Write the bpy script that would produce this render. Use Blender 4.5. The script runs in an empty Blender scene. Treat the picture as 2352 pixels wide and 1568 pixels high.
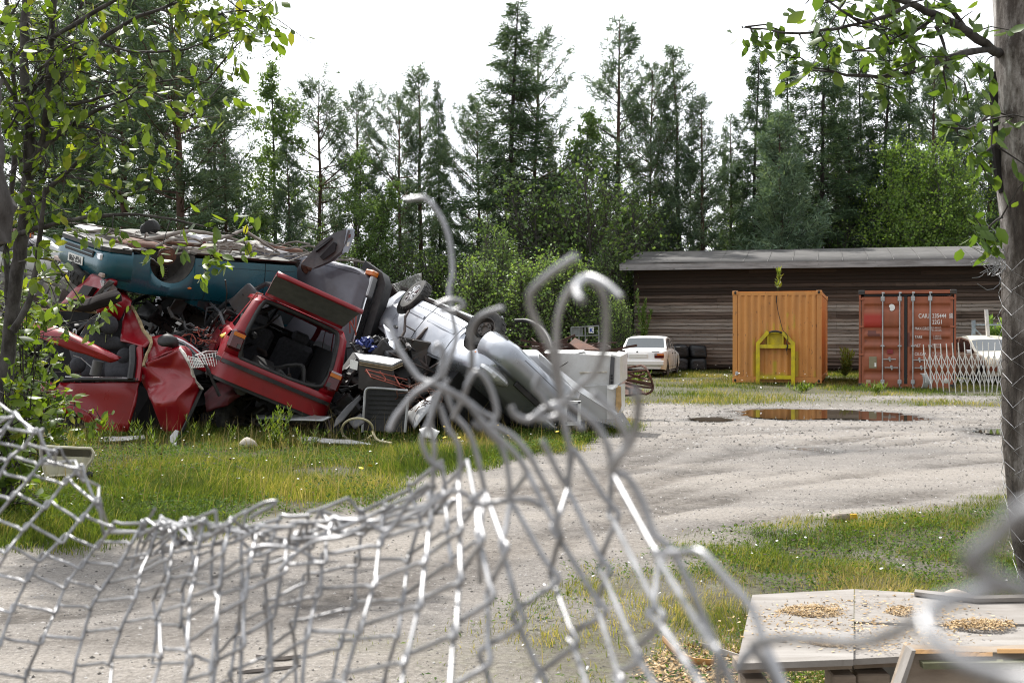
import bpy, bmesh, math, random
import numpy as np
from mathutils import Vector, Matrix, Euler, noise
R = math.radians
scn = bpy.context.scene
COL = scn.collection
# ------------------------------------------------------------------ camera
FPX, CX, CY, CAMH, PITCH = 2700.0, 1176.0, 784.0, 1.45, 19/2700.0
cam_d = bpy.data.cameras.new('camera'); cam = bpy.data.objects.new('camera', cam_d); COL.objects.link(cam)
cam_d.sensor_width = 36; cam_d.lens = 36*FPX/2352
cam_d.clip_start = 0.02; cam_d.clip_end = 3000
cam.location = (0, 0, CAMH); cam.rotation_euler = (math.pi/2-PITCH, 0, 0)
cam_d.dof.use_dof = True; cam_d.dof.focus_distance = 15.0; cam_d.dof.aperture_fstop = 14.0
scn.camera = cam
# ------------------------------------------------------------------ sky, sun, exposure
SUN_EL, SUN_AZ = R(52), R(-28)       # azimuth measured from +Y towards +X
w = bpy.data.worlds.new('World'); scn.world = w; w.use_nodes = True
nt = w.node_tree; nt.nodes.clear()
n_out = nt.nodes.new('ShaderNodeOutputWorld'); n_bg = nt.nodes.new('ShaderNodeBackground')
n_sky = nt.nodes.new('ShaderNodeTexSky'); n_sky.sky_type = 'NISHITA'; n_sky.sun_disc = False
n_sky.sun_elevation = SUN_EL; n_sky.sun_rotation = SUN_AZ; n_sky.dust_density = 2.0
n_tc = nt.nodes.new('ShaderNodeTexCoord'); n_map = nt.nodes.new('ShaderNodeMapping'); n_map.inputs['Scale'].default_value = (1, 1, 2.2)
n_no = nt.nodes.new('ShaderNodeTexNoise'); n_no.inputs['Scale'].default_value = 2.6; n_no.inputs['Detail'].default_value = 7
n_rp = nt.nodes.new('ShaderNodeValToRGB'); n_rp.color_ramp.elements[0].position = .3; n_rp.color_ramp.elements[1].position = .7
n_rp.color_ramp.elements[0].color = (7.6, 7.9, 8.4, 1); n_rp.color_ramp.elements[1].color = (11.5, 11.7, 12.0, 1)
n_mx = nt.nodes.new('ShaderNodeMixRGB'); n_mx.inputs[0].default_value = .9
L = nt.links.new
L(n_tc.outputs['Generated'], n_map.inputs[0]); L(n_map.outputs[0], n_no.inputs['Vector']); L(n_no.outputs['Fac'], n_rp.inputs[0])
L(n_sky.outputs[0], n_mx.inputs[1]); L(n_rp.outputs[0], n_mx.inputs[2]); 
n_dot = nt.nodes.new('ShaderNodeVectorMath'); n_dot.operation = 'DOT_PRODUCT'; n_dot.inputs[1].default_value = (math.sin(SUN_AZ)*.9, math.cos(SUN_AZ)*.9, .35)
n_dr = nt.nodes.new('ShaderNodeMapRange'); n_dr.inputs[1].default_value = -.75; n_dr.inputs[2].default_value = .7; n_dr.inputs[3].default_value = .42; n_dr.inputs[4].default_value = 1.3
n_sc = nt.nodes.new('ShaderNodeMixRGB'); n_sc.blend_type = 'MULTIPLY'; n_sc.inputs[0].default_value = 1
L(n_tc.outputs['Generated'], n_dot.inputs[0]); L(n_dot.outputs['Value'], n_dr.inputs[0]); L(n_mx.outputs[0], n_sc.inputs[1]); L(n_dr.outputs[0], n_sc.inputs[2]); L(n_sc.outputs[0], n_bg.inputs['Color'])
n_bg.inputs['Strength'].default_value = .1; L(n_bg.outputs[0], n_out.inputs[0])
sun_d = bpy.data.lights.new('sun', 'SUN'); sun_d.energy = 4.4; sun_d.angle = R(1.2); sun_d.color = (1, .965, .91)
sun = bpy.data.objects.new('sun', sun_d); COL.objects.link(sun)
sdir = Vector((math.sin(SUN_AZ)*math.cos(SUN_EL), math.cos(SUN_AZ)*math.cos(SUN_EL), math.sin(SUN_EL)))
sun.rotation_euler = sdir.to_track_quat('Z', 'Y').to_euler()
scn.view_settings.view_transform = 'Standard'; scn.view_settings.look = 'None'
scn.view_settings.exposure = 0.68; scn.view_settings.gamma = 1
cy = scn.cycles
cy.max_bounces = 6; cy.diffuse_bounces = 3; cy.glossy_bounces = 3; cy.transmission_bounces = 4; cy.transparent_max_bounces = 6
cy.caustics_reflective = False; cy.caustics_refractive = False
cy.filter_width = 1.1; cy.use_denoising = True; cy.sample_clamp_indirect = 6
try: cy.denoiser = 'OPENIMAGEDENOISE'
except Exception: pass

# ------------------------------------------------------------------ pixel -> world (2352 px wide picture)
CP, SP = math.cos(PITCH), math.sin(PITCH)
def ray(x, y):
    u = (x-CX)/FPX; v = -(y-CY)/FPX
    return Vector((u, CP+v*SP, -SP+v*CP))
def P(x, y, Y):
    d = ray(x, y); t = Y/d.y
    return Vector((d.x*t, Y, CAMH+d.z*t))
def G(x, y, z=0.0):
    d = ray(x, y); t = (z-CAMH)/d.z
    return Vector((d.x*t, d.y*t, z))
def ppm(Y): return FPX/Y
EXT = {}; LOCAL = {}
# ------------------------------------------------------------------ materials
class NT:
    def __init__(s, name):
        s.m = bpy.data.materials.new(name); s.m.use_nodes = True; s.t = s.m.node_tree; s.t.nodes.clear()
        s.o = s.n('OutputMaterial'); s.b = s.n('BsdfPrincipled'); s.l(s.b.outputs[0], s.o.inputs[0])
        s.tc = None
    def n(s, k, **kw):
        nd = s.t.nodes.new('ShaderNode'+k)
        for a, v in kw.items(): setattr(nd, a, v)
        return nd
    def l(s, a, b): s.t.links.new(a, b)
    def coord(s, sc=(1, 1, 1), rot=(0, 0, 0)):
        if s.tc is None: s.tc = s.n('TexCoord')
        mp = s.n('Mapping'); mp.inputs['Scale'].default_value = sc; mp.inputs['Rotation'].default_value = rot
        s.l(s.tc.outputs['Object'], mp.inputs[0]); return mp.outputs[0]
    def noise(s, scale, detail=5, sc=(1, 1, 1), rough=.6, rot=(0, 0, 0)):
        nd = s.n('TexNoise'); nd.inputs['Scale'].default_value = scale; nd.inputs['Detail'].default_value = detail
        nd.inputs['Roughness'].default_value = rough; s.l(s.coord(sc, rot), nd.inputs['Vector']); return nd.outputs['Fac']
    def ramp(s, fac, stops):
        r = s.n('ValToRGB'); e = r.color_ramp.elements
        while len(e) < len(stops): e.new(.5)
        for el, (p, c) in zip(e, stops):
            el.position = p; el.color = (*c, 1) if len(c) == 3 else c
        s.l(fac, r.inputs[0]); return r.outputs[0]
    def mix(s, f, a, b, mode='MIX'):
        m = s.n('MixRGB', blend_type=mode)
        for sock, v in zip(m.inputs, (f, a, b)):
            if hasattr(v, 'is_output'): s.l(v, sock)
            elif isinstance(v, (int, float)): sock.default_value = v if sock.type == 'VALUE' else (v, v, v, 1)
            else: sock.default_value = (*v, 1)
        return m.outputs[0]
    def attr(s, name):
        a = s.n('Attribute'); a.attribute_name = name; return a.outputs['Fac']
    def bump(s, h, strength=.3, dist=.01):
        b = s.n('Bump'); b.inputs['Strength'].default_value = strength; b.inputs['Distance'].default_value = dist
        s.l(h, b.inputs['Height']); s.l(b.outputs[0], s.b.inputs['Normal'])
    def set(s, **kw):
        for k, v in kw.items():
            k = {'color': 'Base Color', 'rough': 'Roughness', 'metal': 'Metallic', 'coat': 'Coat Weight', 'coatr': 'Coat Roughness', 'spec': 'Specular IOR Level', 'alpha': 'Alpha', 'trans': 'Transmission Weight', 'sheen': 'Sheen Weight'}.get(k, k)
            sock = s.b.inputs[k]
            if hasattr(v, 'is_output'): s.l(v, sock)
            elif sock.type == 'RGBA': sock.default_value = (*v, 1)
            else: sock.default_value = v
        return s.m
def dull(name, c, rough=.7, var=.25, scale=6, dirt=None, dirt_amt=.5, metal=0, bump=0, bscale=40, sc=(1, 1, 1), coat=0, spec=.5):
    t = NT(name); n = t.noise(scale, 6, sc)
    a = tuple(x*(1-var) for x in c); b = tuple(min(1, x*(1+var)) for x in c)
    col = t.ramp(n, [(.3, a), (.7, b)])
    if dirt:
        d = t.noise(scale*.45+.7, 8, sc, .7); f = t.ramp(d, [(.45, (0, 0, 0)), (.62+.2*(1-dirt_amt), (1, 1, 1))])
        col = t.mix(f, col, dirt)
    t.set(color=col, rough=rough, metal=metal, coat=coat, spec=spec)
    if bump: t.bump(t.noise(bscale, 4, sc), bump)
    return t.m
def paint(name, c, dirt=(.16, .14, .12), rough=.32, scale=2.2, metal=0.0, amt=.6, coat=.5):
    t = NT(name)
    n = t.noise(scale, 8, (1, 1, 1), .65); s2 = t.noise(scale*9, 6, (1, 1, .35), .7)
    f = t.ramp(n, [(.48, (0, 0, 0)), (.8, (amt, amt, amt))]); g = t.ramp(s2, [(.58, (0, 0, 0)), (.78, (amt*.7, amt*.7, amt*.7))])
    col = t.mix(g, t.mix(f, c, dirt), tuple(x*.6+.05 for x in c))
    rg = t.ramp(n, [(.35, (rough*.8,)*3), (.75, (min(1, rough*2.0),)*3)])
    t.set(color=col, rough=rg, metal=metal, coat=coat, coatr=.12); t.bump(t.noise(5, 3), .25, .01)
    return t.m
def leaf_mat(name, stops, trans=.35, rough=.55, spec=.3, attr='rnd', big=0):
    t = NT(name); f = t.attr(attr); col = t.ramp(f, stops)
    if big:
        nz = t.noise(big, 3); col = t.mix(t.ramp(nz, [(.35, (.0,)*3), (.7, (.45,)*3)]), col, tuple(x*.55 for x in stops[0][1]))
    t.set(color=col, rough=rough, spec=spec)
    if trans > 0:
        tr = t.n('BsdfTranslucent'); mx = t.n('MixShader'); mx.inputs[0].default_value = trans
        tc = t.mix(1.0, col, (1.25, 1.2, .55), 'MULTIPLY'); t.l(tc, tr.inputs[0])
        t.l(t.b.outputs[0], mx.inputs[1]); t.l(tr.outputs[0], mx.inputs[2]); t.l(mx.outputs[0], t.o.inputs[0])
    return t.m
def glass_mat(name, tint=(.04, .05, .055), rough=.06):
    t = NT(name); t.set(color=tint, rough=rough, spec=.7, coat=.6); return t.m
# ------------------------------------------------------------------ object helpers
def tag(o, label=None, cat=None, group=None, kind=None):
    if label: o['label'] = label
    if cat: o['category'] = cat
    if group: o['group'] = group
    if kind: o['kind'] = kind
    return o
def thing(name, label, cat, loc=(0, 0, 0), rot=None, group=None):
    o = bpy.data.objects.new(name, None); COL.objects.link(o); o.empty_display_size = .2
    m = Matrix.Translation(Vector(loc))
    if rot is not None: m = m @ rot.to_4x4()
    o.matrix_world = m; EXT[o.name] = m
    return tag(o, label, cat, group)
def wmat(o):
    while o.parent: o = o.parent
    return EXT.get(o.name, Matrix())
class MB:
    """collects shapes, links them as ONE mesh object"""
    def __init__(s): s.v = []; s.f = []; s.mi = []; s.k = 0
    def use(s, k): s.k = k; return s
    def add(s, vs, fs):
        b = len(s.v); s.v += [Vector(v) for v in vs]
        for f in fs: s.f.append([i+b for i in f]); s.mi.append(s.k)
        return s
    def box(s, c, d, M=None, bev=0):
        x, y, z = d[0]/2, d[1]/2, d[2]/2; c = Vector(c)
        if bev:
            b = min(bev, x*.9, y*.9, z*.9); vs = []; 
            pr = [(-x, -y+b), (-x+b, -y), (x-b, -y), (x, -y+b), (x, y-b), (x-b, y), (-x+b, y), (-x, y-b)]
            inn = [(-x+b, -y+b), (-x+b, -y+b), (x-b, -y+b), (x-b, -y+b), (x-b, y-b), (x-b, y-b), (-x+b, y-b), (-x+b, y-b)]
            rings = [[(p[0], p[1], -z) for p in inn], [(p[0], p[1], -z+b) for p in pr], [(p[0], p[1], z-b) for p in pr], [(p[0], p[1], z) for p in inn]]
            fs = []
            for r in rings: vs += r
            for k in range(3):
                for i in range(8): fs.append([k*8+i, k*8+(i+1) % 8, k*8+8+(i+1) % 8, k*8+8+i])
            fs.append([24+1, 24+3, 24+5, 24+7]); fs.append([7, 5, 3, 1])
        else:
            vs = [(-x, -y, -z), (x, -y, -z), (x, y, -z), (-x, y, -z), (-x, -y, z), (x, -y, z), (x, y, z), (-x, y, z)]
            fs = [[3, 2, 1, 0], [4, 5, 6, 7], [0, 1, 5, 4], [1, 2, 6, 5], [2, 3, 7, 6], [3, 0, 4, 7]]
        if M is not None: vs = [M @ Vector(v) + c for v in vs]
        else: vs = [Vector(v)+c for v in vs]
        return s.add(vs, fs)
    def tube(s, pts, r, n=8, caps=True, up=None, flat=1.0):
        pts = [Vector(p) for p in pts]; N = len(pts)
        if N < 2: return s
        rs = r if isinstance(r, (list, tuple)) else [r]*N
        t0 = (pts[1]-pts[0]).normalized(); a = Vector(up) if up else (Vector((0, 0, 1)) if abs(t0.z) < .9 else Vector((1, 0, 0)))
        nrm = (a - t0*a.dot(t0)).normalized(); vs = []; prev = t0
        for i in range(N):
            t = (pts[min(i+1, N-1)]-pts[max(i-1, 0)])
            t = t.normalized() if t.length > 1e-9 else prev
            nrm = nrm - t*nrm.dot(t)
            nrm = nrm.normalized() if nrm.length > 1e-6 else t.orthogonal().normalized()
            bn = t.cross(nrm); prev = t
            for k in range(n):
                an = 2*math.pi*(k+.5)/n
                vs.append(pts[i]+nrm*(math.cos(an)*rs[i])+bn*(math.sin(an)*rs[i]*flat))
        fs = [[i*n+k, i*n+(k+1) % n, (i+1)*n+(k+1) % n, (i+1)*n+k] for i in range(N-1) for k in range(n)]
        if caps: fs += [list(range(n))[::-1], [(N-1)*n+k for k in range(n)]]
        return s.add(vs, fs)
    def lathe(s, prof, n=24, M=None, o=(0, 0, 0)):
        """prof: (radius, height along local z)"""
        vs = []; o = Vector(o)
        for r, h in prof:
            for k in range(n):
                an = 2*math.pi*k/n; v = Vector((r*math.cos(an), r*math.sin(an), h)); vs.append((M @ v if M is not None else v)+o)
        fs = [[i*n+k, i*n+(k+1) % n, (i+1)*n+(k+1) % n, (i+1)*n+k] for i in range(len(prof)-1) for k in range(n)]
        return s.add(vs, fs)
    def prism(s, poly, d):
        """poly: 3-D points of a face, d: thickness vector"""
        n = len(poly); vs = [Vector(p) for p in poly]; vs += [v+Vector(d) for v in vs]
        return s.add(vs, [list(range(n)), [n+i for i in range(n)][::-1]]+[[i, n+i, n+(i+1) % n, (i+1) % n] for i in range(n)])
    def grid(s, rows, closed=False):
        n = len(rows[0]); vs = [p for r in rows for p in r]
        fs = [[i*n+k, i*n+k+1, (i+1)*n+k+1, (i+1)*n+k] for i in range(len(rows)-1) for k in range(n-1)]
        if closed: fs += [[i*n+n-1, i*n, (i+1)*n, (i+1)*n+n-1] for i in range(len(rows)-1)]
        return s.add(vs, fs)
    def ball(s, c, rad, n=12, m=8, M=None):
        c = Vector(c); rad = Vector(rad) if not isinstance(rad, (int, float)) else Vector((rad,)*3); rows = []
        for i in range(m+1):
            th = math.pi*i/m
            rows.append([Vector((rad.x*math.sin(th)*math.cos(2*math.pi*k/n), rad.y*math.sin(th)*math.sin(2*math.pi*k/n), rad.z*math.cos(th))) for k in range(n)])
        rows = [[(M @ p if M is not None else p)+c for p in r] for r in rows]
        return s.grid(rows, True)
    def jitter(s, amp, freq=3, seed=0):
        for v in s.v: v += noise.noise_vector(v*freq+Vector((seed, seed*.7, 0)))*amp
        return s
    def build(s, name, mats, parent=None, local=None, smooth=None, solid=0, clean=True, origin=None):
        if local is None: local = parent is not None and LOCAL.get(parent.name, False)
        me = bpy.data.meshes.new(name)
        inv = None; off = Vector((0, 0, 0))
        if parent is not None and not local: inv = wmat(parent).inverted()
        elif parent is None and not local:
            if origin is not None: off = Vector(origin)
            else:
                xs = [v.x for v in s.v]; ys = [v.y for v in s.v]; zs = [v.z for v in s.v]
                off = Vector(((min(xs)+max(xs))/2, (min(ys)+max(ys))/2, min(zs)))
        vs = [tuple(inv @ v) for v in s.v] if inv is not None else [tuple(v-off) for v in s.v]
        me.from_pydata(vs, [], s.f)
        mats = mats if isinstance(mats, (list, tuple)) else [mats]
        for m in mats: me.materials.append(m)
        me.polygons.foreach_set('material_index', s.mi)
        if clean:
            bm = bmesh.new(); bm.from_mesh(me); bmesh.ops.remove_doubles(bm, verts=bm.verts, dist=1e-5)
            if clean == 'tri': bmesh.ops.triangulate(bm, faces=bm.faces)
            bmesh.ops.recalc_face_normals(bm, faces=bm.faces); bm.to_mesh(me); bm.free()
        if smooth is not None:
            me.polygons.foreach_set('use_smooth', [True]*len(me.polygons))
            try: me.set_sharp_from_angle(angle=R(smooth))
            except Exception: pass
        o = bpy.data.objects.new(name, me); COL.objects.link(o)
        LOCAL[o.name] = local
        if parent is not None: o.parent = parent
        else: o.location = off; EXT[o.name] = Matrix.Translation(off)
        if solid:
            md = o.modifiers.new('thickness', 'SOLIDIFY'); md.thickness = solid; md.offset = 0
        return o
def copy_tree(o, parent=None):
    c = o.copy(); COL.objects.link(c)
    if parent is not None: c.parent = parent; c.matrix_parent_inverse = o.matrix_parent_inverse
    for ch in o.children: copy_tree(ch, c)
    return c
def np_mesh(name, V, F, mat, parent=None, rnd=None, smooth=False, loc=(0, 0, 0), mats=None, mi=None):
    V = np.asarray(V, dtype=np.float32); F = np.asarray(F, dtype=np.int32); k = F.shape[1]
    me = bpy.data.meshes.new(name); me.vertices.add(len(V)); me.vertices.foreach_set('co', V.ravel())
    me.loops.add(F.size); me.loops.foreach_set('vertex_index', F.ravel())
    me.polygons.add(len(F)); me.polygons.foreach_set('loop_start', np.arange(0, F.size, k, dtype=np.int32))
    if smooth: me.polygons.foreach_set('use_smooth', np.ones(len(F), dtype=bool))
    me.update(calc_edges=True)
    for m in (mats or [mat]): me.materials.append(m)
    if mi is not None: me.polygons.foreach_set('material_index', np.asarray(mi, dtype=np.int32))
    if rnd is not None:
        a = me.attributes.new('rnd', 'FLOAT', 'POINT'); a.data.foreach_set('value', np.asarray(rnd, dtype=np.float32))
    o = bpy.data.objects.new(name, me); COL.objects.link(o)
    if parent is not None: o.parent = parent
    else: o.location = loc
    return o
def vnorm(a): return a/np.maximum(np.linalg.norm(a, axis=-1, keepdims=True), 1e-9)
def blades(base, dirv, side, ln, wd, fold=None):
    """kite-shaped leaves: base (N,3), dirv unit, side unit, ln, wd (N,) -> V (4N,3), F (N,4)"""
    ln = ln[:, None]; wd = wd[:, None]; n = len(base)
    nrm = np.cross(dirv, side); fo = 0 if fold is None else fold[:, None]*ln
    m = base+dirv*ln*.45+nrm*fo
    V = np.stack([base, m+side*wd*.5, base+dirv*ln, m-side*wd*.5], 1).reshape(-1, 3)
    return V, np.arange(4*n).reshape(n, 4)
def sticks(a, b, ra, rb):
    """3-sided prisms"""
    a = np.asarray(a, float); b = np.asarray(b, float); d = vnorm(b-a); ref = np.where(np.abs(d[:, 2:3]) < .9, np.array([[0, 0, 1.]]), np.array([[1., 0, 0]]))
    u = vnorm(np.cross(d, ref)); v = np.cross(d, u); V = []
    for base, r in ((a, ra), (b, rb)):
        r = np.broadcast_to(np.asarray(r, float), (len(a),))[:, None]
        for k in range(3):
            an = 2*math.pi*k/3; V.append(base+u*r*math.cos(an)+v*r*math.sin(an))
    V = np.stack(V, 1).reshape(-1, 3); i = np.arange(len(a))[:, None]*6
    F = np.concatenate([i+np.array([[0, 1, 4, 3]]), i+np.array([[1, 2, 5, 4]]), i+np.array([[2, 0, 3, 5]])], 0)
    return V, F
def chaikin(p, n=2):
    p = [Vector(q) for q in p]
    for _ in range(n):
        q = [p[0]]
        for a, b in zip(p, p[1:]): q += [a*.75+b*.25, a*.25+b*.75]
        q.append(p[-1]); p = q
    return p
def text_mesh(body, size, name, mat, parent, M, align='LEFT', bold=0.0, sx=1.0, extr=.001):
    cu = bpy.data.curves.new(name, 'FONT'); cu.body = body; cu.size = size; cu.align_x = align; cu.extrude = extr; cu.offset = bold
    tmp = bpy.data.objects.new('tmp_text', cu); COL.objects.link(tmp)
    dg = bpy.context.evaluated_depsgraph_get(); dg.update()
    me = bpy.data.meshes.new_from_object(tmp.evaluated_get(dg)); bpy.data.objects.remove(tmp); bpy.data.curves.remove(cu)
    me.transform(M @ Matrix.Diagonal((sx, 1, 1, 1))); me.name = name
    me.materials.clear(); me.materials.append(mat)
    o = bpy.data.objects.new(name, me); COL.objects.link(o); o.parent = parent; return o
def yaw(a): return Matrix.Rotation(R(a), 3, 'Z')
rng = np.random.default_rng(7); random.seed(7)
# ================================================================== GROUND
def wpoly(pts): return np.array([[G(x, y).x, G(x, y).y] for x, y in pts])
def sdist(poly, p):
    """signed distance (inside negative) of points p (N,2)"""
    n = len(poly); d = np.full(len(p), 1e18); ins = np.zeros(len(p), bool)
    for i in range(n):
        a = poly[i]; b = poly[(i+1) % n]; e = b-a; wv = p-a
        t = np.clip((wv@e)/max(e@e, 1e-12), 0, 1); q = wv-t[:, None]*e; d = np.minimum(d, (q*q).sum(1))
        c = ((a[1] > p[:, 1]) != (b[1] > p[:, 1])) & (p[:, 0] < (b[0]-a[0])*(p[:, 1]-a[1])/(b[1]-a[1]+1e-12)+a[0]); ins ^= c
    return np.where(ins, -1, 1)*np.sqrt(d)
def vnoise(p, f, seed=0):
    return np.array([noise.noise(Vector((x*f+seed*13.1, y*f-seed*7.7, seed*3.3))) for x, y in p])
def fnoise(p, f, seed=0):
    """cheap smooth value noise in numpy"""
    q = p*f+seed*17.31; i = np.floor(q).astype(int); fr = q-i; fr = fr*fr*(3-2*fr)
    def h(a, b):
        z = (a*374761393+b*668265263+seed*2147483) & 0x7fffffff; z = ((z ^ (z >> 13))*1274126177) & 0x7fffffff
        return ((z ^ (z >> 16)) & 0xffff)/65535.
    a, b = i[:, 0], i[:, 1]
    return (h(a, b)*(1-fr[:, 0])+h(a+1, b)*fr[:, 0])*(1-fr[:, 1])+(h(a, b+1)*(1-fr[:, 0])+h(a+1, b+1)*fr[:, 0])*fr[:, 1]
def fbm(p, f, seed=0, o=3): return sum(fnoise(p, f*2**k, seed+k)*.5**k for k in range(o))/sum(.5**k for k in range(o))
GL = wpoly([(-1500, 1330), (-200, 1290), (0, 1270), (200, 1262), (400, 1240), (560, 1210), (640, 1190), (760, 1172), (850, 1150), (930, 1112), (1000, 1088), (1100, 1065), (1180, 1052), (1290, 1040), (1370, 1018), (1420, 990), (1440, 965), (1300, 940), (1000, 900), (-1500, 880)])
GR = wpoly([(780, 1640), (950, 1510), (1080, 1460), (1200, 1420), (1330, 1355), (1560, 1290), (1700, 1243), (1900, 1205), (2100, 1178), (2250, 1145), (2420, 1110), (3200, 1050), (3200, 1900), (780, 1900)])
GF = np.vstack([wpoly([(1300, 925), (1440, 934), (1520, 927), (1650, 932), (1800, 926), (2000, 927), (2150, 935), (2310, 932), (2900, 938)]), np.array([[120, 60], [120, 500], [-160, 500], [-160, 26], [-30, 24]])])
def ground_masks(p):
    def soft(poly, amp, f, seed, edge):
        d = sdist(poly, p)+(fbm(p, f, seed)-.5)*amp
        return np.clip(.5-d/edge, 0, 1)
    left = soft(GL, .9, 1.3, 1, .5)
    right = soft(GR, 1.1, 1.6, 4, .7)
    nearx = p[:, 0]*1.0-(p[:, 1]-4.5)*.12                       # thin, stony turf towards the left of the near patch
    right *= np.clip(.62+.38*np.clip((nearx-.2)/1.1, 0, 1)+(fbm(p, 2.6, 9)-.5)*1.1, 0, 1)
    far = soft(GF, 2.2, .55, 8, 1.6)
    c = np.array([9.4, 26.5]); bare = np.exp(-(((p-c)/np.array([3.0, 1.5]))**2).sum(1))
    far *= np.clip(1-bare*1.5*(fbm(p, 1.1, 12)*1.4), 0, 1)
    return left, right, far
PUD = wpoly([(1690, 944), (1720, 941), (1790, 939), (1870, 940), (1950, 943), (2030, 947), (2085, 953), (2118, 962), (2080, 966), (2000, 965), (1900, 962), (1800, 964), (1740, 960), (1715, 952)])
PUD2 = wpoly([(1582, 962), (1610, 958), (1650, 958), (1682, 964), (1660, 968), (1610, 968)])
PUD3 = wpoly([(2240, 990), (2290, 985), (2380, 986), (2380, 997), (2280, 998)])
def dist_pud(p): return np.minimum(np.minimum(sdist(PUD, p), sdist(PUD2, p)), sdist(PUD3, p))
RUT = R(12)
def ground_z(p):
    u = p[:, 0]*math.cos(RUT)+p[:, 1]*math.sin(RUT); v = -p[:, 0]*math.sin(RUT)+p[:, 1]*math.cos(RUT)
    v = v+.35*np.sin(u*.35)+.5*(fnoise(p, .25, 40)-.5)
    l, r_, f = ground_masks(p); g = np.maximum(np.maximum(l, r_), f)
    q = np.stack([u*.09, v*1.7], 1)
    z = (fbm(q, 1.0, 21, 3)-.5)*.055*(1-g)-.03*rut_mask(p)*(1-g)+(fbm(p, 3.0, 23, 2)-.5)*.025+(fbm(p, .5, 25, 2)-.5)*.06*g
    dp = dist_pud(p); k = np.clip(dp/.9, 0, 1); z = z*k-.05*np.clip(-dp/.25+.25, 0, 1)+.0*k
    return np.where(p[:, 1] > 60, 0, z)
TRK = [[(1000, 1330), (1250, 1210), (1480, 1140), (1750, 1090), (2000, 1058), (2330, 1028), (2700, 1000)], [(1050, 1360), (1300, 1235), (1520, 1165), (1800, 1112), (2050, 1078), (2330, 1050), (2700, 1025)], [(1150, 1130), (1400, 1095), (1700, 1035), (2000, 1000), (2330, 975)], [(1250, 1150), (1450, 1112), (1760, 1052), (2050, 1018), (2350, 990)], [(-200, 1420), (200, 1400), (600, 1340), (900, 1260), (1150, 1180), (1400, 1080), (1600, 1010)], [(-200, 1490), (250, 1470), (700, 1400), (1000, 1310), (1250, 1225), (1500, 1110), (1720, 1020)], [(1300, 1290), (1600, 1215), (1900, 1165), (2200, 1120), (2600, 1080)], [(1440, 1040), (1600, 1000), (1900, 985), (2300, 965)]]
def rut_mask(p):
    out = np.zeros(len(p))
    for i, t in enumerate(TRK):
        q = [np.array(G(*a)[:2]) for a in t]; d = np.full(len(p), 9.)
        for a, b in zip(q, q[1:]):
            e = b-a; tt = np.clip(((p-a)@e)/(e@e), 0, 1); d = np.minimum(d, np.linalg.norm(p-a-tt[:, None]*e, axis=1))
        d = np.abs(d+(fnoise(p, .9, 70+i)-.5)*.35); out = np.maximum(out, np.exp(-(d/.16)**2)*1.0*np.clip(fbm(p, .7, 80+i)*3.0-.7, 0, 1))
    return out
def axis(lo, hi, st, far, g=1.35):
    a = list(np.arange(lo, hi, st)); s = st
    while a[-1] < far: s *= g; a.append(a[-1]+s)
    s = st; b = []
    x = lo
    while x > -far: s *= g; x -= s; b.append(x)
    return np.array(b[::-1]+a)
gx = axis(-9, 15, .11, 900); gy = np.concatenate([axis(3.2, 27, .11, 900, 1.04)]); gy = gy[gy > -40]
XX, YY = np.meshgrid(gx, gy); gp = np.stack([XX.ravel(), YY.ravel()], 1)
gz = ground_z(gp); l_, r_, f_ = ground_masks(gp)
nx_, ny_ = len(gx), len(gy); ii = (np.arange(ny_-1)[:, None]*nx_+np.arange(nx_-1)[None]).ravel()
mg = NT('gravel_and_soil')
fine = mg.noise(38, 6, rough=.75); mid = mg.noise(5, 6); big = mg.noise(.55, 5); peb = mg.n('TexVoronoi'); peb.inputs['Scale'].default_value = 30; mg.l(mg.coord(), peb.inputs['Vector'])
peb2 = mg.n('TexVoronoi'); peb2.inputs['Scale'].default_value = 95; mg.l(mg.coord(), peb2.inputs['Vector'])
streak = mg.noise(1.0, 7, (.11, 1.1, 1), .6, (0, 0, -RUT))
grav = mg.ramp(fine, [(.25, (.135, .119, .102)), (.5, (.245, .220, .192)), (.75, (.362, .330, .292))])
grav = mg.mix(mg.ramp(streak, [(.40, (.6,)*3), (.58, (0,)*3)]), grav, mg.ramp(fine, [(.3, (.075, .068, .062)), (.7, (.19, .175, .162))]))
grav = mg.mix(mg.ramp(mid, [(.55, (0,)*3), (.75, (.5,)*3)]), grav, (.32, .295, .266))
spk = mg.mix(1.0, mg.ramp(peb.outputs['Distance'], [(.06, (.85,)*3), (.20, (0,)*3)]), mg.ramp(big, [(.35, (.25,)*3), (.6, (1,)*3)]), 'MULTIPLY'); grav = mg.mix(spk, grav, mg.ramp(peb.outputs['Color'], [(.2, (.10, .09, .085)), (.55, (.25, .235, .22)), (.9, (.6, .58, .56))]))
spk2 = mg.ramp(peb2.outputs['Distance'], [(.12, (.55,)*3), (.35, (0,)*3)]); grav = mg.mix(spk2, grav, mg.ramp(peb2.outputs['Color'], [(.2, (.13, .12, .11)), (.5, (.3, .28, .26)), (.9, (.62, .6, .57))]))
wet = mg.attr('wet'); grav = mg.mix(wet, grav, mg.mix(1.0, grav, (.33, .31, .29), 'MULTIPLY'))
soil = mg.ramp(mg.noise(16, 6), [(.3, (.034, .028, .019)), (.5, (.065, .06, .03)), (.72, (.10, .11, .04))])
col = mg.mix(mg.attr('grass'), grav, soil)
mg.set(color=col, rough=mg.ramp(wet, [(0, (.93,)*3), (.5, (.6,)*3), (1, (.16,)*3)]), spec=.35)
hh = mg.mix(.5, fine, mg.mix(.5, peb.outputs['Distance'], mid)); mg.bump(hh, .8, .04)
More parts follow.
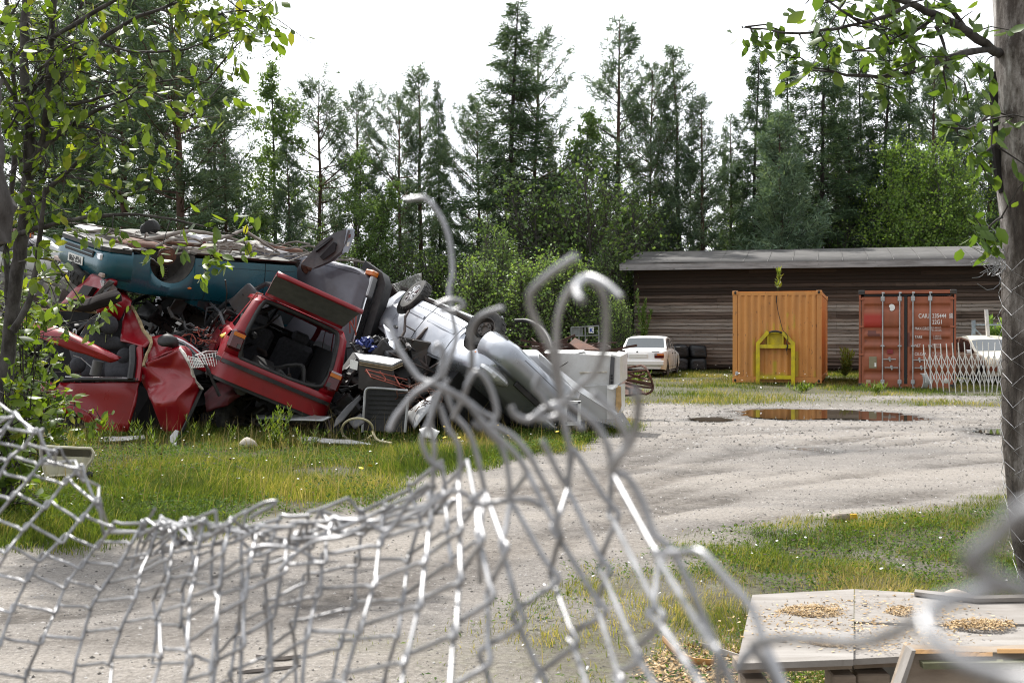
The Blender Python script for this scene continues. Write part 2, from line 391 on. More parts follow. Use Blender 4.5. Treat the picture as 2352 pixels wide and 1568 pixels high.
rk = mg.attr('rut'); col = mg.mix(mg.mix(1.0, rk, mg.ramp(mg.noise(9, 5), [(.3, (.35,)*3), (.6, (1,)*3)]), 'MULTIPLY'), col, mg.mix(1.0, col, (.36, .335, .315), 'MULTIPLY')); mg.set(color=col)
gob = np_mesh('ground', np.column_stack([gp, gz]), np.stack([ii, ii+1, ii+nx_+1, ii+nx_], 1), mg.m, smooth=True)
dp = dist_pud(gp)+(fbm(gp, 1.5, 31)-.5)*1.0
# a damp hollow on the track, and the damp shore of the puddles
hol = np.exp(-(((gp-np.array([G(1920, 1027).x, G(1920, 1027).y]))/np.array([1.9, .75]))**2).sum(1))*fbm(gp, 1.6, 35)*1.6
dark = np.clip((fbm(gp*np.array([1, 1]), .35, 37)-.52)*3, 0, 1)*np.clip((gp[:, 1]-17)/4, 0, 1)*.6
wetv = np.clip(np.maximum(np.clip(.95-dp/.75, 0, 1), np.maximum(hol, dark)), 0, 1)
for nm, arr in (('grass', np.clip(np.maximum(np.maximum(l_, r_), f_), 0, 1)), ('wet', wetv), ('rut', rut_mask(gp).astype(np.float32))):
    a = gob.data.attributes.new(nm, 'FLOAT', 'POINT'); a.data.foreach_set('value', arr.astype(np.float32))
tag(gob, kind='structure')
mw = NT('puddle_water'); mw.set(color=(.035, .027, .016), rough=.03, spec=.9); mw.bump(mw.noise(7, 2), .02, .004)
for poly, lab in ((PUD, 'p'), (PUD2, 'q'), (PUD3, 'r')):
    c = poly.mean(0); q = []
    for i in range(len(poly)):
        a, b = poly[i], poly[(i+1) % len(poly)]
        for t in np.arange(0, 1, .07): q.append(a+(b-a)*t)
    q = np.array(q); d = q-c; q = c+d*(1.0+.42*(fbm(q, 2.6, 51)-.5)+.22*(fbm(q, 9.0, 52)-.5))[:, None]
    m = MB(); m.add([(x, y, .004) for x, y in q], [list(range(len(q)))])
    tag(m.build('puddle', mw.m, clean=False, origin=(c[0], c[1], 0)), kind='structure')
# ------------------------------------------------------------------ grass (nobody could count it)
def grass_field(name, label, n, box, mask, hmin, hmax, wd, mat, seed, pile=False, lean=1.0, hf=.7):
    g = np.random.default_rng(seed); p = g.uniform(box[0], box[1], (n, 2)); k = mask(p)
    d = fbm(p, hf, seed+3); keep = g.random(n) < k*np.clip((d-.30)*3.2, 0.05, 1); p = p[keep]; k = k[keep]; d = d[keep]; n = len(p)
    z = ground_z(p); h = (hmin+(hmax-hmin)*g.random(n)**1.6)*(.45+.55*k)*(.4+1.2*d)
    az = g.normal(0, .9, n)+fbm(p, 1.6, seed+5)*12; ln = g.uniform(.05, lean, n)*h; top = np.stack([np.cos(az)*ln, np.sin(az)*ln, h], 1)
    mid = top*np.array([.35, .35, .6]); b = np.column_stack([p, z-.01]); fa = g.uniform(0, np.pi, n); s = np.stack([np.cos(fa), np.sin(fa), 0*fa], 1)*(wd*g.uniform(.6, 1.3, n))[:, None]
    V = np.stack([b-s, b+s, b+mid+s*.75, b+mid-s*.75, b+top], 1).reshape(-1, 3); i = np.arange(n)[:, None]*5
    F = np.concatenate([i+np.array([[0, 1, 2]]), i+np.array([[0, 2, 3]]), i+np.array([[3, 2, 4]])], 0)
    t = np.clip(g.normal(.45, .2, n)+(fbm(p, .8, seed+9)-.5)*1.3+(fbm(p, 3.5, seed+19)-.5)*.5, 0, 1)
    o = np_mesh(name, V, F, mat, rnd=np.repeat(t, 5)); return tag(o, label, 'grass', kind='stuff')
gm = leaf_mat('grass_blades', [(0, (.055, .09, .02)), (.35, (.115, .16, .032)), (.6, (.20, .21, .052)), (.85, (.33, .29, .12)), (1, (.42, .34, .18))], .5, .7, .12)
def vis(p):   # inside the picture's ground wedge
    return (np.abs(p[:, 0]) < p[:, 1]*.46+.6)
straw = leaf_mat('dry_stalks', [(0, (.20, .15, .07)), (.5, (.32, .26, .13)), (1, (.42, .36, .22))], .3, .8, .1)
grass_field('dry_stalks', 'thin dry flower stalks standing in the meadow strip', 9000, ((-9, 7.6), (4.5, 19.5)), lambda p: ground_masks(p)[0]*vis(p), .18, .48, .0022, straw, 17, lean=.6, hf=.9)
grass_field('dry_stalks', 'thin dry stalks standing in the near right turf', 3500, ((-1, 4.3), (6.5, 11.5)), lambda p: ground_masks(p)[1]*vis(p), .06, .22, .0014, straw, 18, lean=.6, hf=1.4)
def inb(px): return lambda p: px

grass_field('grass', 'meadow grass on the strip in front of the wreck heap', 560000, ((-9, 7.6), (4.5, 19.5)), lambda p: ground_masks(p)[0]*vis(p), .02, .16, .0034, gm, 11)
grass_field('grass', 'short turf at the near right edge of the gravel', 460000, ((-1, 4.3), (6.5, 11.5)), lambda p: ground_masks(p)[1]*vis(p), .015, .085, .0022, gm, 12, hf=1.6)
grass_field('grass', 'rough grass along the shed and containers', 360000, ((-18, 22), (19, 46)), lambda p: ground_masks(p)[2]*vis(p), .02, .13, .006, gm, 13)
def herb_field(name, label, n, box, mask, size, hmax, mat, seed):
    g = np.random.default_rng(seed); p = g.uniform(box[0], box[1], (n, 2)); keep = g.random(n) < mask(p)*np.clip((fbm(p, 1.1, seed)-.38)*4, 0, 1); p = p[keep]; n = len(p)
    z = ground_z(p)+g.uniform(.0, hmax, n)*np.clip(fbm(p, .9, seed)*1.4, 0, 1); az = g.uniform(0, 2*np.pi, n); el = g.uniform(-.3, .9, n)
    d = np.stack([np.cos(az)*np.cos(el), np.sin(az)*np.cos(el), np.sin(el)], 1); s = vnorm(np.cross(d, g.normal(0, .35, (n, 3))+np.array([0, 0, 1.])))
    V, F = blades(np.column_stack([p, z]), d, s, size*g.uniform(.6, 1.4, n), size*.55*g.uniform(.6, 1.2, n), g.uniform(-.15, .15, n))
    return tag(np_mesh(name, V, F, mat, rnd=np.repeat(np.clip(g.normal(.4, .25, n), 0, 1), 4)), label, 'ground cover', kind='stuff')
hm = leaf_mat('herb_leaves', [(0, (.035, .075, .016)), (.5, (.085, .15, .026)), (1, (.19, .23, .05))], .42, .75, .12)
herb_field('ground_cover', 'low leafy herbs among the grass left of the track', 200000, ((-8, 8.5), (2.5, 18.5)), lambda p: ground_masks(p)[0]*vis(p), .034, .15, hm, 15)
herb_field('ground_cover', 'clover and yarrow leaves in the near right turf', 60000, ((-.5, 4.3), (5.5, 9.5)), lambda p: ground_masks(p)[1]*vis(p), .028, .07, hm, 16)
def flowers(name, label, n, box, mask, size, hh, mat, seed, stem=True):
    g = np.random.default_rng(seed); p = g.uniform(box[0], box[1], (n, 2)); keep = g.random(n) < mask(p)*np.clip((fbm(p, .7, seed)-.3)*2.2, 0, 1); p = p[keep]; n = len(p)
    z = ground_z(p)+hh*g.uniform(.5, 1.1, n); c = np.column_stack([p, z]); V = []; 
    r = size*g.uniform(.6, 1.3, n); tilt = g.normal(0, .3, (n, 2))
    for k in range(6):
        a = k*np.pi/3; dx, dy = np.cos(a)*r, np.sin(a)*r; V.append(np.stack([c[:, 0]+dx, c[:, 1]+dy, c[:, 2]+dx*tilt[:, 0]+dy*tilt[:, 1]], 1))
    V.append(c+np.array([0, 0, size*.5])); V = np.stack(V, 1).reshape(-1, 3); i = np.arange(n)[:, None]*7
    F = np.concatenate([i+np.array([[k, (k+1) % 6, 6]]) for k in range(6)], 0)
    o = np_mesh(name, V, F, mat); return tag(o, label, 'flowers', kind='stuff')
fw = dull('yarrow_white', (.72, .72, .70), .8, .1); fy = dull('dandelion_yellow', (.75, .52, .02), .7, .1); fb = dull('clover_brown', (.045, .024, .018), .9, .2)
flowers('white_flowers', 'small white yarrow heads in the grass', 700, ((-7, 9), (4, 18)), lambda p: ground_masks(p)[0]*vis(p), .011, .22, fw, 21)
flowers('white_flowers', 'white yarrow heads in the near right turf', 160, ((0, 4.3), (4.2, 10)), lambda p: ground_masks(p)[1]*vis(p), .009, .09, fw, 22)
flowers('yellow_flowers', 'yellow hawkbit flowers in the grass', 160, ((-2, 9), (4.5, 17.5)), lambda p: ground_masks(p)[0]*vis(p), .022, .3, fy, 23)
flowers('clover_heads', 'dry brown clover heads in the near right turf', 900, ((.3, 5), (4.2, 9.5)), lambda p: ground_masks(p)[1]*vis(p), .009, .14, fb, 24)
flowers('clover_heads', 'dry brown clover heads in the meadow strip', 1200, ((-6, 8.5), (2.5, 13)), lambda p: ground_masks(p)[0]*vis(p), .010, .2, fb, 25)
flowers('white_flowers', 'white flower heads in the grass by the containers', 300, ((2, 25), (19, 40)), lambda p: ground_masks(p)[2]*vis(p), .018, .42, fw, 26)
# loose stones and twigs lying on the gravel
def stones(name, label, n, box, smin, smax, seed, mat, mask):
    g = np.random.default_rng(seed); p = g.uniform(box[0], box[1], (n, 2)); keep = g.random(n) < mask(p); p = p[keep]; n = len(p)
    z = ground_z(p); s = smin+(smax-smin)*g.random(n)**4; o = np.array([[1, 0, 0], [0, 1, 0], [-1, 0, 0], [0, -1, 0], [0, 0, .7], [0, 0, -.4]])
    V = (np.column_stack([p, z])[:, None]+o[None]*s[:, None, None]*g.uniform(.6, 1.3, (n, 6, 1))*g.uniform(.7, 1.2, (n, 1, 3))).reshape(-1, 3)
    i = np.arange(n)[:, None]*6; F = np.concatenate([i+np.array([t]) for t in ([0, 1, 4], [1, 2, 4], [2, 3, 4], [3, 0, 4])], 0)
    return tag(np_mesh(name, V, F, mat, rnd=np.repeat(g.random(n), 6)), label, 'gravel', kind='stuff')
sm = leaf_mat('stones', [(0, (.04, .037, .034)), (.5, (.15, .14, .13)), (1, (.36, .345, .33))], 0, .95, .1)
stones('gravel', 'loose stones on the sandy track', 60000, ((-5, 4.2), (10, 16)), .003, .014, 31, sm, lambda p: (1-.7*np.maximum(ground_masks(p)[0], ground_masks(p)[1]))*vis(p))
stones('gravel', 'loose stones on the far yard', 25000, ((0, 15), (14, 27)), .006, .032, 32, sm, lambda p: (1-np.maximum(ground_masks(p)[0], ground_masks(p)[2]))*vis(p))
# ================================================================== SHED
BLACK = dull('black_rubber', (.012, .012, .012), .65); DARK = dull('dark_metal', (.03, .03, .03), .5, .4, 5, (.06, .035, .02))
GALV = dull('galvanised', (.42, .43, .44), .42, .2, 14, (.25, .24, .22), .3, metal=.55)
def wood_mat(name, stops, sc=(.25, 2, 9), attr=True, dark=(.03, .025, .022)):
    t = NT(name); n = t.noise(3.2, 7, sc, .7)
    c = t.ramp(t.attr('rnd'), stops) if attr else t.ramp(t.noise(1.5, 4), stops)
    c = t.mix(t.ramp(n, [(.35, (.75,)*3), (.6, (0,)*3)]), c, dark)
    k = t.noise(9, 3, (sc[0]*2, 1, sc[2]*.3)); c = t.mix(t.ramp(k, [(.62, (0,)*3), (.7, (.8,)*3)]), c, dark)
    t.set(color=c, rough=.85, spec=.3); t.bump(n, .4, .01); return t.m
shed = thing('wooden_shed', 'long weathered plank shed with a low grey felt roof behind the containers', 'shed', (4.78, 45.9, 0), yaw(-14.5))
g = np.random.default_rng(3); V, Fc, rn = [], [], []; LEN = 19.0; z = .12; nb = 0
while z < 4.0:
    hgt = g.uniform(.115, .15); x = 0.0; rowt = g.normal(.70, .28); last = g.uniform(0, 1)
    while x < LEN-.05:
        ln = min(g.choice([3.2, 4.4, 5.3]), LEN-x); ln = LEN-x if LEN-x-ln < .7 else ln; n = max(3, int(ln/.22)); xs = np.linspace(x+.004, x+ln-.004, n)
        wob = np.array([noise.noise(Vector((q*1.3, z*9, 2))) for q in xs])*.02; tw = g.uniform(-.006, .006); r = np.clip(rowt+g.normal(0, .07)-.55*np.clip((z-1.7)/1.3, 0, 1)-.25*np.clip((z-2.9)/.8, 0, 1), 0, 1)  # weathering tone, with eave shade put into the upper boards' colour
        b = len(V)
        for q, ww in zip(xs, wob):
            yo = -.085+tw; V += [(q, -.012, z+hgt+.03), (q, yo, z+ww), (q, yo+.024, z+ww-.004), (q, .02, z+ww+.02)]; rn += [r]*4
        for i in range(n-1):
            for k in range(3): Fc.append((b+i*4+k, b+i*4+k+1, b+i*4+4+k+1, b+i*4+4+k))
        x += ln
    z += hgt
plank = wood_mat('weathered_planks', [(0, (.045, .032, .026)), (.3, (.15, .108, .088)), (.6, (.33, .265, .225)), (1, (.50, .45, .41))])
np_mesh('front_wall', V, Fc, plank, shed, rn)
m = MB(); m.box((LEN/2, 3.2, 1.95), (LEN-.1, 6.2, 3.9))
for k in range(30): m.box((-.02, 3.2, .2+k*.125), (.05, 6.3, .11))
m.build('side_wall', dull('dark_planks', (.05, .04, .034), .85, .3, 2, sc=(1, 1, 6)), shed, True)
m = MB(); rows = []
for i in range(60):
    x = -.42+(LEN+.8)*i/59; sag = .03*noise.noise(Vector((x*.35, 0, 0)))+.02*math.sin(x*.55)
    rows.append([(x, -.86, 4.10+sag), (x, 1.4, 4.47+sag*.6), (x, 3.75, 4.86), (x, 5.6, 4.6), (x, 7.3, 4.25)])
m.grid(rows); roofm = NT('roof_felt'); n1 = roofm.noise(1.2, 7); n2 = roofm.noise(7, 6)
rc = roofm.ramp(n1, [(.3, (.05, .047, .045)), (.7, (.095, .09, .087))]); rc = roofm.mix(roofm.ramp(n2, [(.55, (0,)*3), (.75, (.5,)*3)]), rc, (.07, .075, .05))
roofm.set(color=rc, rough=.8); roofm.bump(n2, .3); ro = m.build('roof', roofm.m, shed, True, smooth=30, solid=.03)
m = MB()
for i in range(22):
    x = -.3+i*.90; m.tube([(x, -.84, 4.115), (x+.03, 1.4, 4.49), (x, 3.72, 4.875)], .018, 4)
m.build('roof_seam', roofm.m, ro)
fasc = wood_mat('grey_fascia', [(0, (.27, .265, .27)), (1, (.38, .375, .38))], (.3, 1, 3), False, (.12, .115, .11))
m = MB(); m.box((LEN/2-.02, -.89, 3.955), (LEN+.84, .035, .20)); m.build('fascia', fasc, shed, True)
m = MB(); m.box((LEN/2-.02, -.87, 4.075), (LEN+.86, .06, .05)); m.build('eave_board', dull('eave_board', (.2, .195, .19), .8, .3, 3), shed, True)
m = MB()
for s in (0, 1): m.prism([(-.44, -.88, 3.86), (-.44, 3.75, 4.63), (-.44, 7.3, 4.02), (-.44, 7.3, 4.24), (-.44, 3.75, 4.85), (-.44, -.88, 4.09)], (.03, 0, 0))
m.build('barge_board', fasc, shed, True)
m = MB()
for i in range(20): m.box((.1+i*.98, -.43, 3.93+.07), (.06, .82, .12))
m.build('rafter', dull('rafters', (.06, .05, .042), .85), shed, True)
# ================================================================== CONTAINERS
def corrug(x0, x1, z0, z1, per, dep, nz, fl=.36, sl=.14):
    """vertical trapezoid corrugation at y=0 (ridges) / y=dep, returns rows over z"""
    xs = []; x = x0
    while x < x1-1e-6:
        for a, d in ((0, dep), (per*sl, 0), (per*(sl+fl), 0), (per*(2*sl+fl), dep), (per*.999, dep)):
            if x+a <= x1: xs.append((x+a, d))
        x += per
    xs.append((x1, dep)); zs = np.linspace(z0, z1, nz)
    return [[(a, d, zz) for a, d in xs] for zz in zs]
def casting(m, x, y, z, s=.16, h=.12):
    m.box((x, y, z), (s, s, h), bev=.012)
yc = thing('shipping_container', 'orange corrugated container with a yellow green hook frame on its end', 'container', (6.25, 33.3, .05), yaw(-16.5))
t = NT('orange_paint'); n = t.noise(1.6, 7); n2 = t.noise(16, 6, (1, 1, .4)); oc = t.ramp(n, [(.3, (.56, .235, .055)), (.7, (.64, .285, .075))])
oc = t.mix(t.attr('rnd'), oc, (.52, .45, .01)); oc = t.mix(t.ramp(n2, [(.61, (0,)*3), (.70, (.9,)*3)]), oc, (.12, .055, .03))
gr = t.noise(.9, 6, (4, 4, .5)); oc = t.mix(t.ramp(gr, [(.45, (0,)*3), (.75, (.6,)*3)]), oc, (.34, .17, .07))
t.set(color=oc, rough=.5); ORANGE = t.m
YG = dull('yellow_green_paint', (.62, .50, .008), .5, .14, 5, (.25, .18, .05), .3)
rows = corrug(.13, 2.31, .18, 2.46, .186, .032, 60)
rects = [(1.52, 1.63, 1.25, 1.93), (1.71, 1.81, .15, 1.94), (.97, 1.06, 1.38, 1.66), (1.14, 1.23, 1.38, 1.68), (1.33, 1.43, 1.38, 1.62), (.59, .70, 0, 1.24), (1.66, 1.78, 0, 1.2), (1.12, 1.23, .2, .62), (.98, 1.05, .95, 1.25), (.77, 1.62, .18, .26), (2.22, 2.29, .18, .34), (.86, .98, 1.0, 1.5), (1.14, 1.22, .85, 1.05)]
V = np.array([p for r in rows for p in r]); nC = len(rows[0]); nR = len(rows)
def inrect(p):
    v = 0
    for a, b, c, d in rects:
        e = .035; jx = .03*(noise.noise(Vector((p[0]*7, p[2]*5, a*9))))
        v = max(v, min(np.clip((min(p[0]-a, b-p[0])+e*.3+jx)/e, 0, 1), np.clip((min(p[2]-c, d-p[2])+.05+jx*2)/.10, 0, 1)))
    return v*(.75+.35*noise.noise(Vector((p[0]*9, 1, p[2]*4))))
rn = [float(np.clip(inrect(p), 0, 1)) if p[1] < .02 or p[2] < .9 else 0.0 for p in V]
F4 = [(i*nC+k, i*nC+k+1, (i+1)*nC+k+1, (i+1)*nC+k) for i in range(nR-1) for k in range(nC-1)]
np_mesh('end_wall', V, F4, ORANGE, yc, rn)
def side_panel(name, x, par, mat, ln=6.06, sgn=1, hh=2.59):
    rows = corrug(.15, ln-.15, .17, hh-.13, .276, .036, 4); m = MB()
    m.grid([[(x+sgn*d, a, zz) for a, d, zz in r] for r in rows]); return m.build(name, mat, par, True)
side_panel('side_wall', 2.425, yc, ORANGE, sgn=-1); side_panel('side_wall', .015, yc, ORANGE)
m = MB(); m.box((1.22, 3.03, 2.56), (2.36, 5.9, .03)); m.box((1.22, 6.04, 1.3), (2.3, .03, 2.5)); m.build('roof', ORANGE, yc, True)
m = MB()
for x in (.065, 2.375):
    for y in (.065, 5.995): m.box((x, y, 1.295), (.13, .13, 2.35))
for x in (.04, 2.40): m.box((x, 3.03, .11), (.075, 5.9, .14)); m.box((x, 3.03, 2.52), (.07, 5.9, .09))
for y in (.04, 6.02): m.box((1.22, y, .095), (2.2, .08, .16)); m.box((1.22, y, 2.51), (2.2, .075, .10))
m.build('frame', ORANGE, yc, True)
for x in (.07, 2.37):
    for y in (.07, 5.99):
        for z in (.06, 2.53):
            m = MB(); casting(m, x, y-.006 if y < 1 else y+.006, z); cc = m.build('corner_casting', ORANGE, yc, True)
            if y < 1: m = MB(); m.ball((x+(.005 if x < 1 else -.005), -.024, z+.01), (.032, .006, .045), 12, 6); m.build('casting_hole', BLACK, cc, True)
m = MB(); m.box((1.22, 3.0, -.03), (2.2, 5.8, .12)); m.build('underframe', DARK, yc, True)
hk = MB(); yf = -.17
def bar(m, a, b, wd, y0, y1):
    a = Vector((a[0], 0, a[1])); b = Vector((b[0], 0, b[1])); d = (b-a).normalized(); s = Vector((-d.z, 0, d.x))*wd/2; q = [a+s, b+s, b-s, a-s]
    m.prism([(p.x, y0, p.z) for p in q], (0, y1-y0, 0))
for x in (.715, 1.675): bar(hk, (x, -.04), (x, 1.14), .105, yf, yf+.13)
bar(hk, (.71, 1.11), (1.0, 1.44), .10, yf-.002, yf+.128); bar(hk, (1.685, 1.09), (1.40, 1.42), .10, yf-.002, yf+.128)
bar(hk, (.768, 1.03), (1.622, 1.03), .10, yf+.02, yf+.12); bar(hk, (.768, .17), (1.622, .17), .10, yf+.02, yf+.12); bar(hk, (1.0, 1.41), (1.40, 1.42), .045, yf+.01, yf+.12)
for x in (.99, 1.40): bar(hk, (x, 1.08), (x, 1.42), .03, yf+.03, yf+.15)
hk.box((1.195, -.02, 1.25), (.38, .02, .34)); hko = hk.build('hook_frame', YG, yc, True)
m = MB(); m.tube(chaikin([(1.0, yf+.03, 1.40), (1.1, yf, 1.45), (1.2, yf-.01, 1.455), (1.3, yf, 1.44), (1.40, yf+.03, 1.40)]), .028, 8); m.build('hook_bar', DARK, hko, True)
m = MB()
cp = chaikin([(1.215, -.03, 2.44), (1.22, -.04, 2.25), (1.26, -.05, 2.0), (1.33, -.06, 1.72), (1.40, -.15, 1.46), (1.48, yf-.02, 1.4), (1.55, yf-.03, 1.3), (1.52, yf-.03, 1.18), (1.50, yf-.03, 1.12), (1.54, yf-.03, 1.02), (1.50, yf-.02, .98), (1.52, yf, .8)])
m.tube(cp, .009, 5); m.tube([p for p in cp[-14:-4]], .022, 6); m.tube([(1.215, -.035, 2.44), (1.217, -.04, 2.25)], .014, 6)
tag(m.build('loose_cable', BLACK, None, False), None)
o = bpy.data.objects['loose_cable']; o.parent = yc; o.location = Vector(o.location); o.matrix_parent_inverse = Matrix()
m = MB(); m.ball((.12, -.012, .27), (.045, .006, .055), 10, 6).jitter(.012, 20); m.build('paper_scrap', dull('grey_paper', (.45, .45, .45), .8), yc, True)
# ---- brick red container
rcn = thing('shipping_container', 'brick red container with locked doors and white stencilled numbers', 'container', (9.23, 31.3, .0), yaw(-16.5))
def rx(v): return (v-1255)/942*2.44
def rz(v): return (1035-v)/885*2.59
t = NT('brick_red_paint'); n = t.noise(1.3, 7); n2 = t.noise(14, 6, (1, 1, .5)); oc = t.ramp(n, [(.3, (.26, .072, .032)), (.7, (.34, .10, .045))])
oc = t.mix(t.ramp(n2, [(.62, (0,)*3), (.75, (.6,)*3)]), oc, (.10, .035, .022)); gr = t.noise(.8, 6, (5, 5, .4)); oc = t.mix(t.ramp(gr, [(.5, (0,)*3), (.8, (.45,)*3)]), oc, (.14, .055, .033))
oc = t.mix(t.attr('red'), oc, (.38, .035, .022)); oc = t.mix(t.attr('rnd'), oc, (.085, .022, .02)); t.set(color=oc, rough=.5); BRICK = t.m
prof = [(212, 0), (255, 0), (270, 0), (292, .04), (320, .04), (345, 0), (472, 0), (492, .04), (520, .04), (548, 0), (568, 0), (590, .04), (618, .04), (645, 0), (665, 0), (690, .04), (718, .04), (745, 0), (868, 0), (892, .04), (915, .04), (945, 0), (1010, 0)]
for nm, xa, xb in (('door', 1284, 1698), ('door', 1732, 2166)):
    xs = np.linspace(xa, xb, 52); V = []; rd = []; dk = []
    for zy, d in [(p0[0]+(p1[0]-p0[0])*k/3, p0[1]+(p1[1]-p0[1])*k/3) for p0, p1 in zip(prof, prof[1:]) for k in range(3)]+[prof[-1]]:
        for x in xs:
            e = min(x-xa, xb-x); dd = d if e > 32 else (d*(e-22)/10 if e > 22 else 0); V.append((rx(x), dd, rz(zy)))
            jn = 4*noise.noise(Vector((x*.05, zy*.05, 0)))
            rd.append(1.0 if 1308 < x < 1482 and 347 < zy < 488 else 0.); dk.append(.8 if (1342 < x+jn < 1422 and 515 < zy+jn < 570) or (1420 < x < 1470 and 545 < zy+jn < 570) or (1715 < x < 1752 and 530 < zy < 660) else 0.)
    n = len(xs); nr = len(V)//n
    Fq = [(i*n+k, i*n+k+1, (i+1)*n+k+1, (i+1)*n+k) for i in range(nr-1) for k in range(n-1)]
    dob = np_mesh(nm, V, Fq, BRICK, rcn, dk); a = dob.data.attributes.new('red', 'FLOAT', 'POINT'); a.data.foreach_set('value', np.array(rd, np.float32))
m = MB()
for x in (.03, 2.41):
    for y in (.055, 6.0): m.box((x, y, 1.295), (.05, .11, 2.36))
m.box((1.22, .05, 2.537), (2.3, .11, .09)); m.box((1.22, .05, .06), (2.3, .11, .10)); m.box((1.22, 3.03, 2.57), (2.4, 5.9, .03)); m.box((1.22, 6.03, 1.3), (2.3, .04, 2.5))
for x in (.04, 2.40): m.box((x, 3.03, .11), (.075, 5.9, .14)); m.box((x, 3.03, 2.53), (.07, 5.9, .09))
m.build('frame', BRICK, rcn, True); side_panel('side_wall', .015, rcn, BRICK); side_panel('side_wall', 2.425, rcn, BRICK, sgn=-1)
for x in (.075, 2.365):
    for y in (.07, 5.99):
        for z in (.06, 2.53): m = MB(); casting(m, x, y-.012 if y < 1 else y+.01, z); m.build('corner_casting', DARK, rcn, True)
m = MB(); m.box((rx(1714), .012, rz(610)), (.072, .02, 2.36)); m.box((1.22, .012, rz(198)), (2.18, .02, .03))
for x in (1271, 2174): m.box((rx(x), .012, rz(610)), (.034, .02, 2.34))
m.build('gasket', BLACK, rcn, True)
for x in (1490, 1655, 1783, 1948):
    q = rx(x); m = MB(); m.tube([(q, -.035, rz(172)), (q, -.035, rz(1034))], .019, 10); rod = m.build('lock_rod', GALV, rcn, True, smooth=40)
    m = MB()
    for zz, hh, ww in ((230, .13, .10), (655, .045, .10), (978, .11, .10)): m.box((q, -.03, rz(zz)), (ww, .05, hh), bev=.01)
    for zz in (178, 1030): m.box((q+.012, -.04, rz(zz)), (.075, .055, .04), bev=.008)
    m.build('bracket', GALV, rod)
for xa, xb, zz in ((1495, 1620, 775), (1510, 1642, 850), (1785, 1905, 780), (1800, 1925, 850)):
    m = MB(); m.box((rx((xa+xb)/2), -.045, rz(zz)), (rx(xb)-rx(xa), .018, .028), bev=.006); m.box((rx((xa+xb)/2), -.04, rz(zz-6)), (.06, .05, .085), bev=.01); m.ball((rx((xa+xb)/2+4), -.055, rz(zz+14)), (.022, .018, .03), 10, 6); m.build('door_handle', GALV, rcn, True)
for x in (1285, 2160):
    for zz in (232, 482, 735): m = MB(); m.box((rx(x), -.01, rz(zz)), (.115, .03, .05), bev=.008); m.build('hinge', BRICK, rcn, True)
WHITE = dull('white_stencil', (.78, .78, .76), .6, .08, 20); CREAMP = dull('tan_plate', (.24, .21, .13), .5, .1)
MX = Matrix.Rotation(math.pi/2, 4, 'X')
def stencil(s, zx, zy, cap, sx, bold=.0, y=-.004): text_mesh(s, cap/885*2.59/.70, 'lettering', WHITE, rcn, Matrix.Translation((rx(zx), y, rz(zy))) @ MX, bold=bold, sx=sx)
stencil('CAIU', 1836, 403, 38, .74, .001); stencil('235444', 1966, 403, 38, .74, .001); stencil('8', 2139, 401, 34, .7, .001); stencil('22G1', 1967, 457, 37, .74, .001)
for s, y1, a, y2, b, y3, dx in (('MAX.GROSS', 510, '30.480 KG', 499, '67.200 LBS', 521, 0), ('TARE', 586, '2.200 KG', 573, '4.850 LBS', 595, 11), ('NET', 663, '28.280 KG', 648, '62.350 LBS', 670, 0), ('CU.CAP.', 738, '33.1 CU.M.', 724, '1.170 CU.FT.', 747, 0)):
    stencil(s, 1800, y1, 26, .74, 0); stencil(a, 1966+dx, y2, 15.5, .8, -.001); stencil(b, 1966+dx, y3, 15.5, .8, -.001)
m = MB()
for a, b in (((2133, 364), (2162, 364)), ((2133, 406), (2162, 406)), ((2133, 364), (2133, 406)), ((2162, 364), (2162, 406))): m.tube([(rx(a[0]), -.004, rz(a[1])), (rx(b[0]), -.004, rz(b[1]))], .005, 4)
m.build('number_box', WHITE, rcn, True)
m = MB(); pts = []
for k in range(26):
    an = 2*math.pi*k/26; r = .082*(1-.45*max(0, math.cos(an-3.4))**8+.05*noise.noise(Vector((k, 0, 0)))); pts.append((rx(1578)+r*math.cos(an), .038 if 0 else -.004, rz(308)+r*1.1*math.sin(an)))
m.prism(pts, (0, .003, 0)); m.build('round_sticker', WHITE, rcn, True, clean=False)
m = MB(); m.box((rx(1395), -.006, rz(804)), (.195, .012, .31), bev=.004); pl = m.build('document_plate', CREAMP, rcn, True); m = MB(); m.box((rx(1420), -.013, rz(825)), (.045, .004, .1)); m.build('paper_label', WHITE, pl)
m = MB(); m.box((rx(1563), -.004, rz(705)), (.145, .006, .12)); m.build('warning_sticker', dull('red_sticker', (.22, .02, .025), .5), rcn, True)
m = MB(); m.box((rx(1350), -.004, rz(978)), (.12, .004, .1)); m.jitter(.01, 9); m.build('worn_sticker', dull('tan_sticker', (.42, .3, .2), .7, .5, 20), rcn, True)
# ================================================================== SMALL THINGS ROUND THE SHED
BAG = NT('black_film'); BAG.set(color=(.012, .012, .014), rough=.38, spec=.5); BAG.bump(BAG.noise(9, 6, (1, 1, 2.5)), .9, .03)
def bag(lab, x, y, bw, z0, hh, Y=44.75, seed=0):
    c = P(x, y, Y); m = MB(); m.ball((c.x, Y, z0+hh/2), (bw/2, bw/2, hh/2), 28, 18)
    for v in m.v:
        dx, dy, dz = (v.x-c.x)/(bw*.5), (v.y-Y)/(bw*.5), (v.z-z0-hh/2)/(hh*.5); q = max(1e-6, (abs(dx)**5+abs(dy)**5+abs(dz)**5)**.2); k_ = 1/q; v.x, v.y, v.z = c.x+dx*k_*bw*.5, Y+dy*k_*bw*.5, z0+hh/2+dz*k_*hh*.5; v += noise.noise_vector(v*3.2+Vector((seed, 0, 0)))*.035
    tag(m.build('silage_bale', BAG.m, smooth=60), lab, 'bale', 'black wrapped bales against the shed')
bag('upper black plastic wrapped bale beside the white saloon', 1560, 800, .66, .50, .52, seed=1)
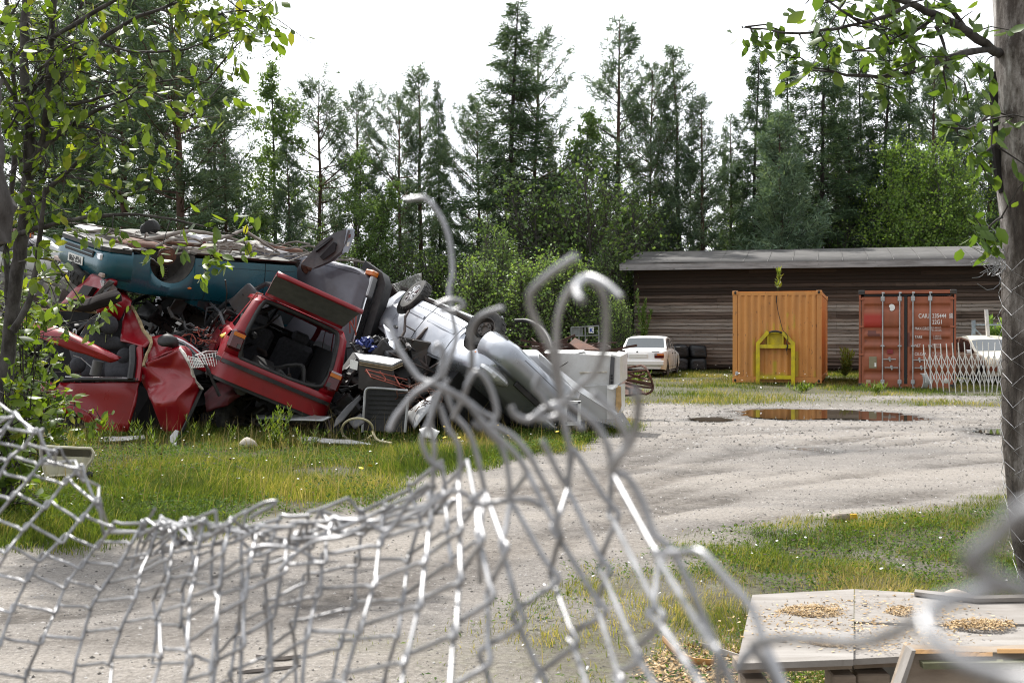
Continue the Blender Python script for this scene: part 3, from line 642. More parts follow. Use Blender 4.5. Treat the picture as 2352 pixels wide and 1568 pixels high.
bag('upper black plastic wrapped bale farthest from the white saloon', 1602, 800, .68, .50, .50, seed=2)
bag('lower black plastic wrapped bale beside the white saloon', 1560, 840, .64, 0, .51, seed=3)
bag('lower black plastic wrapped bale farthest from the white saloon', 1602, 840, .66, 0, .51, seed=4)
bag('black plastic wrapped bale mostly hidden behind the white saloon', 1532, 805, .5, .46, .52, seed=5)
# expanding trellis gate
gt = thing('trellis_gate', 'white expanding trellis gate stretched in front of the cream car', 'gate', tuple(P(2215, 900, 28.3)))
tops = [293, 365, 437, 508, 580, 655, 730, 805, 885, 960, 1035, 1110, 1195, 1290, 1360]; bots = [323, 397, 470, 545, 622, 700, 778, 852, 932, 1012, 1065, 1110, 1150, 1205, 1290]
bz = [1190, 1270, 1285, 1300, 1310, 1330, 1340, 1310, 1320, 1310, 1330, 1335, 1365, 1380, 1390]; tz = [712, 710, 706, 704, 700, 693, 688, 683, 680, 676, 680, 685, 685, 680, 680]
GW = dull('white_trellis', (.62, .62, .60), .5, .1, 9, (.3, .27, .2), .3)
def gp6(zx, zy, k): return P(2067.2+.1832*zx, 660.4+.1832*zy, 29.4-k*.13)
ends = []
for k in range(15):
    a = gp6(tops[k], tz[k], k); b = gp6(bots[k], bz[k], k); ends.append((a, b)); m = MB(); m.tube([a, b], .017, 4, up=(0, 1, 0), flat=.7); m.build('upright', GW, gt)
m = MB()
for k in range(14):
    (a0, b0), (a1, b1) = ends[k], ends[k+1]
    def at(e, zy, kk): return e[0].lerp(e[1], (zy-tz[kk])/(bz[kk]-tz[kk]))
    for u, v in ((850, 1040), (1040, 850), (1040, 1225), (1225, 1040)):
        if k < 1 and u == 1225: continue
        o_ = Vector((0, -.02 if u < v else .02, 0)); m.tube([at(ends[k], u, k)+o_, at(ends[k+1], v, k+1)+o_], .0125, 4, flat=.5)
m.build('lattice', GW, gt)
m = MB(); m.ball(gp6(572, 1170, 4)+Vector((0, -.03, 0)), (.06, .015, .06), 14, 8); m.build('lock_disc', GW, gt)
m = MB(); a = P(2235, 735, 36); b = P(2237, 800, 36); m.box(((a.x+b.x)/2, 36, a.z/2), (.10, .06, a.z)); h1 = P(2238, 746, 36); h2 = P(2310, 746, 35.6)
ff = thing('steel_frame', 'blue grey steel frame standing against the shed right of the red container', 'frame', (a.x, 36, 0)); BG = dull('blue_grey_steel', (.17, .22, .27), .5, .25, 8, (.12, .08, .05), .3)
m.build('post', BG, ff); m = MB(); m.tube([h1, h2], .022, 8); m.build('rail', BG, ff); m = MB(); m.tube([P(2238, 754, 36.02), P(2266, 782, 36)], .02, 8); m.tube([P(2266, 782, 36), P(2300, 815, 36)], .02, 8); m.build('brace', BG, ff)
m = MB(); m.tube([P(2272, 800, 35.2)+Vector((0, 0, -1.0)), P(2270, 780, 35.2), P(2265, 711, 35.2)], .062, 4); wp = m.build('white_post', dull('white_post_paint', (.66, .66, .66), .55, .12, 6, (.25, .22, .18), .4)); tag(wp, 'tall white post leaning behind the cream car', 'post')
m = MB(); rows = []
for i in range(13):
    an = R(-25+i*9.5); rows.append([P(2104+j*7.2, 884, 29.6)+Vector((.22*math.sin(an)-.1, j*.02, .20*math.cos(an)-.12+.012*math.sin(i*2.2))) for j in range(2)])
rows = []
for i in range(9):
    r = []
    for j in range(13):
        an = R(-70+j*13); r.append(P(2112+i*2.0, 895, 29.4)+Vector((.30*math.cos(an)*.3, .1*i*.1, .22+.24*math.sin(an)*.8+.014*math.sin(j*2.6))))
    rows.append(r)
m.grid(rows); tag(m.build('corrugated_sheet', GALV, solid=.006, smooth=50), 'small curled corrugated metal sheet at the foot of the trellis gate', 'metal sheet')
for (x, y, Y, s, lab) in ((1365, 884, 0, 0, None),): pass
# ================================================================== TREES
bark_s = dull('spruce_bark', (.045, .038, .034), .9, .35, 5, sc=(1, 1, .3), bump=.3); bark_p = dull('pine_bark', (.105, .06, .042), .9, .35, 4, (.045, .035, .03), .6, sc=(1, 1, .3), bump=.3)
bark_d = dull('leaf_tree_bark', (.06, .055, .048), .9, .4, 6, (.15, .14, .13), .3, sc=(1, 1, .4))
ndl_s = leaf_mat('spruce_needles', [(0, (0.046, 0.081, 0.046)), (.5, (0.088, 0.143, 0.076)), (1, (0.158, 0.230, 0.106))], .22, .7, .2)
ndl_p = leaf_mat('pine_needles', [(0, (0.068, 0.111, 0.076)), (.5, (0.120, 0.182, 0.115)), (1, (0.204, 0.276, 0.164))], .24, .7, .2)
ndl_y = leaf_mat('young_pine_needles', [(0, (0.081, 0.130, 0.090)), (.5, (0.141, 0.214, 0.141)), (1, (0.226, 0.307, 0.190))], .24, .7, .2)
lf_d = leaf_mat('birch_leaves', [(0, (0.070, 0.127, 0.044)), (.5, (0.139, 0.229, 0.071)), (1, (0.238, 0.346, 0.118))], .4, .5, .35)
lf_m = leaf_mat('alder_leaves', [(0, (0.095, 0.169, 0.049)), (.5, (0.189, 0.305, 0.085)), (1, (0.326, 0.443, 0.138))], .42, .5, .4)
lf_l = leaf_mat('willow_leaves', [(0, (0.088, 0.169, 0.041)), (.5, (0.176, 0.290, 0.065)), (1, (0.297, 0.405, 0.108))], .5, .5, .3)
def conifer(name, seed, h, rb, z0, kind, dens=1.0):
    g = np.random.default_rng(seed); pine = kind != 'spruce'
    tr = MB(); n = 9; lean = g.normal(0, .012, 2); r0 = .018*h*(1.0 if pine else .9)*.55
    tp = [(lean[0]*h*(i/n)**2+.05*math.sin(i*1.7+seed), lean[1]*h*(i/n)**2, h*i/n) for i in range(n+1)]
    def trunk(z): f = z/h; return np.array([lean[0]*h*f**2+.05*math.sin(f*n*1.7+seed)*min(1, f*4), lean[1]*h*f**2, z])
    tr.tube(tp, [r0*(1-i/n)**.75+.012 for i in range(n+1)], 7)
    A, B, RA, RB = [], [], [], []; cb, cd = [], []
    z = z0; k = 0
    while z < h-.15:
        f = (z-z0)/(h-z0); 
        if kind == 'spruce': prof = (1-f)**.8*(.9+.1*math.sin(f*30)); el = .15-.5*(1-f); nbr = g.integers(4, 7); dz = .30+.12*(1-f)
        elif kind == 'slim': prof = (1-f)**.62*(.75+.5*g.random())*min(1, .45+f*1.8); el = .25+.4*f; nbr = g.integers(3, 6); dz = .40
        elif kind == 'young': prof = (1-f)**.75; el = .45+.3*f; nbr = g.integers(5, 8); dz = .38
        else: prof = (math.sin(math.pi*min(1, .18+f*.80))**.7)*(.55+.7*g.random()); el = .1+.55*f; nbr = g.integers(3, 5); dz = .46
        for b in range(nbr):
            az = g.uniform(0, 2*np.pi); ln = rb*prof*g.uniform(.65, 1.12)+.12; e = el+g.normal(0, .14); base = trunk(z+g.uniform(-.12, .12))
            hd = np.array([np.cos(az), np.sin(az), 0]); pts = []
            for t in (0, .35, .7, 1):
                up = math.tan(e)*ln*t+(.30*ln*(t**2) if kind == 'spruce' else .22*ln*t*t)-(.28*ln*t if kind == 'spruce' else 0)
                pts.append(base+hd*ln*t*math.cos(e*.6)+np.array([0, 0, up])+g.normal(0, .03*ln, 3)*(t > 0))
            rr = .010+.011*ln
            for i in range(3): A.append(pts[i]); B.append(pts[i+1]); RA.append(rr*(1-i*.28)); RB.append(rr*(1-(i+1)*.28))
            m = max(2, int((ln*(7.5 if kind == 'spruce' else 5.0 if kind == 'young' else 3.6)+1)*dens))
            for q in range(m):
                lo = .12 if kind in ('spruce', 'young') else .38
                t = lo+(1-lo)*(q+g.random())/m; i = min(2, int(t*3)); u = t*3-i
                c = pts[i]*(1-u)+pts[i+1]*u; wdt = (.30 if kind == 'spruce' else .26)*ln*(1.05-t)+.05
                sd = np.array([-hd[1], hd[0], 0])*g.normal(0, wdt); dr = vnorm(hd*.75+sd*.9/max(wdt, .05)*.35+np.array([0, 0, (-.25 if kind == 'spruce' else .35)])+g.normal(0, .2, 3))
                cb.append(c+sd+np.array([0, 0, g.normal(0, .05)-(.04 if kind == 'spruce' else 0)])); cd.append(dr)
                if abs(sd).max() > .25: A.append(c); B.append(c+sd); RA.append(.008); RB.append(.004)
        z += dz*g.uniform(.7, 1.25); k += 1
    # dead twigs below the crown
    zz = 1.0
    while zz < z0 and kind != 'young':
        az = g.uniform(0, 6.28); ln = g.uniform(.3, 1.3); b = trunk(zz); e = b+np.array([np.cos(az)*ln, np.sin(az)*ln, g.uniform(-.35, .15)]); A.append(b); B.append(e); RA.append(.014); RB.append(.004); zz += g.uniform(.12, .35)
    cb = np.array(cb); cd = np.array(cd); m = {'spruce': 11, 'young': 12}.get(kind, 12)
    Bs = np.repeat(cb, m, 0)+g.normal(0, .06, (len(cb)*m, 3)); D = vnorm(np.repeat(cd, m, 0)+g.normal(0, .62 if kind == 'spruce' else .8, (len(cb)*m, 3)))
    S = vnorm(np.cross(D, g.normal(0, 1, D.shape))); ln = g.uniform(.15, .33, len(D))*(1.0 if kind == 'spruce' else .9); V, F = blades(Bs, D, S, ln, ln*g.uniform(.11, .20, len(D)))
    tone = np.clip(np.repeat(np.repeat(g.normal(.45, .22, len(cb)), m), 4)+np.repeat(g.normal(0, .12, len(D)), 4), 0, 1)
    o = thing(name, None, 'tree'); tro = tr.build('trunk', bark_p if pine else bark_s, o, True, smooth=60)
    SV, SF = sticks(A, B, RA, RB); np_mesh('branches', SV, SF, bark_p if kind in ('pine',) else bark_s, tro)
    np_mesh('crown', V, F, {'spruce': ndl_s, 'young': ndl_y}.get(kind, ndl_p), o, tone); return o
def leafy(name, seed, h, rad, z0, stems, nl, lsize, mat, cat='tree', bark=None, weep=0.0, shape=.8):
    g = np.random.default_rng(seed); A, B, RA, RB = [], [], [], []; lb, ld = [], []; tr = MB()
    for s in range(stems):
        off = g.normal(0, .10*rad if stems > 1 else 0, 2); ln = g.normal(0, .10 if stems > 1 else .02, 2); hs = h*(1 if s == 0 else g.uniform(.7, .98)); n = 8
        def tk(z, ln=ln, off=off, hs=hs): f = z/hs; return np.array([off[0]+ln[0]*hs*f*f+.08*math.sin(f*5+seed+s), off[1]+ln[1]*hs*f*f, z])
        tr.tube([tuple(tk(hs*i/n)) for i in range(n+1)], [.011*hs*(1-i/n)**.8*.8+.008 for i in range(n+1)], 6)
        z = z0*hs
        while z < hs*.985:
            f = (z-z0*hs)/(hs*(1-z0)); pr = (math.sin(math.pi*min(1, .22+f*.76))**shape)
            for b in range(g.integers(2, 4)):
                az = g.uniform(0, 6.28); L_ = rad*pr*g.uniform(.5, 1.15)*(1 if stems == 1 else .75)+.15; el = .25+.75*f+g.normal(0, .2); base = tk(z)
                hd = np.array([np.cos(az)*np.cos(el), np.sin(az)*np.cos(el), np.sin(el)]); tip = base+hd*L_-np.array([0, 0, weep*L_*.5]); mid = base+hd*L_*.55+g.normal(0, .05*L_, 3)
                A += [base, mid]; B += [mid, tip]; RA += [.008+.007*L_, .006+.003*L_]; RB += [.006+.003*L_, .003]
                for q in range(int(2+L_*5)):
                    t = g.uniform(.25, 1); c = base*(1-t)+tip*t if t > .55 else base+(mid-base)*t/.55; tw = g.normal(0, 1, 3)*(.10+.16*L_); e = c+tw-np.array([0, 0, weep*.3*g.random()]); A.append(c); B.append(e); RA.append(.005); RB.append(.002)
                    lb.append((c+e)/2); ld.append(e-c)
            z += hs*.030*g.uniform(.6, 1.3)+.04
    lb = np.array(lb); ld = np.array(ld); m = max(3, int(nl/len(lb))); N = len(lb)*m
    Bs = np.repeat(lb, m, 0)+np.repeat(ld, m, 0)*g.uniform(-.5, .7, (N, 1))+g.normal(0, .07, (N, 3)); D = vnorm(g.normal(0, 1, (N, 3))+np.array([0, 0, -.35])); S = vnorm(np.cross(D, g.normal(0, 1, (N, 3))))
    ln = lsize*g.uniform(.6, 1.35, N); V, F = blades(Bs, D, S, ln, ln*g.uniform(.5, .8, N)); tone = np.clip(np.repeat(np.repeat(g.normal(.45, .2, len(lb)), m), 4)+np.repeat(g.normal(0, .15, N), 4), 0, 1)
    o = thing(name, None, cat); tro = tr.build('trunk', bark or bark_d, o, True, smooth=60); SV, SF = sticks(A, B, RA, RB); np_mesh('branches', SV, SF, bark or bark_d, tro)
    np_mesh('crown', V, F, mat, o, tone); return o
protos = {
 'spruce': [conifer('spruce_tree', 101, 16, 3.5, 1.6, 'spruce', 1.3), conifer('spruce_tree', 102, 16, 2.8, 2.0, 'spruce', 1.4)],
 'pine': [conifer('pine_tree', 111, 15, 2.9, 4.4, 'pine', 2.5), conifer('pine_tree', 112, 15, 3.0, 3.6, 'pine', 2.6), conifer('pine_tree', 115, 15, 3.1, 2.2, 'pine', 3.4)],
 'slim': [conifer('pine_tree', 121, 14, 1.9, 4.4, 'slim', 2.3), conifer('pine_tree', 122, 14, 2.1, 3.2, 'slim', 2.5)],
 'young': [conifer('young_pine_tree', 131, 9, 2.3, .3, 'young', 2.0)],
 'birch': [leafy('birch_tree', 141, 11, 1.7, .28, 1, 13000, .11, lf_d, weep=.6), leafy('birch_tree', 142, 9, 1.9, .12, 2, 15000, .11, lf_d, weep=.3)],
 'bush': [leafy('leafy_bush', 151, 4.2, 1.7, .03, 5, 6000, .09, lf_d, 'bush'), leafy('leafy_bush', 152, 3.4, 1.5, .03, 6, 5600, .085, lf_m, 'bush')],
 'willow': [leafy('willow_tree', 161, 7.5, 3.1, .08, 7, 60000, .10, lf_l, shape=.6)],
}
used = set()
def plant(kind, i, x, ytop, Y, lab, group, wide=1.0, rot=0.0, ht=None):
    pr = protos[kind][i]; base_h = {'spruce': 16, 'pine': 15, 'slim': 14, 'young': 9, 'birch': (11, 9)[i] if kind == 'birch' else 0, 'bush': (4.2, 3.4)[i] if kind == 'bush' else 0, 'willow': 7.5}[kind]
    top = P(x, ytop, Y); s = (ht or top.z)/base_h
    o = pr if (kind, i) not in used else copy_tree(pr)
    used.add((kind, i)); o.matrix_world = Matrix.Translation((top.x, Y, -.05)) @ Matrix.Rotation(rot, 4, 'Z') @ Matrix.Diagonal((s*wide, s*wide, s, 1))
    tag(o, lab, None, group); return o
TG = 'trees standing behind the yard'
T = [('pine', 2, 290, -95, 50, 'tall pine behind the foreground leaves left of the reddish trunk', 1.2), ('pine', 2, 420, -60, 47, 'big dark pine with a reddish bare trunk above the teal car', 1.35), ('pine', 0, 520, 210, 50, 'shorter pine filling the gap right of the reddish trunk', .9), ('spruce', 1, 145, 180, 56, 'dark spruce glimpsed through the leaves of the foreground tree', 1.2),
 ('birch', 0, 632, 148, 53, 'tall slender birch alone against the white sky', .95), ('slim', 1, 668, 330, 50, 'small conifer tucked at the right side of the slender birch', .9), ('pine', 0, 735, 196, 54, 'crooked open topped pine leaning over the gap beside the birch', 1.1), ('pine', 1, 815, 212, 55, 'open topped pine behind the light green leafy tree', .85), ('birch', 1, 830, 345, 50, 'light green leafy tree in front of the open topped pines', 1.0),
 ('pine', 0, 918, 215, 53, 'feathery pine left of the two pointed conifer tips', .85), ('slim', 0, 966, 155, 55, 'left one of the two pointed conifer tips', .95), ('spruce', 1, 1010, 180, 56, 'right one of the two pointed conifer tips', .62), ('pine', 2, 1100, 235, 54, 'grey green pine at the left foot of the tallest spruce', .8),
 ('spruce', 0, 1165, 0, 52, 'tallest spruce in the wood reaching the top edge', 1.25), ('pine', 1, 1225, 90, 54, 'tall open pine pressed against the right side of the tallest spruce', .95), ('spruce', 1, 1258, 300, 55, 'dark spruce low on the right side of the tallest one', .8),
 ('birch', 0, 1345, 255, 52, 'pale feathery birch left of the tall slender pine', 1.15), ('slim', 0, 1418, 45, 53, 'tallest of the slender pines right of the gap', 1.0), ('pine', 2, 1490, 158, 54, 'bushy pine between the two slender pines', .72), ('slim', 1, 1562, 105, 54, 'second slender pine with an even pointed crown', .95), ('slim', 0, 1615, 222, 53, 'thin pine right of the second slender pine', 1.0), ('slim', 1, 1680, 268, 55, 'low thin pine left of the narrow dark spruce', .9),
 ('spruce', 1, 1728, 90, 54, 'narrow blue green spruce left of the young pine', .85), ('young', 0, 1797, 262, 50.5, 'broad blue green young pine right behind the shed roof', 1.0), ('spruce', 0, 1815, 80, 56, 'spruce rising behind the tip of the young pine', .75), ('spruce', 0, 1885, 5, 55, 'dark tall spruce right of the young pine', .95), ('slim', 1, 1955, 196, 56, 'thin bare stemmed pine between two dark spruces', .8), ('spruce', 1, 2030, 35, 55, 'dark spruce half covered by the overhanging leafy branch', .95), ('slim', 0, 2142, 120, 54, 'slender dark pine behind the pale green willow', .9), ('pine', 2, 2270, 190, 55, 'dark pine beside the bark covered fence post', .9), ('spruce', 0, 2350, 40, 57, 'spruce mostly behind the bark covered fence post', .9),
 ('spruce', 0, 350, -10, 55, 'dark spruce between the two big pines above the teal car', .8), ('spruce', 1, 500, 110, 55, 'spruce right of the big pine with the reddish trunk', .9), ('pine', 2, 185, -20, 52, 'dense pine left of the two big pines', 1.0), ('spruce', 0, 90, 40, 57, 'spruce behind the stems of the foreground tree', .8),
 ('spruce', 0, 1925, 120, 57, 'spruce just right of the dark tall spruce', .7), ('spruce', 1, 1985, 90, 57, 'spruce left of the half covered dark spruce', .75), ('spruce', 1, 2085, 110, 58, 'spruce right of the half covered dark spruce', .8), ('pine', 2, 2205, 140, 56, 'pine between the willow and the bark covered trunk', .9), ('spruce', 1, 1762, 175, 57, 'spruce between the narrow blue green spruce and the young pine', .6),
 ('pine', 2, 60, 40, 53, 'pine behind the trunks of the foreground tree', 1.0), ('spruce', 0, 205, 120, 58, 'spruce far behind the foreground tree leaves', .8), ('willow', 0, 2135, 345, 52, 'pale green willow rising over the right half of the shed roof', .95)]
rr = random.Random(5)
for k in T: plant(k[0], k[1], k[2], k[3], k[4], k[5], TG, k[6], rr.uniform(0, 6.28))
BGR = 'bushes along the back of the yard'
for i, x, y, Y, lab, wd in ((0, 1152, 520, 46, 'pale pointed birch bush behind the silver car wheel', .75), (1, 1105, 600, 44, 'low bush at the left foot of the pale pointed birch bush', 1.0), (0, 1262, 420, 49, 'tall leafy bush in the middle of the back thicket', 1.0), (0, 1335, 395, 48, 'tall leafy bush left of the shed gable', 1.0), (1, 1215, 600, 43, 'bush behind the white freezers', 1.1), (1, 1300, 590, 44, 'bush just left of the small square sign', 1.1), (0, 1385, 560, 46, 'bush between the small square sign and the shed', .9), (1, 1418, 690, 42.5, 'low bush touching the left end of the shed', .8), (0, 1440, 470, 52, 'leafy tree top rising over the left end of the shed roof', 1.0), (1, 1490, 480, 54, 'leafy tree top behind the left part of the shed roof', .9), (0, 1700, 480, 56, 'leafy tree top left of the young pine', 1.0),
 (0, 560, 590, 50, 'leafy bush behind the tail of the teal car', 1.2), (1, 700, 560, 52, 'leafy bush below the slender birch', 1.2), (0, 900, 570, 50, 'leafy bush behind the upright car door', 1.1), (1, 1010, 590, 51, 'leafy bush in the dark gap left of the tallest spruce', 1.1), (0, 1950, 500, 54, 'leafy bush in the gap behind the shed ridge', 1.1), (1, 2290, 560, 50, 'leafy bush behind the fence post', 1.2), (1, 330, 560, 48, 'bush behind the upturned underbody', 1.2), (0, 110, 540, 50, 'bush behind the wreck with a red tail lamp', 1.2)):
    plant('bush', i, x, y, Y, lab, BGR, wd, rr.uniform(0, 6.28))
# the deeper wood: thin trees nothing in the picture tells apart
k = 0
for x in range(20, 2360, 42):
    kind = ('slim', 'pine', 'slim', 'spruce')[k % 4]; i = (k//2) % 2; k += 1
    Y = rr.uniform(57, 66)
    top = rr.uniform(360, 500) if x < 1480 else rr.uniform(320, 440)
    o = plant(kind, i, x+rr.uniform(-14, 14), top, Y, 'thin conifer deep in the wood behind the front row of trees', 'thin trees deep in the wood', rr.uniform(.55, .8) if kind != 'spruce' else .5, rr.uniform(0, 6.28))
# ================================================================== CARS
TYRE = dull('tyre_rubber', (.022, .022, .023), .8, .3, 12, (.09, .085, .075), .4); ALLOY = dull('alloy', (.50, .50, .51), .35, .12, 9, (.12, .10, .08), .3, metal=.6); RUST = dull('rusty_steel', (.12, .05, .028), .85, .4, 9, (.03, .02, .016), .5, bump=.3)
STEEL = dull('steel_rim', (.05, .048, .046), .6, .3, 12, (.14, .09, .06), .3); UNDER = dull('underbody', (.19, .185, .17), .85, .3, 3, (.09, .065, .045), .6, bump=.3, bscale=12); WELL = dull('wheel_well', (.045, .042, .038), .9, .4, 5, (.11, .10, .085), .4)
PLASTIC = dull('black_plastic', (.014, .014, .015), .6, .2, 9, (.05, .047, .044), .25); TRIM = dull('grey_trim', (.07, .07, .075), .55, .2, 8, (.14, .13, .12), .3); INTER = dull('dark_interior', (.014, .014, .016), .85, .4, 6)
GLASS = glass_mat('window_glass'); LENS = NT('lamp_glass'); LENS.set(color=(.45, .46, .47), rough=.12, metal=.35, coat=.8); LENS = LENS.m
REDL = NT('red_lamp'); REDL.set(color=(.085, .004, .006), rough=.15, coat=.8); REDL = REDL.m; AMBER = NT('amber_lamp'); AMBER.set(color=(.62, .17, .02), rough=.25, coat=.5); AMBER = AMBER.m
SEAM = dull('panel_gap', (.008, .008, .009), .9, .1); CHROME = NT('chrome'); CHROME.set(color=(.62, .62, .63), rough=.18, metal=1.0); CHROME = CHROME.m; PLATE = dull('plate_white', (.66, .66, .62), .5, .06, 12, (.3, .28, .24), .25); FABRIC = dull('seat_fabric', (.045, .047, .055), .95, .3, 30)
def interp(tb):
    xs = [a for a, _ in tb]; ys = [b for _, b in tb]
    def f(x): return float(np.interp(x, xs, ys))
    return f
def car(name, label, loc, rot, body, L=4.2, W=1.68, belt=None, top=None, sill=.26, wheels=(1.28, -1.25), rw=.29, ra=.345, g=(.95, .25, -.9, -1.5), pillars=(-.28,), skip=(), dent=0.0, seed=1, tumb=.22, seams=(.72, -.30), windows=GLASS, wheel_list=None, rim='steel', under=True, sides=(1, -1), zbump=.50, cut=None):
    """x forward, y left, z up, wheels on z=0 -> root Empty plus parts"""
    root = thing(name, label, 'car', loc, rot)
    fb, ft = interp(belt), interp(top); h2 = L/2
    xs = sorted(set(list(np.linspace(-h2, h2, 71))+[wx+ra*math.sin(t) for wx in wheels for t in np.linspace(-math.pi/2, math.pi/2, 17)]+[-h2+.04, -h2+.1, h2-.04, h2-.1]+list(g)))
    xs = [x for i, x in enumerate(xs) if i == 0 or x-xs[i-1] > .004]
    def end(x): return max(0, (abs(x)-(h2-.42))/.42)
    def hw(x): return W/2*(1-.17*end(x)**2.4)
    def zl(x):
        z = sill+.05*end(x)
        for wx in wheels:
            d = abs(x-wx)
            if d < ra: z = max(z, rw+math.sqrt(ra*ra-d*d))
        return z
    ghm = max(ft(x)-fb(x) for x in xs)
    def sec(x):
        w_, a, b, t = hw(x), zl(x), fb(x), ft(x); e = end(x); b = max(b, a+.04); t = max(t, b+.02); gh = max(0, t-b-.05); q = min(1, gh/ghm)
        if cut and cut(x): q = 0
        ins = w_*(.94-tumb*q) if gh > .03 else w_*.78
        p = [(w_*.955, a), (w_*1.0, a+.30*(b-a)), (w_*1.0, a+.62*(b-a)), (w_*.985, a+.86*(b-a)), (w_*.95, b)]
        if gh > .03:
            k4 = (w_*.925, b+.012); k5 = (ins, t-.05*min(1, gh/.15))
            p += [k4, (k4[0]+(k5[0]-k4[0])*.10, k4[1]+(k5[1]-k4[1])*.10), (k4[0]+(k5[0]-k4[0])*.90, k4[1]+(k5[1]-k4[1])*.90), k5, (k5[0]*.90, t-.022*min(1, gh/.15)), (k5[0]*.5, t-.004), (0, t)]
        else:
            p += [(w_*.92, b+.25*(t-b)), (w_*.9, b+.35*(t-b)), (w_*.86, b+.5*(t-b)), (w_*.80, b+.66*(t-b)), (w_*.70, b+.8*(t-b)), (w_*.4, t-.004), (0, t)]
        return p
    S = [sec(x) for x in xs]
    def dn(v):
        if dent: v = v+noise.noise_vector(v*1.7+Vector((seed*5, 0, 0)))*dent+noise.noise_vector(v*4.5+Vector((seed*9, 3, 0)))*dent*.4
        return v
    parts = {k: MB() for k in ('body', 'side_window', 'windscreen', 'rear_window')}; SW = {}
    def inner(i): return xs[i] < g[0] and xs[i+1] > g[3]
    for i in range(len(xs)-1):
        xa, xb = xs[i], xs[i+1]; xm = (xa+xb)/2; gh = min(ft(xa)-fb(xa), ft(xb)-fb(xb))
        for sy in sides if sides else ():
            for k in range(11):
                dst = 'body'
                if k == 6 and gh > .13 and g[3]+.12 < xm < g[0]-.12 and all(abs(xm-pp) > .035 for pp in pillars): dst = 'side_window'
                if k in (9, 10) and g[1]+.02 < xm < g[0]-.05: dst = 'windscreen'
                if k in (9, 10) and g[3]+.05 < xm < g[2]-.02: dst = 'rear_window'
                if dst in skip: continue
                if 'roof' in skip and k >= 8 and g[3] < xm < g[0]: continue
                if 'tail' in skip and ((xm < -1.60 and k >= 3) or xm < -1.90): continue
                q = [dn(Vector((x_, sy*p[0], p[1]))) for x_, p in ((xa, S[i][k]), (xb, S[i+1][k]), (xb, S[i+1][k+1]), (xa, S[i][k+1]))]
                (parts[dst] if dst != 'side_window' else SW.setdefault((sy, sum(xm > pp for pp in pillars)), MB())).add(q, [[0, 1, 2, 3]])
    for i, nm in ((0, 'rear'), (len(xs)-1, 'front')):
        if nm in skip: continue
        p = S[i]; ring = [Vector((xs[i], q[0], q[1])) for q in p]+[Vector((xs[i], -q[0], q[1])) for q in p[-2::-1]]
        sgn = 1 if nm == 'front' else -1; c = Vector((xs[i]+.02*sgn, 0, sum(v.z for v in ring)/len(ring)))
        parts['body'].add([dn(v) for v in ring]+[dn(c)], [[k, k+1, len(ring)] for k in range(len(ring)-1)]+[[len(ring)-1, 0, len(ring)]])
    P_ = {}
    P_['body'] = parts['body'].build('body', body, root, True, smooth=32)
    for k, nm in (('side_window', 'side_window'), ('windscreen', 'windscreen'), ('rear_window', 'rear_window')):
        if parts[k].f: P_[k] = parts[k].build(nm, windows if windows else GLASS, root, True, smooth=30)
    for q in SW.values(): q.build('side_window', windows if windows else GLASS, root, True, smooth=30)
    if under:
        m = MB(); rows = []
        ys = np.linspace(-1, 1, 29)
        for x in np.linspace(-h2+.12, h2-.15, 90):
            narrow = max([1-.42*(1 if abs(x-wx) < ra*.98 else 0) for wx in wheels], key=lambda v: -v); r = []
            for yy in ys:
                y = yy*W/2*.95*narrow; z = sill-.03+.02*math.sin(x*16)*(abs(yy) > .18)*(abs(yy) < .85)+(.10 if abs(yy) < .13 else 0)+.02*noise.noise(Vector((x*3, yy*4, seed)))
                if abs(yy) > .93: z = sill-.07
                r.append(dn(Vector((x, y, z))))
            rows.append(r)
        m.grid(rows); P_['floor'] = m.build('floor_pan', UNDER, root, True, smooth=50)
        for wx in wheels:
            for sy in (1, -1):
                m = MB(); rows = []
                for a in np.linspace(-.15, math.pi+.15, 15): rows.append([dn(Vector((wx+ra*1.0*math.cos(a), sy*W/2*q, rw+ra*1.0*math.sin(a)))) for q in (.94, .75, .55)])
                m.grid(rows); c_ = [dn(Vector((wx+ra*math.cos(a), sy*W/2*.55, rw+ra*math.sin(a)))) for a in np.linspace(-.15, math.pi+.15, 15)]; m.add(c_, [list(range(15))]); m.build('wheel_well', WELL, root, True, smooth=50)
        m = MB(); m.tube([dn(Vector(p)) for p in ((1.6, .15, .2), (.9, .06, .16), (-.6, .06, .17), (-1.0, .3, .18), (-1.5, .35, .2))], .03, 8); m.tube([dn(Vector(p)) for p in ((-1.1, .36, .17), (-1.75, .36, .19))], .085, 10)
        m.tube([(wheels[1], -.6, rw-.02), (wheels[1], .6, rw-.02)], .045, 8); m.box((wheels[0]+.1, 0, .26), (.5, .7, .22), bev=.06); m.tube([(wheels[0]+.12, -.62, rw-.05), (wheels[0]-.2, -.2, .2), (wheels[0]-.2, .2, .2), (wheels[0]+.12, .62, rw-.05)], .03, 8)
        m.build('exhaust_and_axles', RUST if seed == 3 else DARK, root, True, smooth=45)
    m = MB()
    for sx in seams:
        for sy in (1, -1):
            p = sec(sx); m.tube([dn(Vector((sx, sy*(q[0]+.0015), q[1]))) for q in p[:6]], .005, 4)
    for sy in (1, -1): m.tube([dn(Vector((x, sy*(sec(x)[1][0]*.978), sill+.10))) for x in np.linspace(wheels[1]+ra+.05, wheels[0]-ra-.04, 14)], .004, 4)
    if seams: m.build('door_seam', SEAM, P_['body'])
    fx = interp([(0, 0), (1, 1)])
    def place_wheel(x, sy, steer=0): return wheel(root, (x, sy*(W/2-.10), rw), sy, rw, rim, steer)
    for x, sy in (wheel_list if wheel_list is not None else [(a, b) for a in wheels for b in (1, -1)]): place_wheel(x, sy)
    root['_'] = 0; del root['_']
    return root, P_, sec, hw, dn
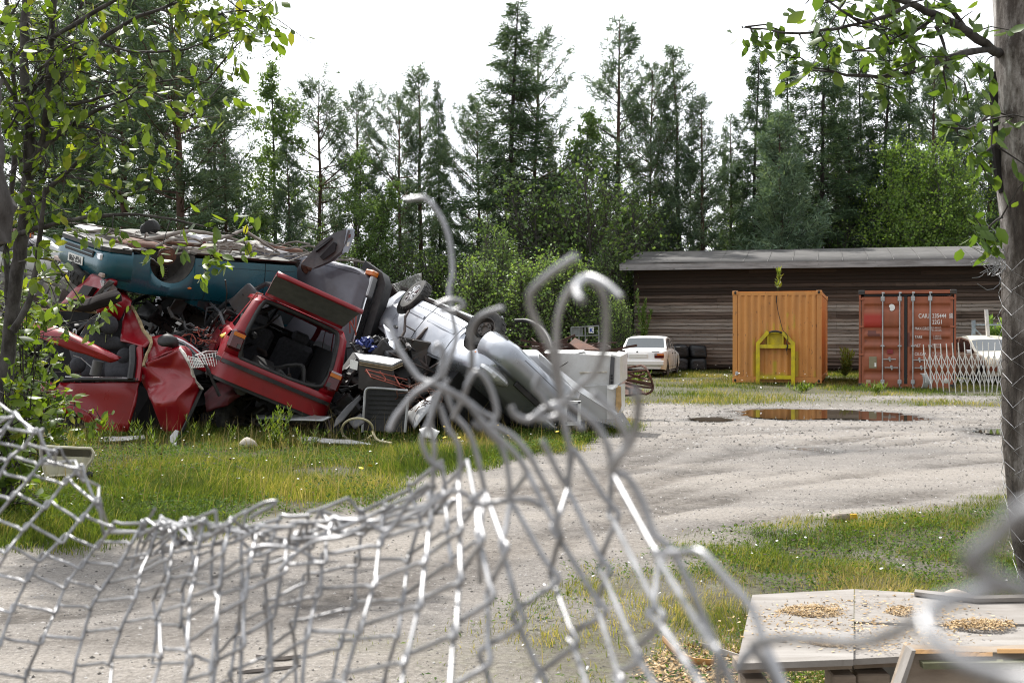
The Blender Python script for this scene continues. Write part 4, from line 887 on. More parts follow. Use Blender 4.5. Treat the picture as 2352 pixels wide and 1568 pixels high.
def wheel(root, c, sy, r, rim='steel', steer=0, wd=.175):
    Mx = Matrix.Rotation(R(steer), 3, 'Z') @ Matrix.Rotation(-sy*math.pi/2, 3, 'X'); c = Vector(c)
    m = MB(); w2 = wd/2; m.lathe([(r*.60, -w2*.9), (r*.70, -w2), (r*.93, -w2*.92), (r*.985, -w2*.6), (r, -w2*.3), (r, w2*.3), (r*.985, w2*.6), (r*.93, w2*.92), (r*.70, w2), (r*.60, w2*.9), (r*.58, 0)], 40, Mx, c)
    for k in range(40):
        an = 2*math.pi*k/40; m.box(c+Mx @ Vector((r*1.0*math.cos(an), r*1.0*math.sin(an), .03 if k % 2 else -.03)), (.012, .022, wd*.42), Mx @ Matrix.Rotation(an, 3, 'Z'))
    ty = m.build('tyre', TYRE, root, True, smooth=35)
    m = MB(); m.lathe([(r*.62, -w2*.8), (r*.60, w2*.92), (r*.56, w2*.92), (r*.53, w2*.2), (r*.50, -w2*.1), (0.0, -w2*.1)], 32, Mx, c)
    if rim == 'alloy':
        for k in range(8):
            an = 2*math.pi*k/8; p0 = Vector((math.cos(an)*.04, math.sin(an)*.04, w2*.72)); p1 = Vector((math.cos(an)*r*.57, math.sin(an)*r*.57, w2*.82)); m.tube([c+Mx @ p0, c+Mx @ p1], [.030, .020], 6, up=Mx @ Vector((0, 0, 1)))
        m.lathe([(.055, w2*.3), (.055, w2*.85), (.0, w2*.9)], 20, Mx, c); mt = ALLOY
    else:
        m.lathe([(r*.40, -w2*.1), (r*.36, w2*.55), (r*.2, w2*.62), (r*.15, w2*.35), (0, w2*.35)], 28, Mx, c)
        for k in range(8): an = 2*math.pi*k/8; m.ball(c+Mx @ Vector((math.cos(an)*r*.28, math.sin(an)*r*.28, w2*.6)), .016, 6, 4)
        mt = STEEL
    rm = m.build('rim', mt, root, True, smooth=35); return ty, rm
def ribbon(m, path, up, hgt, thk):
    """rectangular strip swept along path"""
    path = [Vector(p) for p in path]; rows = []
    for i, p in enumerate(path):
        t = (path[min(i+1, len(path)-1)]-path[max(i-1, 0)]).normalized(); u = Vector(up); n = t.cross(u).normalized()
        rows.append([p-u*hgt/2-n*thk/2, p+u*hgt/2-n*thk/2, p+u*hgt/2+n*thk/2, p-u*hgt/2+n*thk/2])
    m.grid(rows, True); n0 = len(m.v); 
    for r in (rows[0], rows[-1]): m.add(r, [[0, 1, 2, 3]])
    return m
def nose_path(L, W, sgn, out=.05, wrap=.35, n=15):
    pts = []
    for i in range(n):
        t = -1+2*i/(n-1); y = t*(W/2+out*.35); e = max(0, abs(t)-.78)/.22; pts.append(Vector((sgn*(L/2+out-wrap*e**1.6*.9), y*(1-.0*e), 0)))
    return pts
def bumper_loft(m, path, z0, z1, bulge, n=9):
    rows = []
    for i, p in enumerate(path):
        t = (path[min(i+1, len(path)-1)]-path[max(i-1, 0)]).normalized(); nn = Vector((t.y, -t.x, 0)); nn = nn if nn.x*p.x > 0 or abs(p.x) < .1 else -nn; r = []
        for k in range(n):
            f = k/(n-1); r.append(p+Vector((0, 0, z0+(z1-z0)*f))+nn*(bulge*math.sin(math.pi*f)**.7-.04*(f in (0, 1)))+Vector((0, 0, 0)))
        rows.append(r)
    m.grid(rows); return m
def quad_part(name, pts, mat, root, thick, local=True):
    m = MB(); a, b, c = Vector(pts[0]), Vector(pts[1]), Vector(pts[2]); n = (b-a).cross(c-a).normalized()*thick
    m.prism(pts, n); return m.build(name, mat, root, local)
SALOON_B = [(-2.05, .60), (-1.98, .86), (-1.2, .90), (0, .90), (.85, .88), (1.9, .74), (2.0, .66), (2.05, .5)]
SALOON_T = [(-2.05, .62), (-1.98, .88), (-1.35, .935), (-.92, 1.33), (-.3, 1.385), (.15, 1.36), (.85, .93), (1.9, .77), (2.0, .68), (2.05, .52)]
# ------------------------------------------------------------------ parked white saloon by the shed
WHITEP = paint('white_car_paint', (.74, .74, .73), (.35, .32, .28), .3, amt=.35)
c0 = P(1416, 868, 40.6); rt = yaw(90-15)
cen = Vector((4.72, 40.2, -.02))
sal, pp, sec, hw, dn = car('parked_car', 'white boxy saloon parked tail first towards the camera beside black bales', cen, rt, WHITEP, 4.1, 1.60, SALOON_B, SALOON_T, g=(.85, .15, -.92, -1.35), pillars=(-.05, -.72), seams=(.62, -.1), tumb=.16)
m = MB(); m.box((-2.075, 0, .50), (.09, 1.54, .17), bev=.03); m.build('bumper', WHITEP, sal, True)
for sy in (1, -1):
    m = MB(); m.box((-2.035, sy*.595, .735), (.06, .31, .155), bev=.015); lm = m.build('tail_lamp', REDL, sal, True); m = MB(); m.box((-2.068, sy*.64, .775), (.012, .21, .05)); m.build('indicator', AMBER, lm); m = MB(); m.box((-2.068, sy*.49, .775), (.012, .08, .05)); m.build('reversing_lamp', LENS, lm)
m = MB(); m.box((-2.05, .08, .735), (.02, .62, .14), bev=.01); m.build('number_panel', WHITEP, sal, True)
m = MB(); m.box((-2.085, -.32, .52), (.012, .12, .11)); m.box((-2.06, -.48, .865), (.012, .24, .022)); m.build('dark_badge', BLACK, sal, True)
m = MB(); m.ball((-2.055, .12, .865), (.008, .032, .032), 14, 8); m.build('round_emblem', dull('emblem', (.1, .1, .11), .3), sal, True)
for sx in (-.28, .45):
    m = MB(); m.box((sx, -.805, .80), (.11, .03, .025), bev=.008); m.build('door_handle', BLACK, sal, True)
m = MB(); m.box((.68, -.89, .95), (.09, .16, .11), bev=.02); m.build('wing_mirror', BLACK, sal, True)
m = MB(); m.box((-.3, 0, .75), (1.5, 1.3, .5)); 
for sy in (.36, -.36): m.box((-.15, sy, 1.0), (.12, .5, .3), bev=.04); m.box((-.15, sy, 1.2), (.1, .26, .13), bev=.04)
m.build('seats', INTER, sal, True)
# ------------------------------------------------------------------ cream car behind the trellis
CREAM = paint('cream_car_paint', (.74, .69, .55), (.32, .26, .18), .3, amt=.4)
cc_ = Vector((14.15, 35.2, -.06)); rt = yaw(-90+6)
crm, pp, sec, hw, dn = car('parked_car', 'cream coloured old saloon facing the camera behind the white trellis gate', cc_, rt, CREAM, 4.2, 1.62, [(-2.1, .6), (-2.0, .86), (.9, .9), (1.95, .80), (2.1, .62)], [(-2.1, .62), (-2.0, .88), (-1.3, .95), (-.9, 1.38), (-.2, 1.45), (.3, 1.37), (.9, .95), (1.95, .84), (2.1, .64)], g=(.9, .33, -.9, -1.3), tumb=.16)
m = MB(); m.box((2.13, 0, .70), (.05, 1.3, .17)); m.build('grille', BLACK, crm, True); m = MB()
for k in range(7): m.box((2.16, -.4+k*.13, .70), (.02, .022, .16))
m.build('grille_bar', CHROME, crm, True)
for sy in (.62, .40, -.40, -.62):
    m = MB(); m.ball((2.14, sy, .70), (.05, .095, .095), 16, 10); m.build('headlight', LENS, crm, True)
m = MB(); ribbon(m, [p+Vector((0, 0, .50)) for p in nose_path(4.2, 1.62, 1)], (0, 0, 1), .13, .05); m.build('bumper', CHROME, crm, True)
m = MB(); m.box((.72, -.88, .97), (.09, .18, .11), bev=.02); m.build('wing_mirror', CHROME, crm, True)
m = MB(); m.box((-.3, 0, .75), (1.5, 1.3, .5)); m.build('seats', INTER, crm, True)
# ================================================================== THE WRECK HEAP
def basis(F, U):
    F = Vector(F).normalized(); U = Vector(U); U = (U-F*U.dot(F)).normalized(); Lf = U.cross(F)
    return Matrix((F, Lf, U)).transposed()
def slab(name, pts, mat, parent, thick=.02, sub=0, amp=.0, seed=0, smooth=None, fan=None):
    """sheet of metal: pts are (px, py, depth); fan = index of a centre point"""
    v = [P(*p) for p in pts]; m = MB()
    if fan is not None:
        n = len(v)-1; m.add(v, [[i, (i+1) % n, n] for i in range(n)])
    else: m.add(v, [list(range(len(v)))])
    me = bpy.data.meshes.new(name); inv = wmat(parent).inverted() if parent is not None else Matrix.Translation(-v[0])
    bm = bmesh.new(); vs = [bm.verts.new(inv @ q) for q in v]
    for f in m.f: bm.faces.new([vs[i] for i in f])
    bmesh.ops.triangulate(bm, faces=bm.faces)
    if sub:
        bmesh.ops.subdivide_edges(bm, edges=bm.edges, cuts=sub, use_grid_fill=True)
        for q in bm.verts: q.co += noise.noise_vector(q.co*3.1+Vector((seed*3.3, 1, 0)))*amp
    bmesh.ops.recalc_face_normals(bm, faces=bm.faces); bm.to_mesh(me); bm.free(); me.materials.append(mat)
    if smooth is not None:
        me.polygons.foreach_set('use_smooth', [True]*len(me.polygons)); me.set_sharp_from_angle(angle=R(smooth))
    o = bpy.data.objects.new(name, me); COL.objects.link(o)
    if parent is not None: o.parent = parent
    else: o.location = v[0]; EXT[o.name] = Matrix.Translation(v[0])
    md = o.modifiers.new('thickness', 'SOLIDIFY'); md.thickness = thick; md.offset = 0
    return o
def pipe(name, pts, r, mat, parent=None, n=8, sm=2, flat=1.0):
    m = MB(); m.tube(chaikin([P(*p) for p in pts], sm) if sm else [P(*p) for p in pts], r, n, flat=flat); return m.build(name, mat, parent, smooth=50)
TEAL = paint('teal_paint', (.006, .075, .105), (.035, .035, .033), .24, 1.6, metal=.2, amt=.5, coat=.3); REDP = paint('red_paint', (.25, .003, .010), (.07, .012, .014), .3, 1.9, amt=.4, coat=.22); SILV = paint('silver_paint', (.36, .38, .42), (.22, .20, .19), .3, 2.0, metal=.55, amt=.35); GREYP = paint('grey_violet_paint', (.115, .115, .135), (.07, .045, .035), .42, 1.4, metal=.4, amt=.6)
MAROON = dull('maroon_primer', (.10, .055, .06), .5, .3, 4)
# ---- teal car on its roof
B = [(-2.3, .58), (-2.15, .82), (-1.3, .90), (0, .90), (1.0, .87), (1.9, .80), (2.15, .74), (2.23, .66)]; T_ = [(-2.3, .6), (-2.15, .9), (-1.75, 1.02), (-1.2, 1.30), (-.4, 1.34), (.2, 1.30), (1.0, .91), (1.9, .84), (2.15, .77), (2.23, .68)]
Rt = basis((-.69, -.72, .02), (-.17, .13, -1.0))
def fit(Rm, local, px): return P(*px)-Rm @ Vector(local)
loc = fit(Rt, (2.0, -.80, .26), (292, 582, 16.5))
teal, pp, sec, hw, dn = car('wrecked_car', 'teal car lying on its roof on top of the heap with its plate upside down', loc, Rt, TEAL, 4.45, 1.68, B, T_, g=(1.0, .2, -1.2, -1.75), wheel_list=[], dent=.02, seed=3, ra=.36, seams=(.72, -.30, -1.2))
SD = -1   # the side that faces the camera
m = MB(); bumper_loft(m, nose_path(4.45, 1.70, 1, .02, n=25), .24, .68, .07); bmp = m.build('bumper', TEAL, teal, True, smooth=40)
m = MB(); ribbon(m, [p+Vector((0, 0, .235)) for p in nose_path(4.45, 1.66, 1, .04)], (0, 0, 1), .06, .06); m.build('bumper_lip', PLASTIC, bmp)
m = MB(); m.box((2.305, 0, .355), (.03, .88, .10), bev=.01); m.build('air_intake', BLACK, teal, True)
m = MB(); m.box((2.322, 0, .355), (.012, .86, .014)); m.build('intake_bar', TEAL, teal, True)
for sy in (1, -1):
    m = MB(); m.box((2.285, sy*.58, .36), (.05, .20, .105), Matrix.Rotation(R(-sy*8), 3, 'Z'), bev=.02); m.build('fog_lamp', LENS, teal, True)
    m = MB(); m.box((2.265, sy*.62, .60), (.05, .30, .065), Matrix.Rotation(R(-sy*11), 3, 'Z'), bev=.012); m.build('indicator', dull('clear_orange_lens', (.35, .26, .22), .2), teal, True)
    m = MB(); m.box((2.19, sy*.56, .73), (.10, .34, .11), Matrix.Rotation(R(-sy*10), 3, 'Z'), bev=.02); m.build('headlight', LENS, teal, True)
m = MB(); m.box((2.322, .06, .50), (.012, .46, .125), bev=.004); plt = m.build('number_plate', PLATE, teal, True)
text_mesh('VGF-998', .118, 'plate_letters', BLACK, plt, Matrix.Translation((2.3305, .06, .461)) @ Matrix.Rotation(math.pi/2, 4, 'Z') @ Matrix.Rotation(math.pi/2, 4, 'X'), 'CENTER', .003, .88)
for sx in (-.05, -.98):
    m = MB(); m.ball((sx, SD*(sec(sx)[3][0]+.004), .78), (.085, .018, .03), 14, 8); m.build('door_handle', PLASTIC, teal, True)
m = MB(); m.ball((.98, SD*(sec(.98)[2][0]+.005), .70), (.035, .008, .018), 12, 6); m.build('side_indicator', AMBER, teal, True)
for wx in (1.28, -1.25):
    for sy in (1, -1):
        Mx = Matrix.Rotation(R(8), 3, 'Z') @ Matrix.Rotation(-sy*math.pi/2, 3, 'X'); c = Vector((wx, sy*.63, .27)); m = MB()
        m.lathe([(.13, -.03), (.135, .0), (.13, .02), (.07, .03), (.065, .06), (.0, .065)], 26, Mx, c)
        for k in range(5): an = k*1.2566; m.ball(c+Mx @ Vector((.05*math.cos(an), .05*math.sin(an), .045)), .012, 6, 4)
        hb = m.build('brake_disc', RUST, teal, True, smooth=40); m = MB(); m.tube([c, c+Vector((0, -sy*.1, .12)), c+Vector((-.02, -sy*.12, .34))], [.06, .05, .045], 8)
        for k in range(5):
            rows_ = [c+Vector((-.02+.07*math.cos(a), -sy*.12+.07*math.sin(a), .18+.035*k+.035*a/6.28)) for a in np.linspace(0, 6.28, 14)]; m.tube(rows_, .009, 5)
        m.build('suspension_strut', DARK, hb)
# scrap and branches on its belly
Rinv = Rt
def on(l): return loc+Rt @ Vector(l)
BR = dull('grey_branch', (.21, .185, .165), .9, .35, 8); 
def stick(lab, pts, r, cat='branch'):
    m = MB(); p = chaikin([P(*q) for q in pts], 1); m.tube(p, [r*(1-.55*i/(len(p)-1)) for i in range(len(p))], 7); return tag(m.build('dead_branch', BR, smooth=60), lab, cat, 'branches on the belly of the teal car')
stick('thick grey branch lying along the belly of the teal car', [(310, 556, 17.6), (370, 545, 17.8), (425, 530, 18.0), (480, 535, 18.3), (560, 556, 18.7), (650, 590, 19.2)], .04)
stick('forked grey branch rising over the tail of the teal car', [(470, 551, 18.0), (520, 545, 18.4), (562, 527, 18.8), (580, 522, 18.9)], .035)
stick('thin branch sloping down to the rear hub of the teal car', [(560, 528, 18.6), (600, 555, 18.9), (640, 580, 19.2), (672, 597, 19.3)], .028)
stick('crooked branch above the tail of the teal car', [(585, 545, 19.4), (620, 562, 19.5), (660, 572, 19.8), (705, 588, 20.2)], .03)
g = np.random.default_rng(77); A_, B_ = [], []
m = MB()
for k in range(64):
    a = on((g.uniform(-2.0, 1.6), g.uniform(-.72, .72), .20)); d = Rt @ Vector((g.normal(0, .7), g.normal(0, .25), 0)); d.z = g.normal(.06, .07); m.tube(chaikin([a, a+d*.5+Vector((0, 0, g.uniform(.03, .12))), a+d], 1), g.uniform(.008, .022), 5)
tag(m.build('twigs', BR), 'tangle of dead twigs and rods over the belly of the teal car', 'twigs', kind='stuff')
for i, (lab, q, sc, mt) in enumerate((('crumpled grey sheet over the front wheel of the teal car', [(268, 572, 16.9), (310, 575, 16.75), (352, 596, 16.8), (372, 612, 17.1), (330, 590, 17.4), (280, 560, 17.8)], .05, GALV), ('bent dark bonnet strip along the nose of the teal car', [(150, 526, 17.4), (168, 523, 17.6), (268, 570, 17.2), (286, 583, 16.9), (270, 580, 16.8)], .02, PLASTIC), ('long pale sheet lying across the belly of the teal car', [(165, 532, 18.2), (300, 528, 18.6), (420, 535, 18.9), (430, 548, 18.3), (300, 551, 17.8)], .03, UNDER), ('pale boards heaped on the tail end of the teal car', [(470, 560, 18.9), (590, 552, 19.6), (640, 583, 19.8), (560, 592, 18.9)], .03, dull('pale_boards', (.30, .28, .25), .85, .3, 5, sc=(4, .6, 1))), ('flat grey panel pushed over the nose of the teal car', [(168, 520, 18.0), (215, 516, 18.4), (252, 528, 18.2), (230, 540, 17.8)], .03, GALV))):
    tag(slab('metal_sheet', q, mt, None, .012, 4, sc, i, 40), lab, 'metal sheet')
m = MB(); c = P(482, 583, 17.9); m.box(c+Vector((0, 0, .05)), (.26, .15, .2), yaw(25), bev=.04); j = thing('plastic_canister', 'milky plastic canister with a red cap on the teal car', 'canister', tuple(c)); jm = NT('milky_plastic'); jm.set(color=(.62, .60, .44), rough=.4); m.build('canister', jm.m, j); m = MB(); m.lathe([(.03, 0), (.03, .04), (0, .045)], 12, None, c+Vector((-.08, 0, .15))); m.build('cap', REDL, j)
m = MB(); c = P(345, 521, 18.4); m.ball(c, (.16, .1, .12), 12, 8).jitter(.05, 6); tag(m.build('rubber_lump', BLACK), 'black rubber lump on the far edge of the teal car', 'scrap')
# ---- grey saloon lying on its side behind, bonnet towards the camera
Rg = basis((.87, -.44, -.20), (-.42, -.87, .22))
loc = fit(Rg, (1.95, .72, .74), (832, 629, 18.7))
gr_, pp, sec, hw, dn = car('wrecked_car', 'grey square saloon lying on its side with its bonnet facing the camera', loc, Rg, GREYP, 4.2, 1.64, [(-2.1, .6), (0, .9), (.85, .88), (1.98, .78), (2.1, .70)], [(-2.1, .62), (-1.3, .94), (-.9, 1.36), (.1, 1.38), (.85, .92), (1.98, .81), (2.1, .72)], g=(.85, .1, -.9, -1.3), wheel_list=[], dent=.012, seed=6, seams=(.85,))
m = MB(); ribbon(m, [p+Vector((0, 0, .42)) for p in nose_path(4.2, 1.72, 1, .12, .5)], (0, 0, 1), .22, .14); m.build('bumper', PLASTIC, gr_, True, smooth=40)
for sy in (1, -1):
    m = MB(); m.box((2.10, sy*.56, .62), (.07, .34, .17), bev=.02); hl = m.build('headlight', LENS, gr_, True); m = MB(); m.box((2.05, sy*.775, .63), (.16, .09, .17), bev=.015); m.build('indicator', AMBER, hl)
m = MB()
for k in range(6): m.box((2.11, 0, .555+k*.026), (.05, .74, .013))
m.build('grille', CHROME, gr_, True)
m = MB(); m.tube([Vector((.82, y, .935)) for y in (-.6, .6)], .012, 6); m.tube([(1.95, .70, .80), (.95, .72, .90)], .004, 4); m.tube([(1.95, -.70, .80), (.95, -.72, .90)], .004, 4); m.build('bonnet_gap', SEAM, gr_, True)
# ---- loose car door standing up
dr = thing('car_door', 'loose light blue grey car door standing upright above the grey saloon', 'car door', tuple(P(750, 590, 18.6)))
SKY = paint('pale_blue_paint', (.36, .43, .52), (.2, .18, .16), .35)
DL = [(693, 607, 18.6), (735, 556, 18.6), (775, 534, 18.55), (796, 527, 18.5), (806, 530, 18.5), (801, 545, 18.5), (786, 580, 18.5), (760, 601, 18.55), (720, 618, 18.6)]
slab('trim_panel', DL, TRIM, dr, .10, 2, .015, 2)
sh = [(a+9, b-3, d+.12) for a, b, d in DL]; slab('outer_skin', sh, SKY, dr, .03, 2, .01, 3)
slab('edge_strip', [(796, 527, 18.46), (812, 525, 18.5), (814, 540, 18.5), (800, 578, 18.52), (786, 581, 18.46)], SKY, dr, .03)
slab('red_reflector', [(801, 539, 18.40), (806, 537, 18.42), (805, 546, 18.42), (800, 547, 18.40)], REDL, dr, .012); slab('door_latch', [(797, 557, 18.40), (803, 555, 18.42), (801, 565, 18.42), (795, 566, 18.40)], CHROME, dr, .02)
slab('armrest', [(735, 590, 18.50), (768, 556, 18.47), (773, 560, 18.46), (770, 578, 18.47), (742, 597, 18.5)], INTER, dr, .06); slab('window_ledge', [(724, 575, 18.52), (762, 544, 18.5), (764, 548, 18.5), (726, 579, 18.5)], PLASTIC, dr, .05)
# ---- silver hatchback on its roof, nose down to the right
Fv = (.55, -.80, -.27)
B = [(-2.0, .58), (-1.9, .9), (-1.2, .96), (0, .95), (.95, .90), (1.75, .80), (1.95, .66), (2.02, .5)]; T_ = [(-2.0, .6), (-1.9, .93), (-1.82, 1.1), (-1.55, 1.40), (-.6, 1.44), (.1, 1.40), (.95, .95), (1.75, .84), (1.95, .68), (2.02, .52)]
Rs = basis((.47, -.85, -.22), (-.62, -.146, -.762))
loc = fit(Rs, (-1.22, .76, .29), (950, 686, 18.6))
silv, pp, sec, hw, dn = car('wrecked_car', 'silver hatchback lying on its roof with two wheels in the air', loc, Rs, SILV, 4.05, 1.66, B, T_, g=(.95, .1, -1.55, -1.9), wheels=(1.22, -1.22), wheel_list=[(1.22, -1)], dent=.02, seed=9, ra=.335, seams=(.78, -.32), pillars=(-.3, -1.15), skip=('side_window', 'windscreen'))
wheel(silv, (-1.22, .75, .24), 1, .29, 'alloy', 6); wheel(silv, (1.22, .75, .24), 1, .29, 'steel', -24)
for sy in (1, -1):
    m = MB(); m.ball((1.86, sy*.58, .71), (.26, .21, .10), 20, 12, Matrix.Rotation(R(-sy*28), 3, 'Z')); m.build('headlight', LENS, silv, True)
    m = MB(); m.ball((2.085, sy*.56, .44), (.05, .12, .05), 14, 8, Matrix.Rotation(R(-sy*22), 3, 'Z')); m.build('fog_lamp', LENS, silv, True)
m = MB(); bumper_loft(m, nose_path(4.05, 1.68, 1, .02, .5, 25), .22, .60, .10); m.build('bumper', SILV, silv, True, smooth=60, solid=.02)
m = MB(); bumper_loft(m, nose_path(4.05, 1.66, 1, .05, .5, 25)[5:-5], .27, .37, .06); m.build('air_intake', PLASTIC, silv, True, smooth=60)
m = MB(); m.box((2.06, 0, .62), (.04, .7, .08), bev=.01); m.build('grille', PLASTIC, silv, True)
for sx in (.0, -.95):
    m = MB(); m.ball((sx, (sec(sx)[3][0]+.002), .84), (.085, .02, .03), 12, 8); m.build('door_handle', PLASTIC, silv, True)
for xa, xb in ((.70, -.22), (-.36, -.88)):
    m = MB(); ribbon(m, [Vector((x, (sec(x)[1][0]+.006), .50)) for x in np.linspace(xa, xb, 8)], (0, 0, 1), .05, .012); m.build('side_moulding', SILV, silv, True)
m = MB(); m.ball((1.52, (sec(1.0)[2][0]+.0), .60), (.03, .01, .016), 10, 6); m.build('side_indicator', AMBER, silv, True)
m = MB(); m.box((.0, 0, 1.1), (2.2, 1.2, .5)); m.build('crushed_cabin', INTER, silv, True)
# ---- red hatchback, tail towards the camera, tailgate up
Rh = basis((-.33, .93, .06), (.40, .08, .92))
B = [(-1.95, .55), (-1.88, .86), (-1.0, .90), (.9, .9), (2.0, .7)]; T_ = [(-1.95, .57), (-1.88, .92), (-1.64, 1.46), (-1.2, 1.50), (0, 1.5), (.9, .95), (2.0, .74)]
loc = fit(Rh, (-1.9, .80, .62), (518, 800, 15.75))
hat, pp, sec, hw, dn = car('wrecked_car', 'red hatchback with its tailgate open towards the camera in the middle of the heap', loc, Rh, REDP, 3.9, 1.66, B, T_, g=(.9, .1, -1.62, -1.85), wheels=(1.15, -1.2), wheel_list=[], skip=('rear', 'tail', 'rear_window', 'side_window', 'windscreen'), dent=.015, seed=4, cut=None, seams=(-.9,), pillars=(-.3, -1.0), tumb=.20, sill=.24)
# tail: opening ring, lower panel, lamps, bumper, tailgate
ringL = [(-1.90, .58, .575), (-1.91, .64, .80), (-1.85, .63, .98), (-1.69, .58, 1.38), (-1.65, .50, 1.44)]
ring = [Vector(p) for p in ringL]+[Vector((a, -b, c)) for a, b, c in ringL[::-1]]
m = MB(); rg_ = chaikin(ring+[ring[0]], 2); m.tube(rg_, .032, 8); m.build('boot_seal', PLASTIC, hat, True, smooth=50)
m = MB()
for sy in (1, -1):
    outer = [(-1.90, .80, .56), (-1.90, .82, .80), (-1.82, .80, .92), (-1.68, .71, 1.36), (-1.64, .63, 1.46)]
    m.grid([[Vector((a, sy*b, c)) for a, b, c in outer], [Vector((a-.012, sy*b, c)) for a, b, c in ringL]])
m.grid([[Vector((-1.92, y, z)) for y in np.linspace(-.8, .8, 9)] for z in (.575, .50, .43)]); m.grid([[Vector((-1.65, y, z)) for y in np.linspace(-.62, .62, 7)] for z in (1.43, 1.48)])
m.build('tail_panel', REDP, hat, True, smooth=30, solid=.015)
for sy in (1, -1):
    m = MB(); m.box((-1.93, sy*.715, .78), (.07, .21, .27), Matrix.Rotation(R(sy*10), 3, 'Z') @ Matrix.Rotation(R(8), 3, 'Y'), bev=.03); tl = m.build('tail_lamp', REDL, hat, True); m = MB(); m.box((-1.972, sy*.71, .86), (.012, .16, .05)); m.build('indicator', AMBER, tl); m = MB(); m.box((-1.975, sy*.66, .715), (.012, .05, .06)); m.build('reversing_lamp', TRIM, tl)
m = MB(); ribbon(m, [p*1.0+Vector((.12, 0, .345)) for p in nose_path(4.05, 1.68, -1, .05, .4)], (0, 0, 1), .22, .08); bp = m.build('bumper', REDP, hat, True, smooth=40)
m = MB(); ribbon(m, [p*1.0+Vector((.12, 0, .465)) for p in nose_path(4.05, 1.70, -1, .075, .4)], (0, 0, 1), .05, .09); ribbon(m, [p*1.0+Vector((.12, 0, .22)) for p in nose_path(4.05, 1.66, -1, .03, .4)], (0, 0, 1), .06, .08); m.build('bumper_trim', PLASTIC, bp, smooth=40)
m = MB(); m.box((-.7, 0, .38), (2.1, 1.25, .03)); m.box((.15, 0, .75), (.03, 1.3, .9)); m.box((-.7, .62, .75), (2.2, .03, .8)); m.box((-.7, -.62, .75), (2.2, .03, .8)); m.build('boot_lining', INTER, hat, True)
m = MB()
for sy in (.32, -.32): m.box((-.35, sy, .78), (.16, .56, .62), Matrix.Rotation(R(-12), 3, 'Y'), bev=.06); m.box((-.42, sy, 1.16), (.1, .26, .16), bev=.04)
m.build('seat', FABRIC, hat, True)
tg = MB(); hy = [.60, .3, 0, -.3, -.60]; tilt = R(33)
rows = []
for s, zz, wd in ((0, 0, .58), (.10, .03, .58), (.42, .03, .61), (.60, -.01, .62), (.74, -.08, .63), (.80, -.16, .62)):
    rows.append([Vector((-1.63, 0, 1.50))+Vector((-s*math.cos(tilt), wd*q, s*math.sin(tilt)+zz)) for q in np.linspace(1, -1, 9)])
tg.grid(rows); tgo = tg.build('tailgate', REDP, hat, True, smooth=30, solid=.03)
m = MB(); m.grid([[p+Vector((.0, 0, -.045)) for p in r] for r in rows[1:-1]]); m.build('tailgate_lining', dull('grey_lining', (.10, .10, .095), .9, .2, 8), tgo, True, solid=.02)
m = MB(); m.ball((-1.60, .50, .92), (.1, .06, .05), 8, 5); m.box((-1.75, -.15, .52), (.28, .4, .12), Matrix.Rotation(R(25), 3, 'X'), bev=.02); m.box((-1.65, .22, .55), (.35, .32, .2), Matrix.Rotation(R(-20), 3, 'Y'), bev=.03); m.tube(chaikin([(-1.7, -.4, .55), (-1.6, -.3, .85), (-1.5, -.1, .7), (-1.6, .1, .6)]), .03, 6); m.jitter(.03, 5)
tag(m.build('boot_junk', PLASTIC, hat, True), None)
# ---- crushed red car in front, traced from its torn panels
wr = thing('wrecked_car', 'crushed red car at the front left of the heap with torn roof and folded door', 'car', tuple(G(300, 1000)))
DR = 16.2
slab('rear_quarter_panel', [(122, 900, 16.3), (140, 879, 16.25), (318, 878, 16.0), (314, 893, 15.98), (309, 930, 15.95), (298, 974, 16.0), (293, 993, 16.05), (217, 1000, 16.15), (219, 985, 16.12), (214, 962, 16.1), (203, 950, 16.1), (190, 946, 16.1), (172, 948, 16.12), (150, 950, 16.15), (120, 945, 16.3)], REDP, wr, .03, 4, .02, 1, 40)
slab('rear_quarter_panel', [(20, 860, 16.9), (122, 878, 16.3), (122, 946, 16.3), (60, 950, 16.6), (15, 930, 16.9)], REDP, wr, .03, 3, .02, 2, 40)
m = MB(); m.lathe([(.30, -.12), (.32, .0), (.30, .08), (.2, .08), (0, .06)], 26, Matrix.Rotation(math.pi/2, 3, 'X'), P(188, 990, 16.5)); m.build('tyre', TYRE, wr, smooth=40)
m = MB(); m.ball(P(190, 985, 16.6), (.42, .12, .40), 16, 10); m.build('wheel_well', INTER, wr)
pipe('window_sill', [(126, 874, 16.25), (200, 870, 16.12), (318, 872, 15.96)], .028, PLASTIC, wr, 6, 1); pipe('window_pillar', [(305, 796, 16.3), (306, 830, 16.1), (300, 872, 15.96)], .05, PLASTIC, wr, 6, 1); pipe('red_pillar', [(321, 798, 16.25), (322, 835, 16.1), (316, 876, 15.97)], .045, REDP, wr, 6, 1)
pipe('chrome_edge', [(150, 865, 16.2), (300, 868, 15.99)], .008, CHROME, wr, 6, 0)
A = [(328, 839, 16.0), (371, 820, 15.9), (413, 802, 15.85), (427, 822, 15.75), (440, 844, 15.75), (450, 877, 15.85), (464, 893, 15.9), (437, 950, 15.75), (410, 1009, 15.8), (372, 985, 15.95), (350, 927, 15.9), (338, 894, 16.05), (325, 869, 16.1)]
